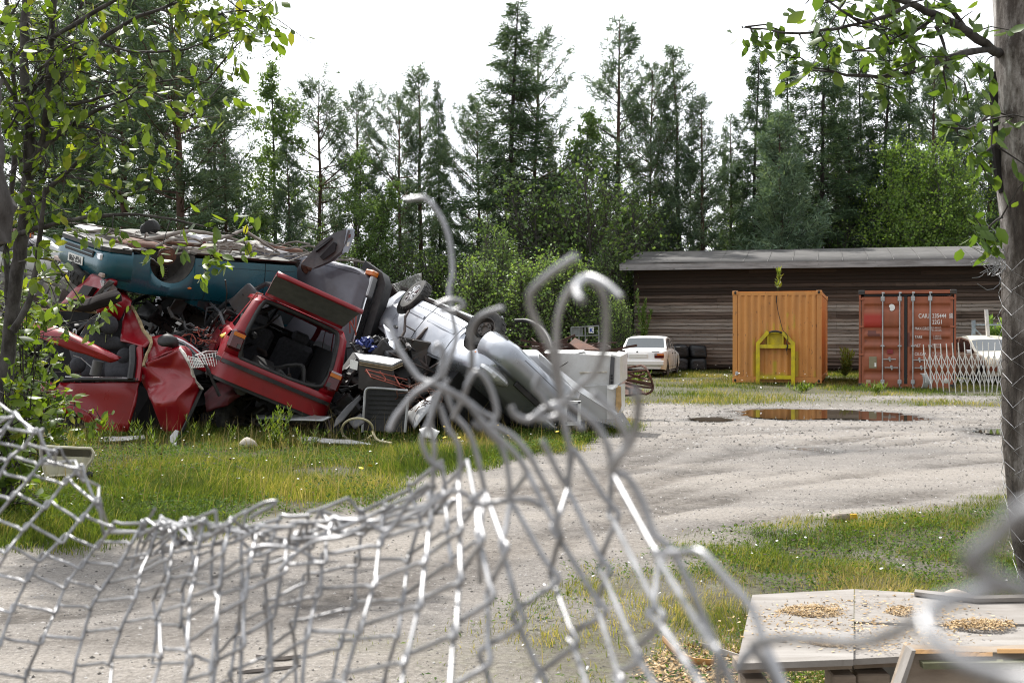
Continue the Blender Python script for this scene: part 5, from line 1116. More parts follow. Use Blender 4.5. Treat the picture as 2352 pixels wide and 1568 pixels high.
def facets(name, pts, tris, mat, par, thick=.02):
    v = [P(*p) for p in pts]; m = MB(); m.add(v, tris); o = m.build(name, mat, par, solid=thick); bm = bmesh.new(); bm.from_mesh(o.data)
    bmesh.ops.triangulate(bm, faces=bm.faces); bmesh.ops.subdivide_edges(bm, edges=bm.edges, cuts=4, use_grid_fill=True); iv = [q for q in bm.verts if not q.is_boundary]
    for _ in range(2): bmesh.ops.smooth_vert(bm, verts=iv, factor=.5, use_axis_x=True, use_axis_y=True, use_axis_z=True)
    for q in bm.verts: q.co += noise.noise_vector(q.co*4.2+Vector((len(v), 0, 0)))*.022+noise.noise_vector(q.co*13)*.005
    bm.to_mesh(o.data); bm.free(); o.data.polygons.foreach_set('use_smooth', [True]*len(o.data.polygons)); o.data.set_sharp_from_angle(angle=R(38)); return o
fd = A+[(352, 926, 15.78), (448, 878, 15.72), (392, 848, 16.0), (400, 918, 15.62), (385, 880, 15.85)]
facets('folded_door', fd, [[0, 1, 15], [1, 2, 15], [2, 3, 15], [3, 4, 15], [4, 14, 15], [4, 5, 14], [0, 15, 17], [15, 14, 17], [12, 0, 17], [11, 12, 17], [13, 11, 17], [13, 17, 14], [13, 14, 16], [14, 5, 6], [14, 6, 16], [6, 7, 16], [7, 8, 16], [8, 9, 16], [9, 10, 13], [9, 13, 16], [10, 11, 13]], REDP, wr, .018)
pipe('door_edge', [(464, 893, 15.86), (438, 950, 15.71), (410, 1010, 15.76)], .024, PLASTIC, wr, 5, 1); 
FOAM = dull('torn_foam', (.30, .23, .13), .95, .4, 18)
m = MB(); m.tube([P(*q) for q in [(413, 802, 15.83), (425, 815, 15.74), (431, 830, 15.7), (441, 846, 15.72), (443, 860, 15.75), (450, 877, 15.8), (458, 885, 15.83), (466, 895, 15.86)]], .022, 6).jitter(.03, 14); m.build('torn_edge', dull('bare_torn_metal', (.5, .47, .43), .5, .4, 20), wr)
facets('torn_roof_panel', [(277, 782, 16.5), (288, 707, 16.9), (304, 704, 16.85), (327, 752, 16.6), (349, 782, 16.3), (333, 797, 16.25), (306, 775, 16.6)], [[0, 1, 6], [1, 2, 6], [2, 3, 6], [3, 4, 6], [4, 5, 6], [5, 0, 6]], REDP, wr)
m = MB(); m.tube(chaikin([P(*q) for q in [(300, 702, 16.83), (308, 712, 16.8), (325, 750, 16.55), (350, 783, 16.26), (344, 800, 16.15), (336, 815, 16.05), (330, 840, 15.96)]], 1), .022, 6).jitter(.025, 12); m.build('foam_edge', FOAM, wr)
facets('front_wing', [(345, 772, 16.4), (372, 769, 16.35), (405, 770, 16.4), (440, 790, 16.3), (470, 817, 16.3), (506, 850, 16.4), (496, 864, 16.3), (462, 850, 16.1), (440, 842, 15.95), (413, 800, 15.95), (330, 838, 16.2), (392, 795, 16.2)], [[0, 1, 11], [1, 2, 11], [2, 3, 11], [3, 9, 11], [3, 4, 8, 9], [4, 5, 7, 8], [5, 6, 7], [9, 10, 11], [10, 0, 11]], REDP, wr)
slab('side_window', [(400, 776, 16.25), (430, 790, 16.15), (455, 815, 16.12), (462, 838, 16.05), (440, 840, 15.98), (418, 806, 16.05)], GLASS, wr, .01)
pipe('window_frame', [(398, 774, 16.2), (432, 788, 16.1), (470, 818, 16.05), (500, 850, 16.2)], .014, CHROME, wr, 6, 1)
m = MB(); m.ball(P(386, 784, 16.05), (.13, .09, .10), 12, 8).jitter(.05, 6); m.build('wing_mirror', PLASTIC, wr, smooth=50)
pipe('black_strip', [(465, 822, 16.0), (478, 850, 15.85), (492, 882, 15.8), (504, 910, 15.8)], .035, PLASTIC, wr, 5, 1, .5)
slab('crumpled_bumper', [(143, 700, 16.9), (178, 664, 16.8), (212, 634, 16.7), (226, 630, 16.65), (240, 632, 16.6), (256, 642, 16.5), (272, 651, 16.5), (260, 656, 16.45), (247, 668, 16.45), (228, 688, 16.5), (205, 703, 16.6), (170, 708, 16.75)], REDP, wr, .10, 3, .03, 5, 40)
slab('fog_lamp_hole', [(183, 676, 16.60), (197, 655, 16.56), (219, 660, 16.45), (206, 680, 16.48)], BLACK, wr, .08); slab('bumper_strip', [(207, 692, 16.46), (228, 666, 16.38), (250, 643, 16.34), (262, 648, 16.36), (240, 668, 16.36), (222, 694, 16.44)], TRIM, wr, .05, 1, .005)
slab('bumper_opening', [(150, 704, 16.7), (170, 687, 16.66), (196, 694, 16.56), (200, 706, 16.58)], BLACK, wr, .05)
facets('crumpled_wing', [(252, 662, 16.8), (278, 662, 16.85), (292, 676, 16.8), (303, 692, 16.75), (300, 704, 16.7), (286, 706, 16.65), (272, 734, 16.7), (225, 718, 16.6), (222, 698, 16.6), (268, 690, 16.5), (282, 680, 16.6)], [[0, 1, 10], [1, 2, 10], [2, 3, 10], [3, 4, 5, 10], [5, 9, 10], [5, 6, 9], [6, 7, 9], [7, 8, 9], [8, 0, 9], [0, 10, 9]], REDP, wr)
slab('torn_metal', [(243, 664, 16.4), (262, 652, 16.42), (272, 664, 16.5), (255, 676, 16.46)], GALV, wr, .01, 2, .03, 3)
facets('dark_beam', [(122, 700, 16.0), (175, 697, 16.0), (268, 668, 15.8), (279, 692, 15.75), (212, 714, 15.85), (124, 709, 15.95), (272, 680, 15.7), (210, 700, 15.8)], [[0, 1, 7, 5], [1, 2, 6, 7], [7, 6, 3, 4], [5, 7, 4], [2, 3, 6]], dull('brown_black_plastic', (.022, .018, .017), .9, .2, 9, spec=.12), wr, .05)
pipe('torn_roof_edge', [(40, 706, 16.3), (120, 712, 16.0), (180, 712, 15.9), (222, 718, 15.9)], .018, FOAM, wr, 6, 1)
facets('roof_rail', [(45, 727, 16.2), (140, 755, 15.9), (278, 822, 15.6), (255, 832, 15.62), (110, 785, 15.85), (45, 745, 16.1), (150, 772, 15.75), (260, 824, 15.56)], [[0, 1, 6, 5], [1, 2, 7, 6], [5, 6, 4], [6, 7, 3, 4], [2, 3, 7]], REDP, wr, .03)
for i, (x, y, rr_) in enumerate(((250, 746, .135), (287, 818, .12), (179, 838, .115))):
    m = MB(); m.ball(P(x, y, 16.55), (rr_, .07, rr_*1.02), 16, 10); hd = m.build('headrest', FABRIC, wr, smooth=60); m = MB(); m.tube([P(x-6, y+14, 16.57), P(x-8, y+40, 16.6)], .008, 5); m.tube([P(x+7, y+14, 16.57), P(x+6, y+40, 16.6)], .008, 5); m.build('headrest_rod', CHROME, hd)
for q in ([(165, 800, 17.0), (200, 770, 17.0), (290, 800, 16.8), (300, 870, 16.7), (180, 870, 16.8)], [(190, 770, 16.9), (235, 765, 16.7), (290, 778, 16.6), (295, 800, 16.6), (200, 800, 16.8)], [(250, 840, 16.7), (300, 825, 16.6), (304, 872, 16.4), (250, 872, 16.5)]):
    slab('seat', q, FABRIC, wr, .14, 2, .03, 1, 60)
slab('radiator_grille', [(185, 768, 16.55), (205, 735, 16.6), (228, 719, 16.6), (222, 740, 16.5), (200, 772, 16.5)], BLACK, wr, .02); pipe('grille_frame', [(185, 768, 16.5), (206, 733, 16.55), (229, 719, 16.55), (215, 752, 16.45)], .007, CHROME, wr, 5, 0); pipe('seat_belt', [(170, 766, 16.4), (186, 752, 16.38), (205, 735, 16.4)], .016, TRIM, wr, 5, 1, .3)
m = MB(); m.box(P(172, 762, 16.36), (.05, .03, .08), bev=.01); m.build('belt_buckle', CHROME, wr)
m = MB(); a = P(218, 862, 16.2); m.tube([a, a+Vector((.05, 0, .20))], .075, 12); m.build('steering_column', TRIM, wr, smooth=40); pipe('broken_glass_edge', [(168, 816, 16.3), (186, 822, 16.28), (212, 845, 16.25)], .007, LENS, wr, 5, 0)
slab('door_opening', [(312, 880, 16.6), (350, 900, 16.5), (372, 990, 16.5), (292, 995, 16.5)], INTER, wr, .02); slab('low_shade_backdrop', [(100, 890, 17.4), (320, 880, 17.2), (330, 990, 17.0), (100, 990, 17.2)], INTER, wr, .02); slab('cabin_shade_backdrop', [(120, 700, 17.5), (300, 710, 17.4), (345, 860, 17.2), (110, 870, 17.3)], INTER, wr, .03, 2, .05, 3)  # dark backing sheets stand in for the shade inside the wreck
# ---- another red nose under the hatchback
rn_ = thing('wrecked_car', 'flattened red car nose under the red hatchback with one steel wheel showing', 'car', tuple(G(560, 990)))
facets('wing', [(478, 946, 16.2), (520, 930, 16.0), (560, 905, 16.1), (572, 890, 16.4), (560, 872, 16.6), (500, 880, 16.7), (470, 905, 16.6), (530, 905, 15.95)], [[0, 1, 7], [1, 2, 7], [2, 3, 7], [3, 4, 7], [4, 5, 7], [5, 6, 7], [6, 0, 7]], dull('dull_red', (.14, .012, .018), .5, .4, 4, (.04, .02, .02), .5), rn_)
wheel(rn_, tuple(wmat(rn_).inverted() @ P(535, 958, 16.6)), 1, .30, 'steel', 65)
# ---- underbody standing on edge behind the foreground tree
ub = thing('wrecked_car', 'grey car underbody standing on its side at the left end of the heap', 'car', tuple(P(90, 740, 18.6)))
v0 = (-30, 618, 19.2); rows = []
c00, c10, c01, c11 = P(-40, 600, 19.6), P(232, 652, 18.2), P(-60, 760, 19.0), P(186, 742, 17.8); nrm = (c10-c00).cross(c01-c00).normalized()
for i in range(61):
    r = []
    for j in range(81):
        u, v = j/80, i/60; p = (c00*(1-u)+c10*u)*(1-v)+(c01*(1-u)+c11*u)*v
        h = .035*np.clip(math.sin(v*34)*2.2, -1, 1)*(1 if (.12 < u < .50 or .56 < u < .95) else 0)*(abs(math.sin(u*11)) > .25)+(.10 if .50 <= u <= .56 else 0)+.03*noise.noise(Vector((u*6, v*5, 2)))
        r.append(p-nrm*h)
    rows.append(r)
m = MB(); m.grid(rows); m.build('floor_pan', UNDER, ub, smooth=50); slab('sill', [(96, 645, 17.9), (155, 640, 17.8), (260, 690, 17.4), (220, 712, 17.6), (150, 668, 17.8)], UNDER, ub, .12, 2, .02, 2, 40)
pipe('exhaust', [(20, 700, 18.2), (60, 690, 18.0), (120, 700, 17.8), (150, 720, 17.6)], .05, RUST, ub); pipe('exhaust_box', [(110, 655, 18.1), (135, 678, 17.9), (128, 712, 17.8)], .09, UNDER, ub, 10, 1)
facets('wing', [(-20, 780, 18.2), (10, 748, 18.0), (50, 760, 17.9), (60, 800, 17.9), (20, 820, 18.0)], [[0, 1, 2], [0, 2, 3, 4]], paint('grey_wing_paint', (.3, .3, .31)), ub)
tyo = thing('loose_tyre', 'worn black tyre wedged under the bumper of the teal car', 'tyre', tuple(P(215, 640, 16.9)))
ax_ = Vector((.45, -.42, .79)).normalized(); Mx = ax_.to_track_quat('Z', 'Y').to_matrix(); m = MB(); w2 = .105
m.lathe([(.18, -w2), (.24, -w2*1.05), (.285, -w2*.92), (.30, -w2*.5), (.30, w2*.5), (.285, w2*.92), (.24, w2*1.05), (.18, w2), (.16, 0), (.18, -w2)], 36, Mx, P(208, 632, 17.0))
for k in range(44): an = 2*math.pi*k/44; m.box(P(208, 632, 17.0)+Mx @ Vector((.30*math.cos(an), .30*math.sin(an), .045 if k % 2 else -.045)), (.014, .026, .08), Mx @ Matrix.Rotation(an, 3, 'Z'))
m.build('tyre', TYRE, tyo, smooth=40)
# ---- white wreck far left with red tail lamp
wl = thing('wrecked_car', 'white wreck at the far left with a red and orange tail lamp', 'car', tuple(P(60, 600, 19.5)))
WP = paint('white_wreck_paint', (.6, .61, .62), (.3, .27, .24), .35, amt=.5)
slab('body', [(-40, 560, 19.6), (40, 552, 19.4), (100, 545, 19.2), (175, 590, 18.9), (170, 628, 18.9), (60, 620, 19.2), (-40, 610, 19.5)], WP, wl, .25, 2, .03, 4, 40)
slab('tail_lamp', [(5, 545, 19.0), (16, 528, 19.0), (48, 524, 19.0), (72, 530, 18.95), (70, 547, 18.95), (40, 552, 19.0)], REDL, wl, .15, 1, .01, 2, 40); slab('indicator', [(52, 528, 18.86), (71, 531, 18.84), (70, 545, 18.84), (54, 546, 18.86)], AMBER, wl, .03)
slab('bumper', [(-40, 575, 19.2), (0, 558, 19.1), (40, 552, 19.0), (78, 560, 18.9), (60, 568, 18.95), (0, 578, 19.1)], TRIM, wl, .12)
pl_ = slab('number_plate', [(110, 585, 18.7), (176, 612, 18.6), (172, 628, 18.6), (106, 601, 18.7)], PLATE, wl, .012)
a, b, c = P(118, 604, 18.66), P(172, 626, 18.56), P(116, 590, 18.66); ex = (b-a).normalized(); ey = (c-a); ey = (ey-ex*ey.dot(ex)).normalized(); ez = ex.cross(ey)
Mt = Matrix((ex, ey, ez)).transposed().to_4x4(); Mt.translation = a+ez*.012; text_mesh('MAG', .13, 'plate_letters', BLACK, pl_, wmat(pl_).inverted() @ Mt, bold=.003, sx=1.0)
slab('glass_strip', [(80, 535, 19.4), (130, 552, 19.2), (165, 575, 19.0), (120, 562, 19.15)], GLASS, wl, .03)
# ------------------------------------------------------------------ white goods
FR = dull('white_enamel', (.62, .62, .61), .35, .05, 3, (.40, .37, .33), .2, coat=.3); FRG = dull('grey_enamel', (.44, .44, .43), .45, .06, 3, (.3, .28, .25), .25)
def boxq(name, front, depth_vec, mat, par): v = [P(*p) for p in front]; m = MB(); m.prism(v, depth_vec); return m.build(name, mat, par)
f1 = thing('chest_freezer', 'large white freezer lying level on a smaller cabinet', 'freezer', tuple(P(1350, 880, 17.6)))
dv = Vector((.18, .75, .04))
boxq('body', [(1272, 811, 17.2), (1403, 817, 17.0), (1398, 886, 17.0), (1270, 890, 17.2)], dv, FR, f1); boxq('lid', [(1404, 814, 16.98), (1424, 819, 16.95), (1424, 880, 16.95), (1412, 890, 16.95), (1400, 888, 16.98)], dv, FR, f1)
slab('dark_panel', [(1403, 818, 16.955), (1412, 820, 16.95), (1409, 884, 16.95), (1399, 884, 16.955)], TRIM, f1, .012)
for yy in (862, 869, 877): m = MB(); m.ball(P(1405, yy, 16.94), (.018, .012, .018), 10, 6); m.build('knob', BLACK, f1)
boxq('top_plate', [(1258, 806, 17.3), (1345, 806, 17.25), (1322, 812, 17.15), (1252, 811, 17.2)], Vector((0, .5, .012)), FR, f1)
f2 = thing('metal_cabinet', 'pale cabinet standing under the white freezer with a chipped top edge', 'cabinet', tuple(G(1340, 950)))
boxq('body', [(1310, 889, 16.95), (1396, 884, 16.9), (1394, 962, 16.9), (1312, 966, 16.95)], dv, FRG, f2); m = MB(); m.tube([P(1332, 856, 17.08), P(1394, 854, 16.96)], .014, 6).jitter(.01, 20); m.build('chipped_edge', dull('chipped_edge', (.5, .46, .38), .7, .4, 30), f2)
boxq('door', [(1394, 888, 16.88), (1428, 884, 16.88), (1427, 945, 16.9), (1410, 962, 16.9), (1394, 962, 16.88)], Vector((.1, .5, 0)), FR, f2); slab('torn_insulation', [(1417, 886, 16.85), (1427, 890, 16.85), (1427, 930, 16.85), (1420, 948, 16.85), (1414, 940, 16.85)], dull('insulation', (.45, .30, .14), .9, .3, 14), f2, .04, 2, .02)
slab('plastic_flap', [(1395, 885, 16.84), (1418, 884, 16.82), (1420, 890, 16.82), (1408, 896, 16.8), (1396, 893, 16.84)], WHITE, f2, .01, 2, .02)
f3 = thing('white_case', 'small white picture frame shaped case on the ground in front of the freezer', 'case', tuple(G(1317, 978)))
for q in ([(1296, 921), (1334, 921), (1332, 926), (1298, 927)], [(1327, 921), (1334, 921), (1333, 974), (1326, 970)], [(1296, 968), (1326, 969), (1333, 975), (1298, 976)], [(1296, 921), (1301, 922), (1302, 972), (1297, 976)]): slab('rim', [(a, b, 16.3) for a, b in q], WHITE, f3, .14)
slab('panel', [(1299, 925, 16.36), (1330, 925, 16.36), (1329, 972, 16.36), (1300, 972, 16.36)], PLASTIC, f3, .02)
tag(slab('metal_sheet', [(1196, 806, 16.9), (1236, 806, 16.8), (1332, 898, 16.1), (1325, 917, 16.05), (1270, 915, 16.4), (1240, 880, 16.6)], paint('pale_sheet', (.52, .53, .55), (.4, .38, .35), .35, metal=.3, amt=.3), None, .05, 3, .012, 2, 40), 'long pale metal panel sloping down beside the nose of the silver hatchback', 'metal panel')
tag(slab('silver_strip', [(1238, 812, 16.5), (1252, 822, 16.4), (1330, 884, 15.9), (1420, 950, 15.4), (1416, 954, 15.4), (1318, 893, 15.9), (1240, 826, 16.45)], GALV, None, .03), 'long narrow metal strip sloping from the heap to the gravel', 'metal strip')
pf = thing('metal_profile', 'long galvanised box section lying behind the upturned wheels of the silver hatchback', 'metal profile', tuple(P(1060, 720, 19.8)))
m = MB(); a, b = P(980, 690, 20.5), P(1138, 756, 18.8); m.tube([a, b], .07, 4); m.build('rail', GALV, pf); m = MB(); a, b = P(1105, 755, 18.9), P(1152, 736, 18.7); m.tube([a, b], .11, 4); m.build('end_piece', GALV, pf)
pipe_ = pipe('bent_pipe', [(1183, 737, 19.0), (1214, 735, 18.9), (1249, 756, 18.4), (1268, 792, 17.9), (1274, 850, 17.5)], .035, PLASTIC); tag(pipe_, 'black pipe bent in an arc behind the white freezer', 'pipe')
# ---- things at the foot of the heap
cab = thing('metal_box', 'dark metal cabinet with a ribbed pale lid right of the red hatchback', 'cabinet', tuple(P(860, 880, 16.6)))
slab('side', [(826, 832, 16.2), (902, 842, 16.0), (905, 890, 16.0), (826, 892, 16.2)], dull('brown_metal', (.05, .043, .04), .6, .3, 5), cab, .06); slab('lid', [(814, 812, 16.7), (860, 817, 16.6), (924, 828, 16.3), (900, 840, 15.95), (826, 827, 16.15)], GALV, cab, .03)
m = MB()
for k in range(9): m.tube([P(822+k*10, 814+k*1.5, 16.66-k*.03), P(833+k*8, 827+k*1.6, 16.16-k*.02)], .012, 4)
m.build('lid_rib', FRG, cab)
for dy in (4, 9): pipe('lid_edge', [(826, 828+dy, 16.13), (900, 841+dy, 15.93), (924, 830+dy, 16.28)], .008, FOAM, cab, 5, 0)
tag(slab('white_paper', [(806, 826, 15.9), (824, 832, 15.85), (822, 852, 15.85), (804, 846, 15.9)], WHITE, None, .01, 2, .02), 'scrap of white sheet hanging off the ribbed cabinet lid', 'sheet')
rad = thing('radiator', 'black oven panel with a pale rounded frame standing at the foot of the heap', 'panel', tuple(G(890, 985)))
slab('panel', [(840, 892, 16.05), (936, 897, 15.95), (934, 992, 15.9), (833, 988, 16.0)], PLASTIC, rad, .05)
m = MB()
for k in range(7): m.tube([P(845, 905+k*11, 15.98), P(932, 909+k*11, 15.9)], .012, 4)
m.build('rib', BLACK, rad)
pipe('frame', [(832, 992, 15.95), (836, 940, 15.95), (838, 900, 15.97), (842, 892, 15.97), (852, 890, 15.96), (895, 893, 15.92), (937, 897, 15.88)], .018, GALV, rad, 6, 1); pipe('frame', [(937, 910, 15.88), (934, 950, 15.86), (930, 992, 15.84)], .02, GALV, rad, 6, 0)
REDW = dull('red_rod', (.30, .07, .045), .6, .3, 12)
def rack(lab, segs, Y, r=.009):
    m = MB(); 
    for q in segs: m.tube([P(a, b, Y+dy) for a, b, dy in q], r, 5)
    return tag(m.build('wire_rack', REDW), lab, 'wire rack')
rack('red wire rack lying in front of the ribbed cabinet', [[(840, 848, 0), (880, 858, 0), (935, 872, .2)], [(842, 856, 0), (890, 872, 0), (945, 890, .2)], [(850, 865, -.1), (905, 882, 0), (930, 892, .1)], [(840, 848, 0), (852, 866, -.1)], [(872, 852, 0), (885, 868, 0), (884, 876, -.05)], [(905, 862, .1), (918, 884, 0)], [(852, 866, 0), (862, 872, .3), (864, 882, .3)], [(838, 852, .2), (910, 868, .4)]], 15.9)
rack('red wire frame poking up right of the red hatchback', [[(803, 718, 0), (822, 720, 0)], [(818, 722, 0), (817, 770, 0)], [(803, 718, 0), (804, 765, .1)], [(804, 735, 0), (818, 765, 0)], [(810, 722, 0), (812, 745, .1)]], 17.4, .010)
rack('red wire bits between the teal car and the red hatchback', [[(573, 682, 0), (588, 690, .1), (604, 680, .2)], [(576, 690, 0), (590, 672, 0), (604, 676, .1)], [(574, 682, 0), (580, 698, 0), (596, 690, .2)], [(590, 672, 0), (592, 690, 0)]], 16.4, .010)
def tangle(name, lab, cat, c, rad, n, r, mat, seed):
    g = np.random.default_rng(seed); m = MB()
    for k in range(n):
        p = Vector(g.normal(0, 1, 3)).normalized()*rad*g.uniform(.2, 1); q = [c+p]
        for i in range(4): p = p+Vector(g.normal(0, .35, 3))*rad; p = p*min(1, rad*1.1/p.length); q.append(c+Vector((p.x, p.y*.5, p.z*.6)))
        m.tube(chaikin(q, 2), r*g.uniform(.6, 1.3), 5)
    return tag(m.build(name, mat), lab, cat)
tangle('cable_bundle', 'tangled dark cables left of the open red hatchback', 'cables', P(445, 772, 16.6), .28, 20, .013, PLASTIC, 1); tangle('cable_bundle', 'orange cables tangled left of the open red hatchback', 'cables', P(458, 775, 16.45), .24, 9, .008, REDW, 2)
tangle('cable_bundle', 'bunch of black hoses beside the torn bumper of the silver hatchback', 'hoses', P(862, 792, 17.0), .20, 16, .022, PLASTIC, 3); tangle('cable_bundle', 'small blue plastic bits right of the red hatchback', 'plastic scrap', P(842, 790, 16.8), .16, 12, .018, dull('blue_plastic', (.03, .05, .22), .4), 4)
tangle('wire_tangle', 'rusty twigs and wire between the black panel and the silver hatchback', 'wire', P(960, 905, 16.0), .35, 24, .006, RUST, 5)
wb = thing('wire_basket', 'white wire shelf basket lying on the crushed red car', 'wire basket', tuple(P(480, 825, 15.9))); m = MB()
pts = [(448, 816), (475, 806), (498, 806), (503, 822), (495, 838), (478, 845), (450, 822)]
m.tube([P(a, b, 15.85+.004*(a-448)) for a, b in pts], .008, 5)
for k in range(7): m.tube([P(452+k*7, 815-k*1.2, 15.85), P(466+k*5.5, 836+k*1.2, 15.8)], .005, 4)
for k in range(4): m.tube([P(452+k*5, 817+k*6, 15.84), P(500-k*2, 810+k*8, 15.9)], .005, 4)
m.build('frame', WHITE, wb); m = MB()
for k in range(8): m.tube([P(432+k*4, 816+k*1.5, 15.7), P(440+k*4, 846-k*.4, 15.68)], .005, 4)
for k in range(4): m.tube([P(432+k*2.3, 818+k*8, 15.7), P(460+k*3, 824+k*6, 15.68)], .005, 4)
m.build('shelf_grid', WHITE, wb)
mp = thing('wire_mesh_panel', 'fine wire mesh panel curling up behind the grey saloon bumper', 'wire mesh', tuple(P(920, 650, 20))); m = MB(); NX, NZ = 30, 9
def mpp(u, v): return P(872+u*96, 655-u*22+v*(28-u*2)+5*math.sin(u*5), 20+.5*math.sin(u*4)+v*.2)
for i in range(NX+1): m.tube([mpp(i/NX, j/NZ) for j in range(NZ+1)], .007, 3, False)
for j in range(NZ+1): m.tube([mpp(i/NX, j/NZ) for i in range(NX+1)], .007, 3, False)
m.build('mesh', GALV, mp)
pts = [(821+36*math.cos(a), 987+27*math.sin(a), 15.6+.2*math.sin(a)) for a in np.linspace(.5, 6.5, 26)]+[(866, 1012, 15.3), (900, 1018, 15.2)]
hm_ = dull('cream_hose', (.52, .47, .30), .5, .1); tag(pipe('garden_hose', pts, .016, hm_, None, 7, 1), 'loop of cream hose standing in the grass at the foot of the heap', 'hose')
for i, (lab, q, mt) in enumerate((('crumpled pale grey sheet low between the black panel and the silver hatchback', [(930, 950, 16.2), (965, 925, 16.1), (1000, 905, 16.4), (990, 940, 16.0), (950, 985, 15.8)], GALV), ('crumpled white bag in the grass at the foot of the silver hatchback', [(966, 988, 15.4), (985, 980, 15.4), (1010, 990, 15.5), (1000, 1010, 15.3), (975, 1006, 15.3)], WHITE), ('grey plastic trim piece low under the hatchback bumper', [(772, 965, 15.6), (800, 930, 15.7), (828, 905, 15.8), (830, 915, 15.8), (790, 965, 15.6), (765, 985, 15.5)], TRIM), ('dull grey flap leaning beside the hose loop', [(800, 968, 15.7), (830, 950, 15.8), (838, 970, 15.7), (812, 985, 15.6)], TRIM), ('flat dark plank on the ground under the crushed red car', [(225, 1005, 15.5), (330, 998, 15.3), (332, 1006, 15.2), (230, 1016, 15.3)], FRG), ('grey post stub standing in front of the folded red door', [(390, 1000, 15.2), (402, 985, 15.3), (410, 988, 15.3), (404, 1028, 15.1), (392, 1030, 15.1)], FRG), ('torn silver bumper corner hanging beside the black hoses', [(880, 745, 17.6), (898, 760, 17.4), (906, 790, 17.2), (912, 822, 17.0), (900, 812, 17.0), (886, 780, 17.3)], SILV), ('pale board edge low under the red hatchback', [(590, 952, 16.3), (700, 950, 16.2), (760, 958, 16.0), (740, 966, 15.9), (590, 960, 16.2)], GALV), ('long grey plank lying in the weeds under the hatchback', [(690, 1005, 15.2), (800, 1012, 15.0), (860, 1022, 14.9), (800, 1020, 14.8), (690, 1012, 15.0)], FRG), ('dark corrugated strip under the tail of the red hatchback', [(560, 930, 16.8), (640, 945, 16.5), (720, 962, 16.2), (700, 975, 16.2), (560, 950, 16.6)], DARK), ('yellow plastic tube stub left of the red hatchback', [(505, 772, 16.2), (520, 765, 16.2), (524, 769, 16.15), (508, 778, 16.15)], dull('yellow_plastic', (.5, .36, .03), .5)))):
    tag(slab('scrap_piece', q, mt, None, .02, 3, .025, 20+i, 40), lab, 'scrap')
# the body of the heap: jumbled dark panels, pipes and plastic nobody could count
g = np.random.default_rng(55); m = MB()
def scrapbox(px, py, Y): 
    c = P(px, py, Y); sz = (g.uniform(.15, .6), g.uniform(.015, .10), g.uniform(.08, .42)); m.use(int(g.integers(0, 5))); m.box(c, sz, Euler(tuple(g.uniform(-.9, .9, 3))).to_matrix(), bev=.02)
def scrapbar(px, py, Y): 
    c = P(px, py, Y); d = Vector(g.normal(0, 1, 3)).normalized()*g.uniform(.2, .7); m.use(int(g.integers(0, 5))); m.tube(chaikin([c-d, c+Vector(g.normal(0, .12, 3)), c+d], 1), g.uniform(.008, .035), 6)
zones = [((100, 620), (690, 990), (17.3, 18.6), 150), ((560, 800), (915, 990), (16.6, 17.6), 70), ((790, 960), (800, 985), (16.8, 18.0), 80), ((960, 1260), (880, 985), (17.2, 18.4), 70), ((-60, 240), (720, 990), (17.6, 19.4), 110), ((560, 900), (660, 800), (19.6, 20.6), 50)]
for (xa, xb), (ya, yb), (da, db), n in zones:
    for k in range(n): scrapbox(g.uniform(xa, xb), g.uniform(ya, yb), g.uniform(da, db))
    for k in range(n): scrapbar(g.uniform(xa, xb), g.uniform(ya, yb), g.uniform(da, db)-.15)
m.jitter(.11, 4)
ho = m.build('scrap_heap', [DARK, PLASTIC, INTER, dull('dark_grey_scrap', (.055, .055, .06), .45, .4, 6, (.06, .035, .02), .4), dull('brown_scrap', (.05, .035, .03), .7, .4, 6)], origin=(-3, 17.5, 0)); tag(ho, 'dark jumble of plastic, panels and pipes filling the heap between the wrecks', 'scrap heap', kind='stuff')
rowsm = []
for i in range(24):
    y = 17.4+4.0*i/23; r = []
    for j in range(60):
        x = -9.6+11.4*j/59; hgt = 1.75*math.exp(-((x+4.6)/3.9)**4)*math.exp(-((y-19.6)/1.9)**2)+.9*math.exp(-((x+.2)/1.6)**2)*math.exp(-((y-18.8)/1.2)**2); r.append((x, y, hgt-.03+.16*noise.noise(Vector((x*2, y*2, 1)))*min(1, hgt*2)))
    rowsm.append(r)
m = MB(); m.grid(rowsm); tag(m.build('scrap_heap', INTER, smooth=20), 'dark mound standing in for the shade inside the scrap heap', 'scrap heap', kind='stuff')  # soft black mound put in behind the wrecks as the heap's inner shade
# ---- rusty things behind, between the heap and the white saloon
rc_ = thing('barred_cage', 'rusty round barred frame lying on the ground in front of the white saloon', 'metal frame', tuple(P(1460, 905, 20)))
m = MB(); Yr = 20.0
for q in ([(1430, 846), (1455, 842), (1479, 838), (1492, 860), (1499, 882), (1500, 890), (1497, 899), (1484, 905), (1460, 900)], [(1430, 856), (1485, 850)], [(1425, 868), (1500, 882)], [(1440, 873), (1497, 885)], [(1438, 880), (1470, 888), (1499, 890)], [(1428, 850), (1465, 866), (1490, 872)], [(1430, 888), (1462, 898), (1484, 905)], [(1426, 858), (1440, 868), (1462, 864), (1480, 858)]):
    m.tube(chaikin([P(a, b, Yr+.3*math.sin(a*.1)) for a, b in q], 1), .022, 6)
m.build('bars', RUST, rc_)
tag(slab('rusty_sheet', [(1425, 880, 20.3), (1445, 878, 20.2), (1480, 903, 19.9), (1450, 908, 19.8), (1426, 905, 20)], RUST, None, .04, 2, .03), 'rusty brown sheet under the barred frame in front of the white saloon', 'metal sheet')
g = np.random.default_rng(91); m = MB()
for k in range(34):
    a = P(g.uniform(1235, 1370), g.uniform(788, 812), g.uniform(24, 26)); d = Vector((g.normal(0, .45), g.normal(0, .3), g.normal(0, .10))); m.tube([a-d, a+d], g.uniform(.015, .04), 4)
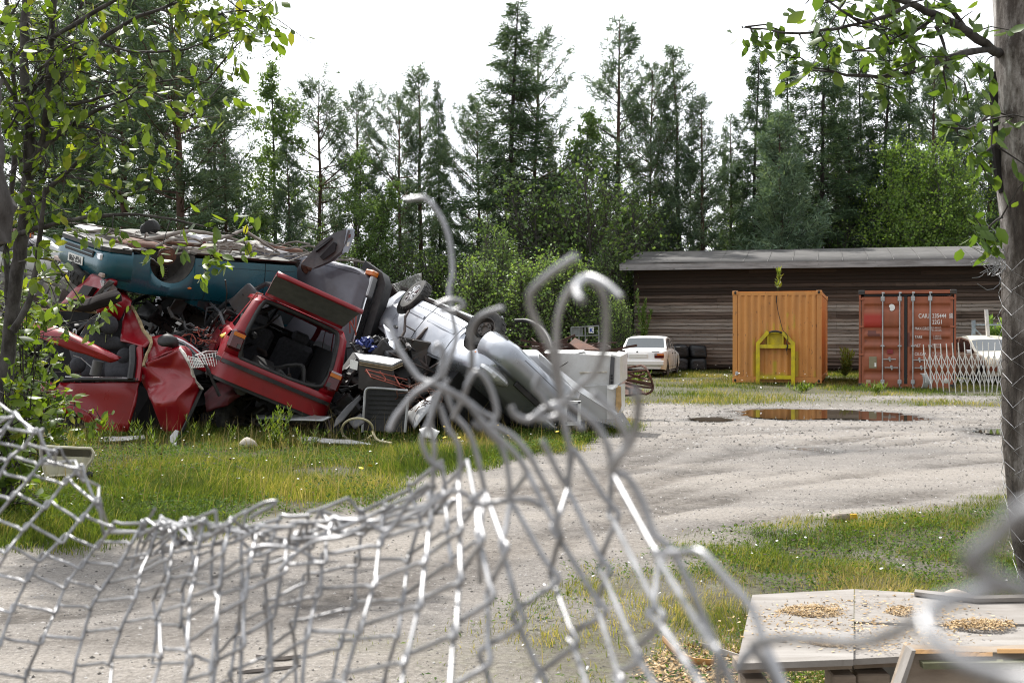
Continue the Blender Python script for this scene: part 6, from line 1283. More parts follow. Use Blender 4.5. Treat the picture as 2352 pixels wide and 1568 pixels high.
tag(m.build('rusty_scrap', dull('dark_rust', (.06, .03, .022), .9, .4, 8)), 'rusty beams and bars piled low behind the white freezer', 'scrap', kind='stuff')
slb = slab('rusty_plate', [(1310, 790, 24), (1322, 778, 24), (1378, 806, 23.5), (1330, 806, 23.4)], RUST, None, .06); tag(slb, 'rusty angled plate behind the white freezer', 'metal plate')
g2 = MB(); base = 26.5; x0, x1 = -1, 0
for k in range(16):
    c = P(1235+k*9.5, 800, 26.5); g2.box((c.x, c.y, c.z-.3+.1*math.sin(k*3)), (.42, .35, .5+.25*math.sin(k*1.7)), Euler((.2*math.sin(k), .3*math.cos(k*2), k)).to_matrix(), bev=.03)
g2.jitter(.06, 3); tag(g2.build('stone_and_scrap_bank', dull('grey_rubble', (.14, .12, .11), .9, .4, 4), smooth=30), 'low grey bank of rubble behind the white freezer', 'rubble', kind='stuff')
sg = thing('square_sign', 'small white square sign with a blue letter K on a grey rack before the bushes', 'sign', tuple(P(1358, 790, 30)))
c = P(1358, 758, 30); m = MB(); m.box(c, (.13, .012, .155)); m.build('board', WHITE, sg); text_mesh('K', .14, 'letter', dull('blue_letter', (.02, .06, .30), .5), sg, Matrix.Translation(wmat(sg).inverted() @ (c+Vector((0, -.012, -.048)))) @ MX, 'CENTER', .006)
m = MB(); 
for a, b in (((1312, 752), (1375, 748)), ((1312, 752), (1313, 790)), ((1375, 748), (1376, 790)), ((1312, 772), (1375, 770)), ((1344, 750), (1345, 790)), ((1330, 751), (1330, 790))): m.tube([P(*a, 30.1), P(*b, 30.1)], .018, 5)
m.box(P(1326, 760, 30.15), (.28, .02, .22)); m.build('rack', dull('grey_rack', (.2, .21, .21), .6), sg)
# ================================================================== FOREGROUND GREENERY
def leaf6(base, d, s, ln, wd, droop):
    n = len(base); ln = ln[:, None]; wd = wd[:, None]; nr = np.cross(d, s); dr = droop[:, None]*ln
    a = base; b = base+d*ln*.32-nr*dr*.12; c = base+d*ln*.68-nr*dr*.45; t = base+d*ln-nr*dr
    V = np.stack([a, b+s*wd*.46, c+s*wd*.42, t, c-s*wd*.42, b-s*wd*.46, b+nr*wd*-.10, c+nr*wd*-.10], 1).reshape(-1, 3); i = np.arange(n)[:, None]*8
    F = np.concatenate([i+np.array([q]) for q in ([0, 1, 6], [0, 6, 5], [1, 2, 7], [1, 7, 6], [6, 7, 4], [6, 4, 5], [2, 3, 7], [7, 3, 4])], 0); return V, F
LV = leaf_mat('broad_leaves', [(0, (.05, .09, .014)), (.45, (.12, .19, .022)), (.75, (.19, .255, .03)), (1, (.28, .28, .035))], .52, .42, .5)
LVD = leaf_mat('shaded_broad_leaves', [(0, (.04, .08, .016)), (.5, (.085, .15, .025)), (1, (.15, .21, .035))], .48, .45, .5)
BARK = dull('dark_cherry_bark', (.028, .023, .02), .9, .45, 14, (.11, .105, .10), .25, sc=(1, 1, .5), bump=.5)
def broadleaf(root, limbs, clusters, seed, mat, lsize, per=1.0, twig=(.2, .6), hang=.5, auto=60, box=None):
    """limbs: (points, radius0, radius1, twigs per metre); clusters: (px, py, depth)"""
    g = np.random.default_rng(seed); samp = []; A, B, RA, RB = [], [], [], []; LB, LD = [], []
    for i, (pts, r0, r1, tpm) in enumerate(limbs):
        p = chaikin([P(*q) for q in pts], 2); m = MB(); n = len(p); m.tube(p, [r0+(r1-r0)*k/(n-1) for k in range(n)], 9).jitter(.012, 9)
        m.build('trunk' if r0 > .05 else 'branch', BARK, root, smooth=60)
        L_ = sum((b-a).length for a, b in zip(p, p[1:]))
        for k in range(n): samp.append(np.array(p[k]))
        for k in range(int(L_*tpm)):
            j = int(g.integers(0, n-1)); c = np.array(p[j].lerp(p[j+1], g.random())); d = vnorm(g.normal(0, 1, 3)*np.array([1, .7, .8])+np.array([.25, 0, .12])); ln = g.uniform(*twig)
            e = c+d*ln+np.array([0, 0, -hang*.22*ln]); mid = c+d*ln*.5+np.array([0, 0, .05*ln]); A += [c, mid]; B += [mid, e]; RA += [.006, .004]; RB += [.004, .002]
            for q in range(int((3+ln*9)*per)):
                t = g.uniform(.25, 1.05); pp_ = c*(1-t)+e*t+g.normal(0, .015, 3); LB.append(pp_); LD.append(vnorm(d*.6+g.normal(0, .65, 3)+np.array([0, 0, -hang])))
    S_ = np.array(samp)
    for c in clusters:
        e = np.array(P(*c)); dd = np.linalg.norm((S_-e)*np.array([1, .5, 1]), axis=1)+np.maximum(0, e[0]-S_[:, 0])*-.15; s = S_[int(np.argmin(dd))]; mid = (s+e)/2+np.array([0, 0, .05*np.linalg.norm(e-s)]); A += [s, mid]; B += [mid, e]; RA += [.006, .004]; RB += [.004, .0025]
        samp.append(e); S_ = np.vstack([S_, mid[None], e[None]])
        for q in range(int(g.integers(4, 8))): LB.append(e+g.normal(0, .035, 3)); LD.append(vnorm(g.normal(0, .55, 3)+np.array([.1, 0, -.75])))
    SV, SF = sticks(A, B, RA, RB); np_mesh('twigs', SV-np.array(root.location), SF, BARK, root)
    LB = np.array(LB)-np.array(root.location); LD = np.array(LD); n = len(LB); s = vnorm(np.cross(LD, g.normal(0, .55, (n, 3))+np.array([0, -.35, 1.]))); ln = lsize*g.uniform(.6, 1.25, n)
    V, F = leaf6(LB, LD, s, ln, ln*g.uniform(.46, .62, n), g.uniform(-.1, .45, n)); np_mesh('foliage', V, F, mat, root, np.repeat(np.clip(g.normal(.45, .22, n), 0, 1), 8))
lt = thing('broadleaf_tree', 'dark stemmed broadleaf tree at the left edge in front of the wrecks', 'tree', tuple(G(20, 1180)))
D = 9.6
limbs = [([(15, 1180, D), (10, 900, D), (22, 760, D), (42, 600, D), (58, 500, D), (62, 400, D), (70, 300, D), (52, 160, D), (60, 0, D), (70, -120, D)], .066, .03, 2),
 ([(62, 410, D), (100, 330, D), (112, 220, D-.1), (118, 90, D-.2), (128, -60, D-.3)], .036, .02, 6), ([(20, 700, D), (12, 560, D+.2), (30, 420, D+.2), (40, 250, D+.3), (18, 60, D+.3), (10, -90, D+.4)], .03, .015, 6),
 ([(30, 760, D-.2), (72, 690, D-.2), (86, 600, D-.2), (96, 500, D-.3), (105, 430, D-.3)], .03, .012, 4), ([(66, 372, D), (110, 330, D), (165, 286, D-.1), (230, 250, D-.3), (300, 225, D-.4)], .034, .006, 7),
 ([(115, 215, D), (154, 161, D-.1), (220, 99, D-.2), (293, 48, D-.3), (366, 22, D-.4), (440, -6, D-.5)], .026, .008, 8), ([(55, 530, D), (84, 458, D), (146, 403, D-.2), (220, 335, D-.3), (262, 300, D-.3)], .03, .007, 6),
 ([(-20, 570, D), (37, 540, D-.1), (100, 520, D-.2), (146, 509, D-.3), (220, 494, D-.4), (330, 491, D-.5), (430, 510, D-.5), (560, 545, D-.5)], .028, .004, .8), ([(118, 90, D-.2), (200, 40, D-.4), (280, -10, D-.6), (380, -50, D-.7)], .022, .01, 8),
 ([(112, 240, D), (180, 240, D-.2), (260, 215, D-.3), (360, 190, D-.5), (450, 175, D-.6)], .016, .004, 4), ([(220, 99, D-.2), (300, 120, D-.4), (400, 120, D-.5), (480, 95, D-.6), (560, 60, D-.7)], .014, .003, 5), ([(165, 286, D-.1), (230, 300, D-.3), (300, 330, D-.4), (360, 330, D-.5)], .014, .004, 6), ([(366, 22, D-.4), (450, 40, D-.5), (520, 30, D-.6), (600, 20, D-.7)], .010, .003, 6),
 ([(146, 403, D-.2), (210, 415, D-.4), (270, 440, D-.5), (300, 450, D-.5)], .012, .003, 5), ([(40, 250, D), (100, 180, D+.2), (160, 80, D+.3), (200, -20, D+.3)], .02, .01, 8), ([(60, 0, D), (100, -40, D), (160, -60, D)], .02, .01, 8), ([(18, 60, D+.3), (-40, 20, D), (-90, -20, D)], .02, .01, 8),
 ([(70, 300, D), (20, 200, D-.3), (-30, 120, D-.4)], .02, .01, 9), ([(42, 600, D-.1), (120, 590, D-.3), (150, 640, D-.4), (190, 700, D-.4)], .010, .003, 2)]
cl = [(373, 322, 9), (403, 271, 9), (450, 271, 9), (509, 271, 9), (443, 234, 9), (384, 227, 9), (480, 227, 9), (542, 165, 9), (502, 157, 9), (542, 135, 9), (582, 77, 9), (637, 84, 9), (557, 84, 9), (600, 26, 9), (549, 15, 9), (505, 22, 9), (470, 37, 9), (439, 179, 9), (366, 157, 9), (340, 73, 9), (480, 509, 9), (575, 494, 9), (282, 461, 9), (265, 440, 9), (344, 414, 9), (388, 362, 9), (420, 12, 9), (520, 60, 9), (535, 45, 9), (588, 12, 9), (575, 40, 9), (605, 45, 9), (258, 530, 9), (240, 545, 9), (285, 540, 9), (370, 575, 9), (360, 590, 9), (485, 580, 9), (480, 605, 9), (465, 635, 9), (425, 570, 9), (520, 600, 9), (560, 555, 9), (575, 590, 9), (430, 520, 9), (310, 360, 9), (330, 290, 9), (350, 380, 9), (300, 300, 9), (280, 350, 9), (295, 410, 9), (310, 440, 9), (205, 350, 9), (240, 380, 9), (255, 300, 9), (150, 350, 9), (180, 440, 9), (205, 470, 9), (90, 480, 9.4), (120, 560, 9.3), (95, 585, 9.3), (140, 640, 9.3), (165, 620, 9.3), (112, 650, 9.2), (80, 640, 9.2), (460, 90, 9), (410, 60, 9), (395, 100, 9), (320, 130, 9), (280, 180, 9), (460, 140, 9)]
extra = []
g = np.random.default_rng(42)
for k in range(32):
    x0, y0 = g.uniform(0, 130), g.uniform(-20, 430); x1 = x0+g.uniform(-60, 190); y1 = y0+g.uniform(-120, 40); d0 = g.uniform(9.0, 10.2); extra.append(([(x0, y0, d0), ((x0+x1)/2, (y0+y1)/2-15, d0), (x1, y1+20, d0)], .010, .003, 8))
broadleaf(lt, limbs+extra, cl, 41, LV, .108, 1.0, (.2, .62), .55)
lb_ = thing('leafy_bush', 'yellow green leafy bush at the left edge in front of the crushed red car', 'bush', tuple(G(70, 1085)))
g = np.random.default_rng(43); limbs = []
for k in range(64):
    x0 = g.uniform(-60, 95); x1 = x0+g.uniform(-60, 50); yt = g.uniform(650, 920)+max(0, x1-120)*1.2; d0 = g.uniform(12.0, 13.4); limbs.append(([(x0, 1080, d0), ((x0+x1)/2-8, (1080+yt)/2, d0), (x1, yt, d0-.2)], .013, .004, 5.5))
for k in range(16):
    x0 = g.uniform(-50, 45); x1 = x0+g.uniform(-40, 50); limbs.append(([(x0, 1190, 9.2), ((x0+x1)/2, 1060, 9.2), (x1, g.uniform(860, 1000), 9.1)], .009, .003, 7))
cl = [(x, y, 12.1) for x, y in ((230, 730), (262, 700), (180, 690), (215, 745), (230, 960), (260, 950), (150, 760), (130, 700), (95, 680), (160, 690), (110, 720), (165, 950), (215, 935), (140, 900), (145, 975), (60, 700), (85, 740), (120, 985), (90, 960), (40, 780), (120, 790), (150, 840), (170, 910), (110, 860), (140, 930), (75, 850), (210, 980), (60, 920), (180, 985))]
broadleaf(lb_, limbs, cl, 44, LV, .112, 1.0, (.2, .55), .25)
# ---- bark covered trunk on the right with its overhanging branch and the mesh tied round it
rt_ = thing('tree_trunk', 'thick weathered tree trunk at the right edge wrapped in chain link with leafy branches', 'tree', tuple(G(2420, 1350)))
YT = 6.5; pp_ = YT/FPX
edge = [(2268, -1400), (2270, -1000), (2272, -600), (2277, -120), (2281, 0), (2286, 150), (2291, 320), (2288, 400), (2294, 440), (2302, 520), (2306, 640), (2308, 820), (2309, 980), (2313, 1090), (2326, 1230), (2348, 1330), (2352, 1390)]
tb = NT('weathered_trunk_bark'); n1 = tb.noise(4, 8, (1, 1, .25), .7); n2 = tb.noise(11, 7, (1, 1, .5), .75); tc_ = tb.ramp(n1, [(.38, (.02, .016, .014)), (.48, (.085, .072, .062)), (.57, (.20, .18, .165)), (.66, (.46, .44, .42))]); tc_ = tb.mix(tb.ramp(n2, [(.48, (0,)*3), (.60, (.85,)*3)]), tc_, (.045, .036, .03))
tb.set(color=tc_, rough=.9, spec=.2); tb.bump(n2, .9, .02)
m = MB(); ctr = [P(x+78, y, YT) for x, y in edge]; ctr = chaikin(ctr, 1); rows = []
for i, c in enumerate(ctr):
    r = []
    for k in range(36):
        an = 2*math.pi*k/36; rad = .183*(1+.05*math.sin(an*3+i*.25)+.07*noise.noise(Vector((math.cos(an)*1.5, math.sin(an)*1.5, c.z*2.5)))+.04*noise.noise(Vector((math.cos(an)*6, math.sin(an)*6, c.z*5)))); r.append(c+Vector((rad*math.cos(an), rad*math.sin(an), 0)))
    rows.append(r)
m.grid(rows, True); tko = m.build('trunk', tb.m, rt_, smooth=60)
gp_ = [(2275, 165), (2280, 260), (2283, 330), (2288, 400), (2298, 440)]; m = MB(); m.tube(chaikin([P(x+4, y, YT-.03) for x, y in gp_], 2), [.012, .020, .028, .024, .026, .03, .026, .02, .018, .012, .012, .01, .01, .01][:len(chaikin(gp_3 if False else [P(x, y, YT) for x, y in gp_], 2))] if False else .022, 7).jitter(.01, 14); m.build('dark_crack_strip', dull('crack_shade', (.012, .010, .009), .95, .4, 9), tko)  # dark strip laid on the trunk as the shade of a crack
limbs = [([(2300, 125, 6.5), (2285, 118, 6.4), (2220, 70, 6.2), (2154, 35, 6.0), (2088, 9, 5.9), (2010, -30, 5.8)], .03, .012, 7), ([(2300, 120, 6.5), (2285, 112, 6.4), (2198, 123, 6.1), (2132, 153, 6.0), (2066, 175, 5.9), (1956, 175, 5.8), (1869, 156, 5.7)], .024, .004, 4), ([(2088, 9, 5.9), (2040, 40, 5.8), (1978, 55, 5.7), (1890, 70, 5.6), (1803, 79, 5.6), (1759, 66, 5.6), (1702, 61, 5.6)], .012, .002, 3.5),
 ([(2154, 35, 6.0), (2080, 90, 5.9), (2010, 110, 5.8), (1950, 120, 5.7)], .012, .003, 9), ([(2150, 60, 6.0), (2180, 130, 5.9), (2165, 165, 5.9)], .01, .003, 8), ([(2286, 250, 6.4), (2240, 290, 6.2), (2200, 300, 6.1), (2180, 295, 6.1)], .01, .003, 7), ([(2295, 330, 6.3), (2270, 340, 6.2), (2240, 370, 6.1)], .01, .003, 9), ([(2300, 500, 6.3), (2280, 510, 6.2), (2262, 545, 6.2)], .008, .003, 12), ([(2220, 70, 6.2), (2160, -10, 6.1), (2100, -60, 6.0)], .014, .006, 9), ([(2010, -30, 5.8), (1940, -10, 5.7), (1880, 10, 5.7)], .01, .003, 8), ([(1978, 55, 5.7), (1930, 20, 5.6), (1870, -10, 5.6)], .008, .003, 9)]
cl = [(1705, 66, 5.6), (1730, 78, 5.6), (1748, 88, 5.6), (1765, 60, 5.6), (1790, 100, 5.6), (1815, 105, 5.6), (1850, 10, 5.6), (1870, 40, 5.6), (1900, 105, 5.6), (1905, 145, 5.7), (1930, 90, 5.7), (1985, 150, 5.7), (2010, 190, 5.8), (2040, 200, 5.8), (2060, 205, 5.8), (1990, 20, 5.8), (1960, 0, 5.8), (2030, 60, 5.8), (2080, 60, 5.8), (2110, 100, 5.9), (2140, 110, 5.9), (2100, 140, 5.9), (2190, 170, 6), (2215, 190, 6), (2225, 235, 6.1), (2240, 150, 6.1), (2255, 190, 6.1), (2190, 45, 6), (2235, 25, 6), (2130, 5, 6), (2050, 20, 5.8), (2200, 310, 6.1), (2230, 320, 6.1), (2255, 380, 6.1), (2270, 410, 6.1), (2265, 300, 6.1), (2240, 345, 6.1), (2265, 560, 6.2), (2280, 575, 6.2), (2250, 540, 6.2), (2275, 520, 6.2), (1885, 125, 5.7), (1840, 90, 5.6)]
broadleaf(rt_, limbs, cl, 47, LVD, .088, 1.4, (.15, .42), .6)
m = MB(); cz = [(c, .196) for c in ctr]
def trunk_at(z):
    for a, b in zip(ctr, ctr[1:]):
        if a.z >= z >= b.z: t = (a.z-z)/max(1e-6, a.z-b.z); return a.lerp(b, t)
    return ctr[-1] if z < ctr[-1].z else ctr[0]
STEP = .10; z0, z1 = trunk_at(.0).z+.06, P(2300, 590, YT).z; NA = 14; g = np.random.default_rng(49)
for k in range(NA):
    for s in (1, -1):
        if s < 0: continue
        pts = []; j = 0; z = z0
        while z < z1:
            an = 2*math.pi*(k+((j+k) % 2))/NA; c = trunk_at(z); rad = .203+.012*noise.noise(Vector((math.cos(an)*3, math.sin(an)*3, z*4))); pts.append(Vector((c.x+rad*math.cos(an), c.y+rad*math.sin(an), z+g.normal(0, .006)))); z += STEP*.62; j += 1
        m.tube(pts, .0017, 4, False)
        pts2 = []; j = 1; z = z0
        while z < z1:
            an = 2*math.pi*(k+.5-.5*(j % 2))/NA; c = trunk_at(z); rad = .206; pts2.append(Vector((c.x+rad*math.cos(an), c.y+rad*math.sin(an), z+.01))); z += STEP*.62; j += 1
for k in range(26):
    a = P(2292+g.uniform(0, 20), 575+g.uniform(0, 50), YT-.2); q = [a]
    for i in range(4): q.append(q[-1]+Vector((g.normal(-.02, .035), g.normal(0, .03), g.normal(0, .035))))
    m.tube(chaikin(q, 1), .0017, 4, False)
WIRE = NT('galvanised_wire'); wn = WIRE.noise(30, 5); WIRE.set(color=WIRE.ramp(wn, [(.35, (.19, .19, .193)), (.65, (.37, .37, .38))]), rough=.42, metal=.8); WIRE.bump(WIRE.noise(160, 3), .12, .001); WIRE = WIRE.m
m.build('wrapped_mesh', WIRE, rt_)
m = MB(); rows = []
for i in range(14):
    y = 180+i*29; c = P(-52-3*math.sin(i*.7)+(max(0, (i-7))*3.4), y, 2.3); rad = .042+(.022*math.exp(-((i-10)/1.2)**2)); rows.append([c+Vector((rad*math.cos(2*math.pi*k/16)*(1+.2*math.sin(k*2.1+i)), rad*math.sin(2*math.pi*k/16), 0)) for k in range(16)])
m.grid(rows, True); m.add(rows[-1], [list(range(16))]); m.add(rows[0], [list(range(16))]); tag(m.build('dead_branch_stub', BARK, smooth=60), 'dark broken branch stub at the very left edge of the picture', 'branch')
# ---- weeds one can tell apart
WM = leaf_mat('weed_leaves', [(0, (.05, .09, .018)), (.5, (.11, .17, .028)), (1, (.22, .26, .05))], .42, .5, .4)
def weed(name, lab, x, y, hpx, stems, seed, spread=.12, lsz=.07, fat=.3, z0=0.0, mat=WM):
    b = G(x, y) if not z0 else P(*z0); h = hpx*b.y/FPX; g = np.random.default_rng(seed); o = thing(name, lab, 'plant', tuple(b)); A, B, RA, RB, LB, LD = [], [], [], [], [], []
    for s in range(stems):
        p = np.array([g.normal(0, .04), g.normal(0, .04), 0]); top = p+np.array([g.normal(0, spread), g.normal(0, spread), h*g.uniform(.55, 1.05)]); A.append(p); B.append(top); RA.append(.005); RB.append(.002); n = int(10+h*32)
        for k in range(n):
            t = .15+.85*k/n; q = p*(1-t)+top*t; az = k*2.4+s; LB.append(q); LD.append(vnorm(np.array([math.cos(az), math.sin(az), .35+.5*t])+g.normal(0, .15, 3)))
    SV, SF = sticks(A, B, RA, RB); np_mesh('stem', SV, SF, mat, o, np.zeros(len(SV))+.3); LB, LD = np.array(LB), np.array(LD); n = len(LB); s = vnorm(np.cross(LD, np.array([0, 0, 1.])+g.normal(0, .2, (n, 3)))); ln = lsz*g.uniform(.55, 1.2, n)
    V, F = leaf6(LB, LD, s, ln, ln*fat, g.uniform(.1, .6, n)); np_mesh('foliage', V, F, mat, o, np.repeat(np.clip(g.normal(.55, .22, n), 0, 1), 8)); return o
for i, q in enumerate((('tallest leafy weed cluster in the grass below the red hatchback', 636, 1030, 98, 9, .22, .075, .34), ('narrow leaved weed in front of the red quarter panel', 240, 1030, 70, 4, .1, .09, .16), ('narrow leaved weed before the dark gap of the crushed red car', 322, 1035, 72, 4, .08, .09, .17), ('yellowish narrow weed left of the folded red door tip', 360, 1052, 62, 3, .07, .10, .15), ('leafy weed right of the folded red door', 455, 1022, 72, 5, .12, .07, .24), ('leafy weed under the flattened red nose', 535, 1025, 70, 4, .1, .065, .26), ('low leafy weed right of the tallest weed cluster', 700, 1040, 60, 7, .2, .07, .34), ('weed between the bush and the red quarter panel', 180, 1040, 60, 5, .15, .08, .2), ('tuft of bright grass at the edge of the track below the silver hatchback', 936, 1062, 44, 14, .09, .1, .05))):
    weed('weed', q[0], q[1], q[2], q[3], q[4], 60+i, q[5], q[6], q[7])
weed('sprout', 'small leafy sprout growing on the roof of the orange container', 0, 0, 48, 2, 70, .05, .16, .42, z0=(1787, 668, 35.0)); weed('climbing_plant', 'thin leafy plant climbing the left end of the shed wall', 0, 0, 130, 4, 71, .28, .16, .4, z0=(1478, 790, 45.0), mat=lf_m); weed('weed', 'dark weed growing between the two containers', 0, 0, 70, 6, 72, .25, .2, .25, z0=(1940, 872, 36.0), mat=lf_m); weed('climbing_plant', 'leafy plant on the shed wall right of the steel frame', 0, 0, 70, 6, 73, .25, .22, .45, z0=(2288, 800, 38.0), mat=lf_m)
for x, y, h, lab in ((1460, 889, 34, 'grassy weed in front of the rusty barred cage'), (2010, 905, 24, 'weed at the foot of the red container door'), (1840, 902, 20, 'weed tuft in front of the orange container')): weed('weed', lab, x, y, h, 8, int(x), .25, .16, .2)
# ---- things lying in the foreground
tub = thing('plastic_tub', 'cream plastic tub lying in the grass at the lower left', 'tub', tuple(G(160, 1112))); CRM = dull('cream_plastic', (.60, .56, .43), .5, .1, 5, (.30, .26, .18), .3)
Yb = 11.0; m = MB(); out = [(92, 1024), (210, 1030), (215, 1040), (212, 1054), (200, 1070), (196, 1088), (104, 1094), (96, 1058)]
m.grid([[P(x, y, Yb) for x, y in out], [P(x-2+(x-150)*-.08, y-2, Yb+.30) for x, y in out]], True); m.add([P(x-2+(x-150)*-.08, y-2, Yb+.30) for x, y in out], [list(range(8))]); m.build('shell', CRM, tub, solid=.012, smooth=30)
m = MB(); m.tube([P(x, y, Yb) for x, y in out+[out[0]]], .014, 6); m.build('rim', CRM, tub); m = MB(); m.prism([P(x, y, Yb-.003) for x, y in [(94, 1046), (213, 1050), (211, 1056), (199, 1070), (195, 1088), (105, 1093), (97, 1058)]], (0, .008, 0)); m.build('front_face', CRM, tub); m = MB(); m.ball(P(206, 1090, Yb), .035, 10, 6); m.build('black_plug', BLACK, tub)
WD = wood_mat('grey_plywood', [(0, (.17, .155, .14)), (.5, (.28, .26, .24)), (1, (.38, .36, .335))], (.5, 3.0, 1), False, (.17, .15, .13)); WD2 = wood_mat('pallet_wood', [(0, (.30, .24, .18)), (1, (.42, .36, .29))], (.5, 2, 2), False, (.16, .12, .09)); WD3 = wood_mat('fresh_split_wood', [(0, (.40, .21, .07)), (1, (.52, .30, .12))], (.6, 2, 2), False, (.25, .15, .07))
ZT = .42
def top_poly(name, pts, zt, th, mat, par): m = MB(); m.prism([G(x, y, zt) for x, y in pts], (0, 0, -th)); return m.build(name, mat, par)
pa = thing('pallet', 'grey plywood covered pallet with sawdust at the lower right', 'pallet', tuple(G(1830, 1440, ZT))); pb = thing('pallet', 'second plywood covered pallet at the right edge with a crack across it', 'pallet', tuple(G(2150, 1430, ZT)))
top_poly('top_board', [(1693, 1523), (1960.3, 1513), (1961.2, 1352), (1728, 1365)], ZT, .02, WD, pa); m = MB(); a, b = G(1695, 1524, ZT-.022), G(1957, 1514, ZT-.022); m.prism([a, b, b+Vector((0, 0, -.03)), a+Vector((0, 0, -.03))], (0, .10, 0)); m.build('edge_board', WD2, pa)
for fx_ in (.02, .80):
    for k, yy in enumerate((.06, .9)):
        c = a.lerp(b, fx_)+Vector((.035+yy*.27, yy, -.13)); m = MB(); m.box(c, (.075, .11, .16), bev=.005); m.build('block', WD2, pa)
m = MB(); a2 = a.lerp(b, .06)+Vector((0, -.008, -.10)); m.box(a2+Vector((.02, 0, 0)), (.04, .004, .05)); m.jitter(.006, 30); m.build('red_mark', dull('faded_red', (.35, .08, .05), .8, .3, 20), pa)
m = MB(); m.box(((a+b)/2).to_tuple()[0:2]+(.20,), ((b-a).length, .09, .02)); m.build('bottom_board', WD, pa); m = MB(); m.box((((a+b)/2).x+.24, ((a+b)/2).y+.85, .20), ((b-a).length, .09, .02)); m.build('bottom_board', WD, pa)
top_poly('top_board', [(1962, 1426), (2120, 1432), (2352, 1432), (2440, 1434), (2440, 1366), (2352, 1371), (2200, 1367), (2098, 1360), (1963, 1352)], ZT-.004, .02, WD, pb); top_poly('top_board', [(1961, 1512), (2440, 1488), (2440, 1438), (2352, 1436), (2120, 1436), (1962, 1430)], ZT-.012, .02, WD, pb); top_poly('loose_board', [(2100, 1358), (2102, 1352), (2250, 1367), (2352, 1364), (2430, 1362), (2430, 1370), (2352, 1372), (2240, 1374)], ZT+.016, .015, WD, pb)
m = MB(); a, b = G(1962, 1514, ZT-.036), G(2300, 1497, ZT-.036); m.prism([a, b, b+Vector((0, 0, -.03)), a+Vector((0, 0, -.03))], (0, .10, 0)); m.build('edge_board', WD2, pb)
for t in (.03, .9):
    for yy in (.06, .8): c = a.lerp(b, t)+Vector((.04+yy*.1, yy, -.12)); m = MB(); m.box(c, (.11, .14, .15), bev=.005); m.build('block', WD2, pb)
cr = thing('wooden_crate', 'broken wooden crate with a fresh orange splintered top edge at the lower right corner', 'crate', tuple(G(2250, 1640, .2)))
m = MB(); q = [P(2092, 1492, 3.15), P(2180, 1494, 3.15), P(2290, 1497, 3.15), P(2470, 1488, 3.15), P(2470, 1680, 3.15), P(2030, 1680, 3.15)]; m.prism(q, (0, .06, 0)); m.build('front_board', WD2, cr)
m = MB(); 
for xa, xb, dy in ((2092, 2192, 0), (2194, 2280, 6), (2290, 2470, -1)):
    n = 9; rows = []
    for i in range(n+1):
        x = xa+(xb-xa)*i/n; h = 3*noise.noise(Vector((x*.3, 0, 5))); rows.append([P(x, 1500+dy, 3.13), P(x, 1491+dy+h, 3.14), P(x, 1486+dy-h, 3.27), P(x, 1500+dy, 3.28)])
    m.grid(rows)
m.build('splintered_edge', WD3, cr); m = MB(); m.prism([P(2095, 1493, 3.12), P(2104, 1493, 3.12), P(2045, 1680, 3.12), P(2030, 1680, 3.12)], (0, .05, 0)); m.build('side_slat', WD, cr); m = MB(); m.prism([P(2120, 1522, 3.11), P(2470, 1518, 3.11), P(2470, 1535, 3.11), P(2122, 1536, 3.11)], (0, .03, 0)); m.build('cross_slat', dull('mossy_wood', (.13, .13, .07), .9, .3, 12), cr)
CHIP = leaf_mat('wood_chips', [(0, (.22, .14, .07)), (.5, (.42, .29, .15)), (1, (.58, .45, .28))], .0, .9, .2)
def chips(name, lab, pxc, rx_, ry_, zt, n, size, hgt, seed, thin=False):
    g = np.random.default_rng(seed); r = np.sqrt(g.random(n))*g.uniform(.8, 1.15, n); an = g.uniform(0, 6.28, n); c = np.array([G(pxc[0]+rx_*a*math.cos(b), pxc[1]+ry_*a*math.sin(b)+3*math.sin(a*b*2), zt) for a, b in zip(r, an)]); c[:, 2] += hgt*np.clip(1-r**2, 0, 1)*g.random(n)+.002
    d = vnorm(np.column_stack([g.normal(0, 1, (n, 2)), g.normal(0, .25, n)])); s = vnorm(np.cross(d, g.normal(0, .3, (n, 3))+np.array([0, 0, 1.]))); ln = size*g.uniform(.5, 1.6, n); V, F = blades(c, d, s, ln, ln*g.uniform(.25, .6, n)); return tag(np_mesh(name, V, F, CHIP, rnd=np.repeat(g.random(n), 4)), lab, 'sawdust', kind='stuff')
chips('sawdust', 'heap of sawdust on the left plywood pallet', (1862, 1404), 74, 13, ZT, 2400, .009, .016, 1); chips('sawdust', 'small heap of sawdust past the pallet gap', (2068, 1404), 34, 11, ZT-.004, 800, .009, .010, 2); chips('sawdust', 'thin brown sawdust near the front edge of the pallet', (1905, 1476), 62, 9, ZT, 900, .009, .006, 3); chips('sawdust', 'long heap of sawdust on the right pallet', (2250, 1434), 82, 11, ZT, 1700, .010, .012, 4); chips('sawdust', 'loose chips scattered over the plywood', (1980, 1430), 300, 66, ZT, 1500, .014, .001, 5)
chips('wood_chips', 'wood chips strewn on the ground before the pallets', (1640, 1530), 170, 70, .0, 3500, .02, .012, 6); chips('wood_chips', 'dark litter of chips under the pallets', (1900, 1560), 200, 60, .0, 1500, .025, .02, 7)
def sticky(name, lab, pts, wd, th, mat, cat='stick'):
    m = MB(); p = [Vector(q) for q in pts]; m.tube(chaikin(p, 1), wd, 5, flat=th); return tag(m.build(name, mat), lab, cat)
sticky('bark_strip', 'curled pale strip of bark on the ground left of the pallet', [G(1522, 1465, .03), G(1545, 1490, .05), G(1580, 1515, .03), G(1640, 1521, .02)], .016, .25, WD3); sticky('plank', 'grey plank end on the ground left of the pallet', [G(1590, 1478, .01), G(1650, 1495, .012), G(1700, 1512, .015)], .022, .3, WD)
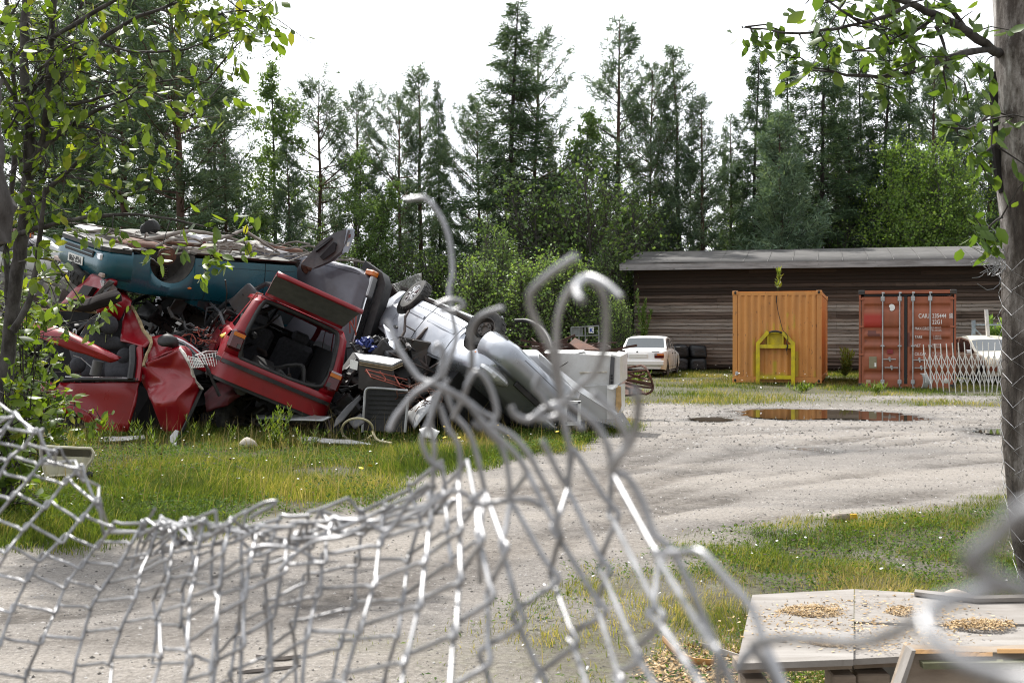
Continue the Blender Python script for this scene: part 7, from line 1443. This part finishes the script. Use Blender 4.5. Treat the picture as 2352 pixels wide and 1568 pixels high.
sticky('stick', 'dark stick on the gravel behind the left half of the fence', [G(590, 1506, .01), G(640, 1512, .015), G(690, 1506, .01)], .012, .8, BR); sticky('stick', 'pale stick on the gravel at the bottom left', [G(545, 1545, .01), G(590, 1538, .02), G(690, 1530, .01)], .011, .8, BR); sticky('branch', 'dark branch in the dirt below the crushed red car', [G(470, 1040, .05), G(510, 1060, .05), G(580, 1085, .06)], .02, .8, BARK)
sticky('plank', 'weathered batten lying under the pallet', [G(1990, 1560, .06), G(2080, 1570, .08), G(2180, 1585, .06)], .05, .5, WD); sticky('plank', 'second weathered batten lying under the pallet', [G(2020, 1548, .1), G(2120, 1556, .12), G(2200, 1575, .1)], .05, .5, WD)
ct = thing('crushed_carton', 'flattened drink carton with a yellow corner at the edge of the gravel', 'carton', tuple(G(1935, 1195))); c = G(1935, 1195); m = MB(); m.box(c+Vector((0, 0, .03)), (.19, .09, .05), yaw(10), bev=.012).jitter(.015, 14); m.build('carton', dull('carton_brown', (.30, .25, .2), .6, .4, 14), ct); m = MB(); m.box(c+Vector((.075, -.035, .035)), (.05, .03, .045), yaw(10)); m.build('yellow_corner', dull('carton_yellow', (.6, .36, .02), .5), ct)
m = MB(); m.ball(G(2192, 1372, .03), (.09, .05, .05), 12, 8).jitter(.02, 8); tag(m.build('log_slice', dull('log_end', (.55, .44, .34), .85, .2, 8), smooth=50), 'pale slice of a log behind the right pallet', 'log')
m = MB(); m.ball(G(570, 1021, .06), (.13, .1, .07), 10, 7).jitter(.04, 5); tag(m.build('stone', dull('pale_stone', (.42, .38, .32), .9, .2, 6), smooth=50), 'pale round stone in the dirt before the flattened red nose', 'stone')
# ================================================================== THE TORN CHAIN LINK FENCE
AN = {(7,0):(618,1530),(8,0):(705,1456),(9,0):(827,1444),(10,0):(966,1384),(11,0):(1057,1327),(12,0):(1106,1236),(13,0):(1114,1127),(6,-1):(558,1474),(7,-1):(627,1405),(8,-1):(731,1357),(9,-1):(861,1338),(10,-1):(978,1282),(11,-1):(1057,1214),(12,-1):(1097,1157),
 (4,-2):(432,1482),(5,-2):(497,1422),(6,-2):(562,1366),(7,-2):(653,1309),(8,-2):(745,1282),(9,-2):(872,1242),(10,-2):(989,1195),(11,-2):(1053,1104),(10,-3):(993,1116),(4,-3):(435,1380),(5,-3):(506,1335),(6,-3):(575,1290),(7,-3):(660,1245),(8,-3):(752,1228),(9,-3):(882,1170),(3,-3):(363,1410),(2,-3):(281,1435),(1,-3):(190,1456),(0,-3):(97,1470),
 (2,-2):(255,1513),(3,-2):(372,1500),(1,-2):(170,1535),(0,-2):(60,1545),(2,-4):(313,1366),(2,-5):(322,1318),(1,-4):(212,1387),(1,-5):(238,1344),(1,-6):(277,1292),(0,-4):(130,1396),(0,-5):(151,1340),(0,-6):(188,1296),(0,-7):(225,1249),(0,-8):(262,1208),(-1,-4):(30,1396),(-1,-5):(65,1327),(-1,-6):(95,1279),(-1,-7):(147,1236),(-1,-8):(188,1188),(-1,-9):(220,1150),
 (-2,-8):(108,1158),(-2,-9):(150,1105),(-2,-10):(182,1076),(-2,-6):(20,1262),(-2,-7):(60,1210),(-3,-8):(30,1140),(-3,-9):(69,1097),(-3,-10):(95,1060),(-3,-11):(130,1036),(-4,-9):(0,1090),(-4,-10):(22,1052),(-4,-11):(56,1022),(-4,-12):(80,992),(-5,-12):(10,985),(-5,-13):(30,958),
 (3,-4):(387,1335),(3,-5):(393,1275),(3,-6):(402,1215),(4,-4):(450,1312),(4,-5):(458,1250),(4,-6):(466,1198),(5,-4):(516,1262),(5,-5):(530,1200),(6,-4):(592,1215),(7,-4):(672,1206),(8,-4):(765,1196),(1,-7):(305,1240),(1,-8):(330,1200),(2,-6):(345,1262),(2,-7):(365,1205),
 (10,1):(932,1512),(11,1):(1046,1448),(12,1):(1125,1365),(13,1):(1159,1259),(14,1):(1174,1146),(15,1):(1212,1085),(12,2):(1114,1508),(13,2):(1190,1418),(14,2):(1268,1323),(15,2):(1280,1221),(16,2):(1306,1119),(17,2):(1318,1030),(14,3):(1316,1467),(15,3):(1376,1396),(16,3):(1382,1304),(17,3):(1404,1180),(18,3):(1405,1082),(15,4):(1420,1558),(16,4):(1465,1505),(17,4):(1514,1414),(18,4):(1503,1270),(17,5):(1650,1640),(18,5):(1640,1500),
 (9,1):(790,1550),(11,2):(1030,1600),(13,3):(1240,1560)}
K = np.array(list(AN.keys()), float); Q = np.array(list(AN.values()), float)
def tps(r): return np.where(r > 0, r*r*np.log(np.maximum(r, 1e-9)), 0)
n = len(K); Dm = np.linalg.norm(K[:, None]-K[None], axis=2); Am = np.zeros((n+3, n+3)); Am[:n, :n] = tps(Dm)+np.eye(n)*.02; Am[:n, n] = 1; Am[:n, n+1:] = K; Am[n, :n] = 1; Am[n+1:, :n] = K.T
W_ = np.linalg.solve(Am, np.vstack([Q, np.zeros((3, 2))]))
def lat(a, b): r = np.linalg.norm(K-np.array([a, b]), axis=1); return tps(r)@W_[:n]+W_[n]+W_[n+1]*a+W_[n+2]*b
def fdepth(x, y): return max(.34, 1.0-.45*x/1176.0+(0.04*math.sin(x*.011+y*.004)))*(1+.5*(1300-y)/1568.)
BMIN = {-6: -14, -5: -13, -4: -12, -3: -11, -2: -10, -1: -9, 0: -8, 1: -8, 2: -7, 3: -6, 4: -6, 5: -5, 6: -4, 7: -4, 8: -4, 9: -3, 10: -3, 11: -2, 12: -1, 13: 0, 14: 1, 15: 1, 16: 2, 17: 2, 18: 3, 19: 4}
AMAX = 18; frng = np.random.default_rng(83); JIT = {}
def jit(a, b):
    if (a, b) not in JIT: JIT[(a, b)] = frng.normal(0, 1, 3)
    return JIT[(a, b)]
def node(a, b):
    aa = min(max(a, -6), 19); bm = BMIN[aa]; j = jit(a, b)
    if b >= bm or a > 12:
        x, y = (AN[(a, b)] if (a, b) in AN else lat(a, b)); d = fdepth(x, y)+.006*j[2]
        if (a, b) not in AN: x += 4*j[0]; y += 4*j[1]
    else:                                   # folded back over the slumped top edge
        k = bm-b; x, y = lat(a, bm); x += 26*j[0]*min(1, k*.6)+9*k*math.sin(a*1.3); y += -6+15*k*(.7+.4*math.sin(a*2.1))+17*j[1]; d = fdepth(x, y)+.03*k+.014*j[2]
    return P(x, y, d)
RW = .00125
def wire_path(nodes, ab=0):
    pts = []; N = len(nodes)
    for i, q in enumerate(nodes):
        if i == 0 or i == N-1: pts.append(q); continue
        d1 = (q-nodes[i-1]); d2 = (nodes[i+1]-q); l1, l2 = d1.length, d2.length; d1.normalize(); d2.normalize(); v = (d1-d2); v = v.normalized() if v.length > .05 else Vector((0, 0, 1))
        k = min(.3*l1, .3*l2, .007); hz_ = Vector((0, -.0045 if (i+ab) % 2 else .0045, 0)); ov = min(.0030, .10*(l1+l2)*.5); tg = (d1+d2).normalized() if (d1+d2).length > .05 else Vector((1, 0, 0))
        pts += [q-d1*k*1.2+v*ov*.35+hz_*.6, q+v*ov*.9-tg*RW*1.2+hz_, q+v*ov*1.05+hz_, q+v*ov*.9+tg*RW*1.2+hz_, q+d2*k*1.2+v*ov*.35+hz_*.6]
    return pts
fence = thing('chain_link_fence', 'torn galvanised chain link fence slumped across the foreground with a hole ripped in it', 'fence', tuple(P(700, 1500, .75)))
m = MB(); EXTRA = 5
for c in range(-22, 30):                 # wires: zigzag A (down), B (left) ...
    nodes = []; a, b = None, None; st = 0
    for t in range(-60, 60):
        a = 10-(t//2)+c; b = -8+((t+1)//2)+0
        if a < -7 or a > AMAX: 
            if len(nodes) > 1: m.tube(wire_path(nodes, st), RW, 7)
            nodes = []; continue
        aa = min(max(a, -6), 19)
        fold = EXTRA if 0 < aa < 11 else (2 if aa <= 0 else 0)
        q = lat(a, b) if b >= BMIN[aa] else (0, 0)
        if b < BMIN[aa]-fold or q[1] > 1760 or q[0] < -330 or (a >= 17 and b > 5):
            if len(nodes) > 1: m.tube(wire_path(nodes, st), RW, 7)
            nodes = []; continue
        st = t if not nodes else st; nodes.append(node(a, b))
    if len(nodes) > 1: m.tube(wire_path(nodes, st), RW, 7)
m.build('wire_mesh', WIRE, fence, smooth=60, clean=False)
m = MB()
def node2(a, b):
    k = b-BMIN[a]; x, y = lat(a+.45, BMIN[a]+k*.92-.35); j = jit(a+50, b); return P(x+9*j[0]+6*k, y+9*j[1]+2, fdepth(x, y)+.05+.012*k+.008*j[2])
for c in range(-12, 24):
    nodes = []
    for t in range(-60, 60):
        a = 10-(t//2)+c; b = -8+((t+1)//2)
        if a < 1 or a > 11 or not (BMIN[a] <= b <= BMIN[a]+(6 if 2 <= a <= 9 else 3)):
            if len(nodes) > 1: m.tube(wire_path(nodes, st), RW, 7)
            nodes = []; continue
        st = t if not nodes else st; nodes.append(node2(a, b))
    if len(nodes) > 1: m.tube(wire_path(nodes, st), RW, 7)
m.build('folded_flap', WIRE, fence, smooth=60, clean=False)
# loose torn strands (px, py), depth
def kink(p):
    for c in (.22, .25):
        q = [p[0]]
        for a, b in zip(p, p[1:]): q += [a.lerp(b, c), a.lerp(b, 1-c)]
        p = q+[p[-1]]
    return p
def strand(pts, d, r=None):
    p = [P(x, y, dd if isinstance(d, (tuple, list)) is False else 0) for (x, y), dd in zip(pts, np.linspace(d, d, len(pts)))] if not isinstance(d, (tuple, list)) else [P(x, y, dd) for (x, y), dd in zip(pts, np.linspace(d[0], d[1], len(pts)))]
    m = MB(); m.tube(kink(p), r or RW, 9); m.build('loose_wire', WIRE, fence, smooth=60)
S = [([(932, 459), (975, 452), (994, 469), (1020, 511), (1034, 554), (1041, 630), (1032, 659), (1032, 692), (1041, 735), (1050, 780), (1030, 830), (1015, 870)], (.60, .58)), ([(1003, 700), (1030, 688), (1060, 690), (1066, 705), (1040, 715), (1010, 712)], .58), ([(1322, 588), (1260, 630), (1217, 669), (1215, 697), (1227, 730), (1246, 769), (1265, 802), (1274, 854), (1289, 916)], (.36, .46)),
 ([(1336, 690), (1324, 675), (1324, 654), (1341, 640), (1370, 648), (1389, 683), (1393, 735), (1389, 807), (1366, 858), (1327, 890), (1290, 930)], (.34, .44)), ([(1427, 683), (1393, 650), (1351, 631), (1317, 650), (1293, 688), (1279, 735), (1277, 797), (1284, 845), (1289, 930)], (.40, .46)), ([(1155, 707), (1108, 721), (1089, 740), (1079, 783), (1086, 830), (1070, 900), (1040, 960)], (.50, .54)),
 ([(894, 988), (905, 960), (925, 935), (951, 902), (994, 878), (1013, 862), (1020, 797), (1003, 790), (994, 806)], .52), ([(889, 735), (913, 797), (941, 840), (965, 873), (1000, 880), (1040, 905), (1080, 930)], (.54, .52)), ([(994, 880), (1040, 900), (1080, 925), (1110, 950), (1135, 960)], .52), ([(1070, 888), (1095, 845), (1125, 880), (1145, 950), (1130, 975), (1105, 985), (1085, 970)], .51), ([(1451, 895), (1467, 905), (1465, 954), (1451, 1021), (1413, 1056), (1404, 1084)], (.34, .38)), ([(1300, 920), (1341, 950), (1374, 978), (1400, 1030), (1405, 1082)], (.40, .40)),
 ([(1360, 902), (1393, 930), (1427, 973), (1441, 1011), (1425, 1050), (1404, 1080)], (.38, .39)), ([(1174, 932), (1180, 952), (1215, 968), (1245, 940), (1280, 925), (1300, 940), (1270, 962), (1230, 958)], .45), ([(1240, 860), (1225, 890), (1245, 905), (1255, 930), (1290, 945), (1340, 985)], .44), ([(1010, 930), (1030, 990), (1050, 1010), (1060, 1060), (1053, 1104)], .55), ([(1000, 900), (985, 960), (1000, 1030), (993, 1116)], .56), ([(1020, 880), (1040, 950), (1075, 985), (1095, 1040), (1114, 1127)], .54), ([(1080, 930), (1120, 990), (1150, 1020), (1165, 1060), (1174, 1146)], .51), ([(1100, 960), (1140, 1000), (1185, 1040), (1212, 1085)], .50),
 ([(1290, 930), (1300, 990), (1310, 1030), (1306, 1119)], .46), ([(1130, 975), (1180, 1000), (1215, 1040), (1240, 1090), (1280, 1160), (1280, 1221)], .49), ([(1030, 870), (1010, 900), (990, 960), (965, 1010), (985, 1060), (1020, 1080)], .55), ([(1245, 1010), (1270, 1060), (1290, 1100), (1306, 1119)], .46), ([(1404, 1082), (1440, 1090), (1480, 1160), (1500, 1230), (1540, 1255)], (.39, .38)), ([(1503, 1270), (1560, 1268), (1610, 1260), (1660, 1320), (1730, 1395), (1752, 1470), (1800, 1568), (1830, 1640)], (.38, .32)), ([(1540, 1255), (1580, 1330), (1625, 1440), (1680, 1560), (1700, 1640)], (.38, .36)),
 ([(560, 1180), (600, 1155), (640, 1148), (625, 1162), (590, 1178), (575, 1190)], .80), ([(1114, 1127), (1070, 1155), (1110, 1160), (1174, 1146), (1220, 1146), (1245, 1165)], .52), ([(1097, 1157), (1050, 1120), (1000, 1150), (970, 1180)], .54), ([(880, 1235), (910, 1200), (950, 1130), (985, 1110)], .58), ([(840, 1195), (880, 1225), (930, 1190), (975, 1165), (1010, 1130)], .6), ([(640, 1310), (670, 1280), (720, 1240), (790, 1235), (850, 1200)], .7), ([(560, 1270), (600, 1250), (690, 1260), (740, 1300)], .74)]
for q, d in S: strand(q, d)
NEAR = [([(2420, 1160), (2340, 1175), (2290, 1235), (2215, 1290), (2270, 1325), (2360, 1362), (2430, 1370)], (.13, .15)), ([(2330, 1345), (2250, 1360), (2150, 1385), (2120, 1425), (2150, 1480), (2220, 1525), (2330, 1560), (2420, 1570)], (.17, .14)), ([(1730, 1480), (1800, 1462), (1890, 1470), (2000, 1475), (2080, 1440), (2140, 1400)], (.30, .19)), ([(1690, 1540), (1730, 1482), (1760, 1530), (1790, 1590)], (.31, .31))]
for q, d in NEAR: strand(q, d)
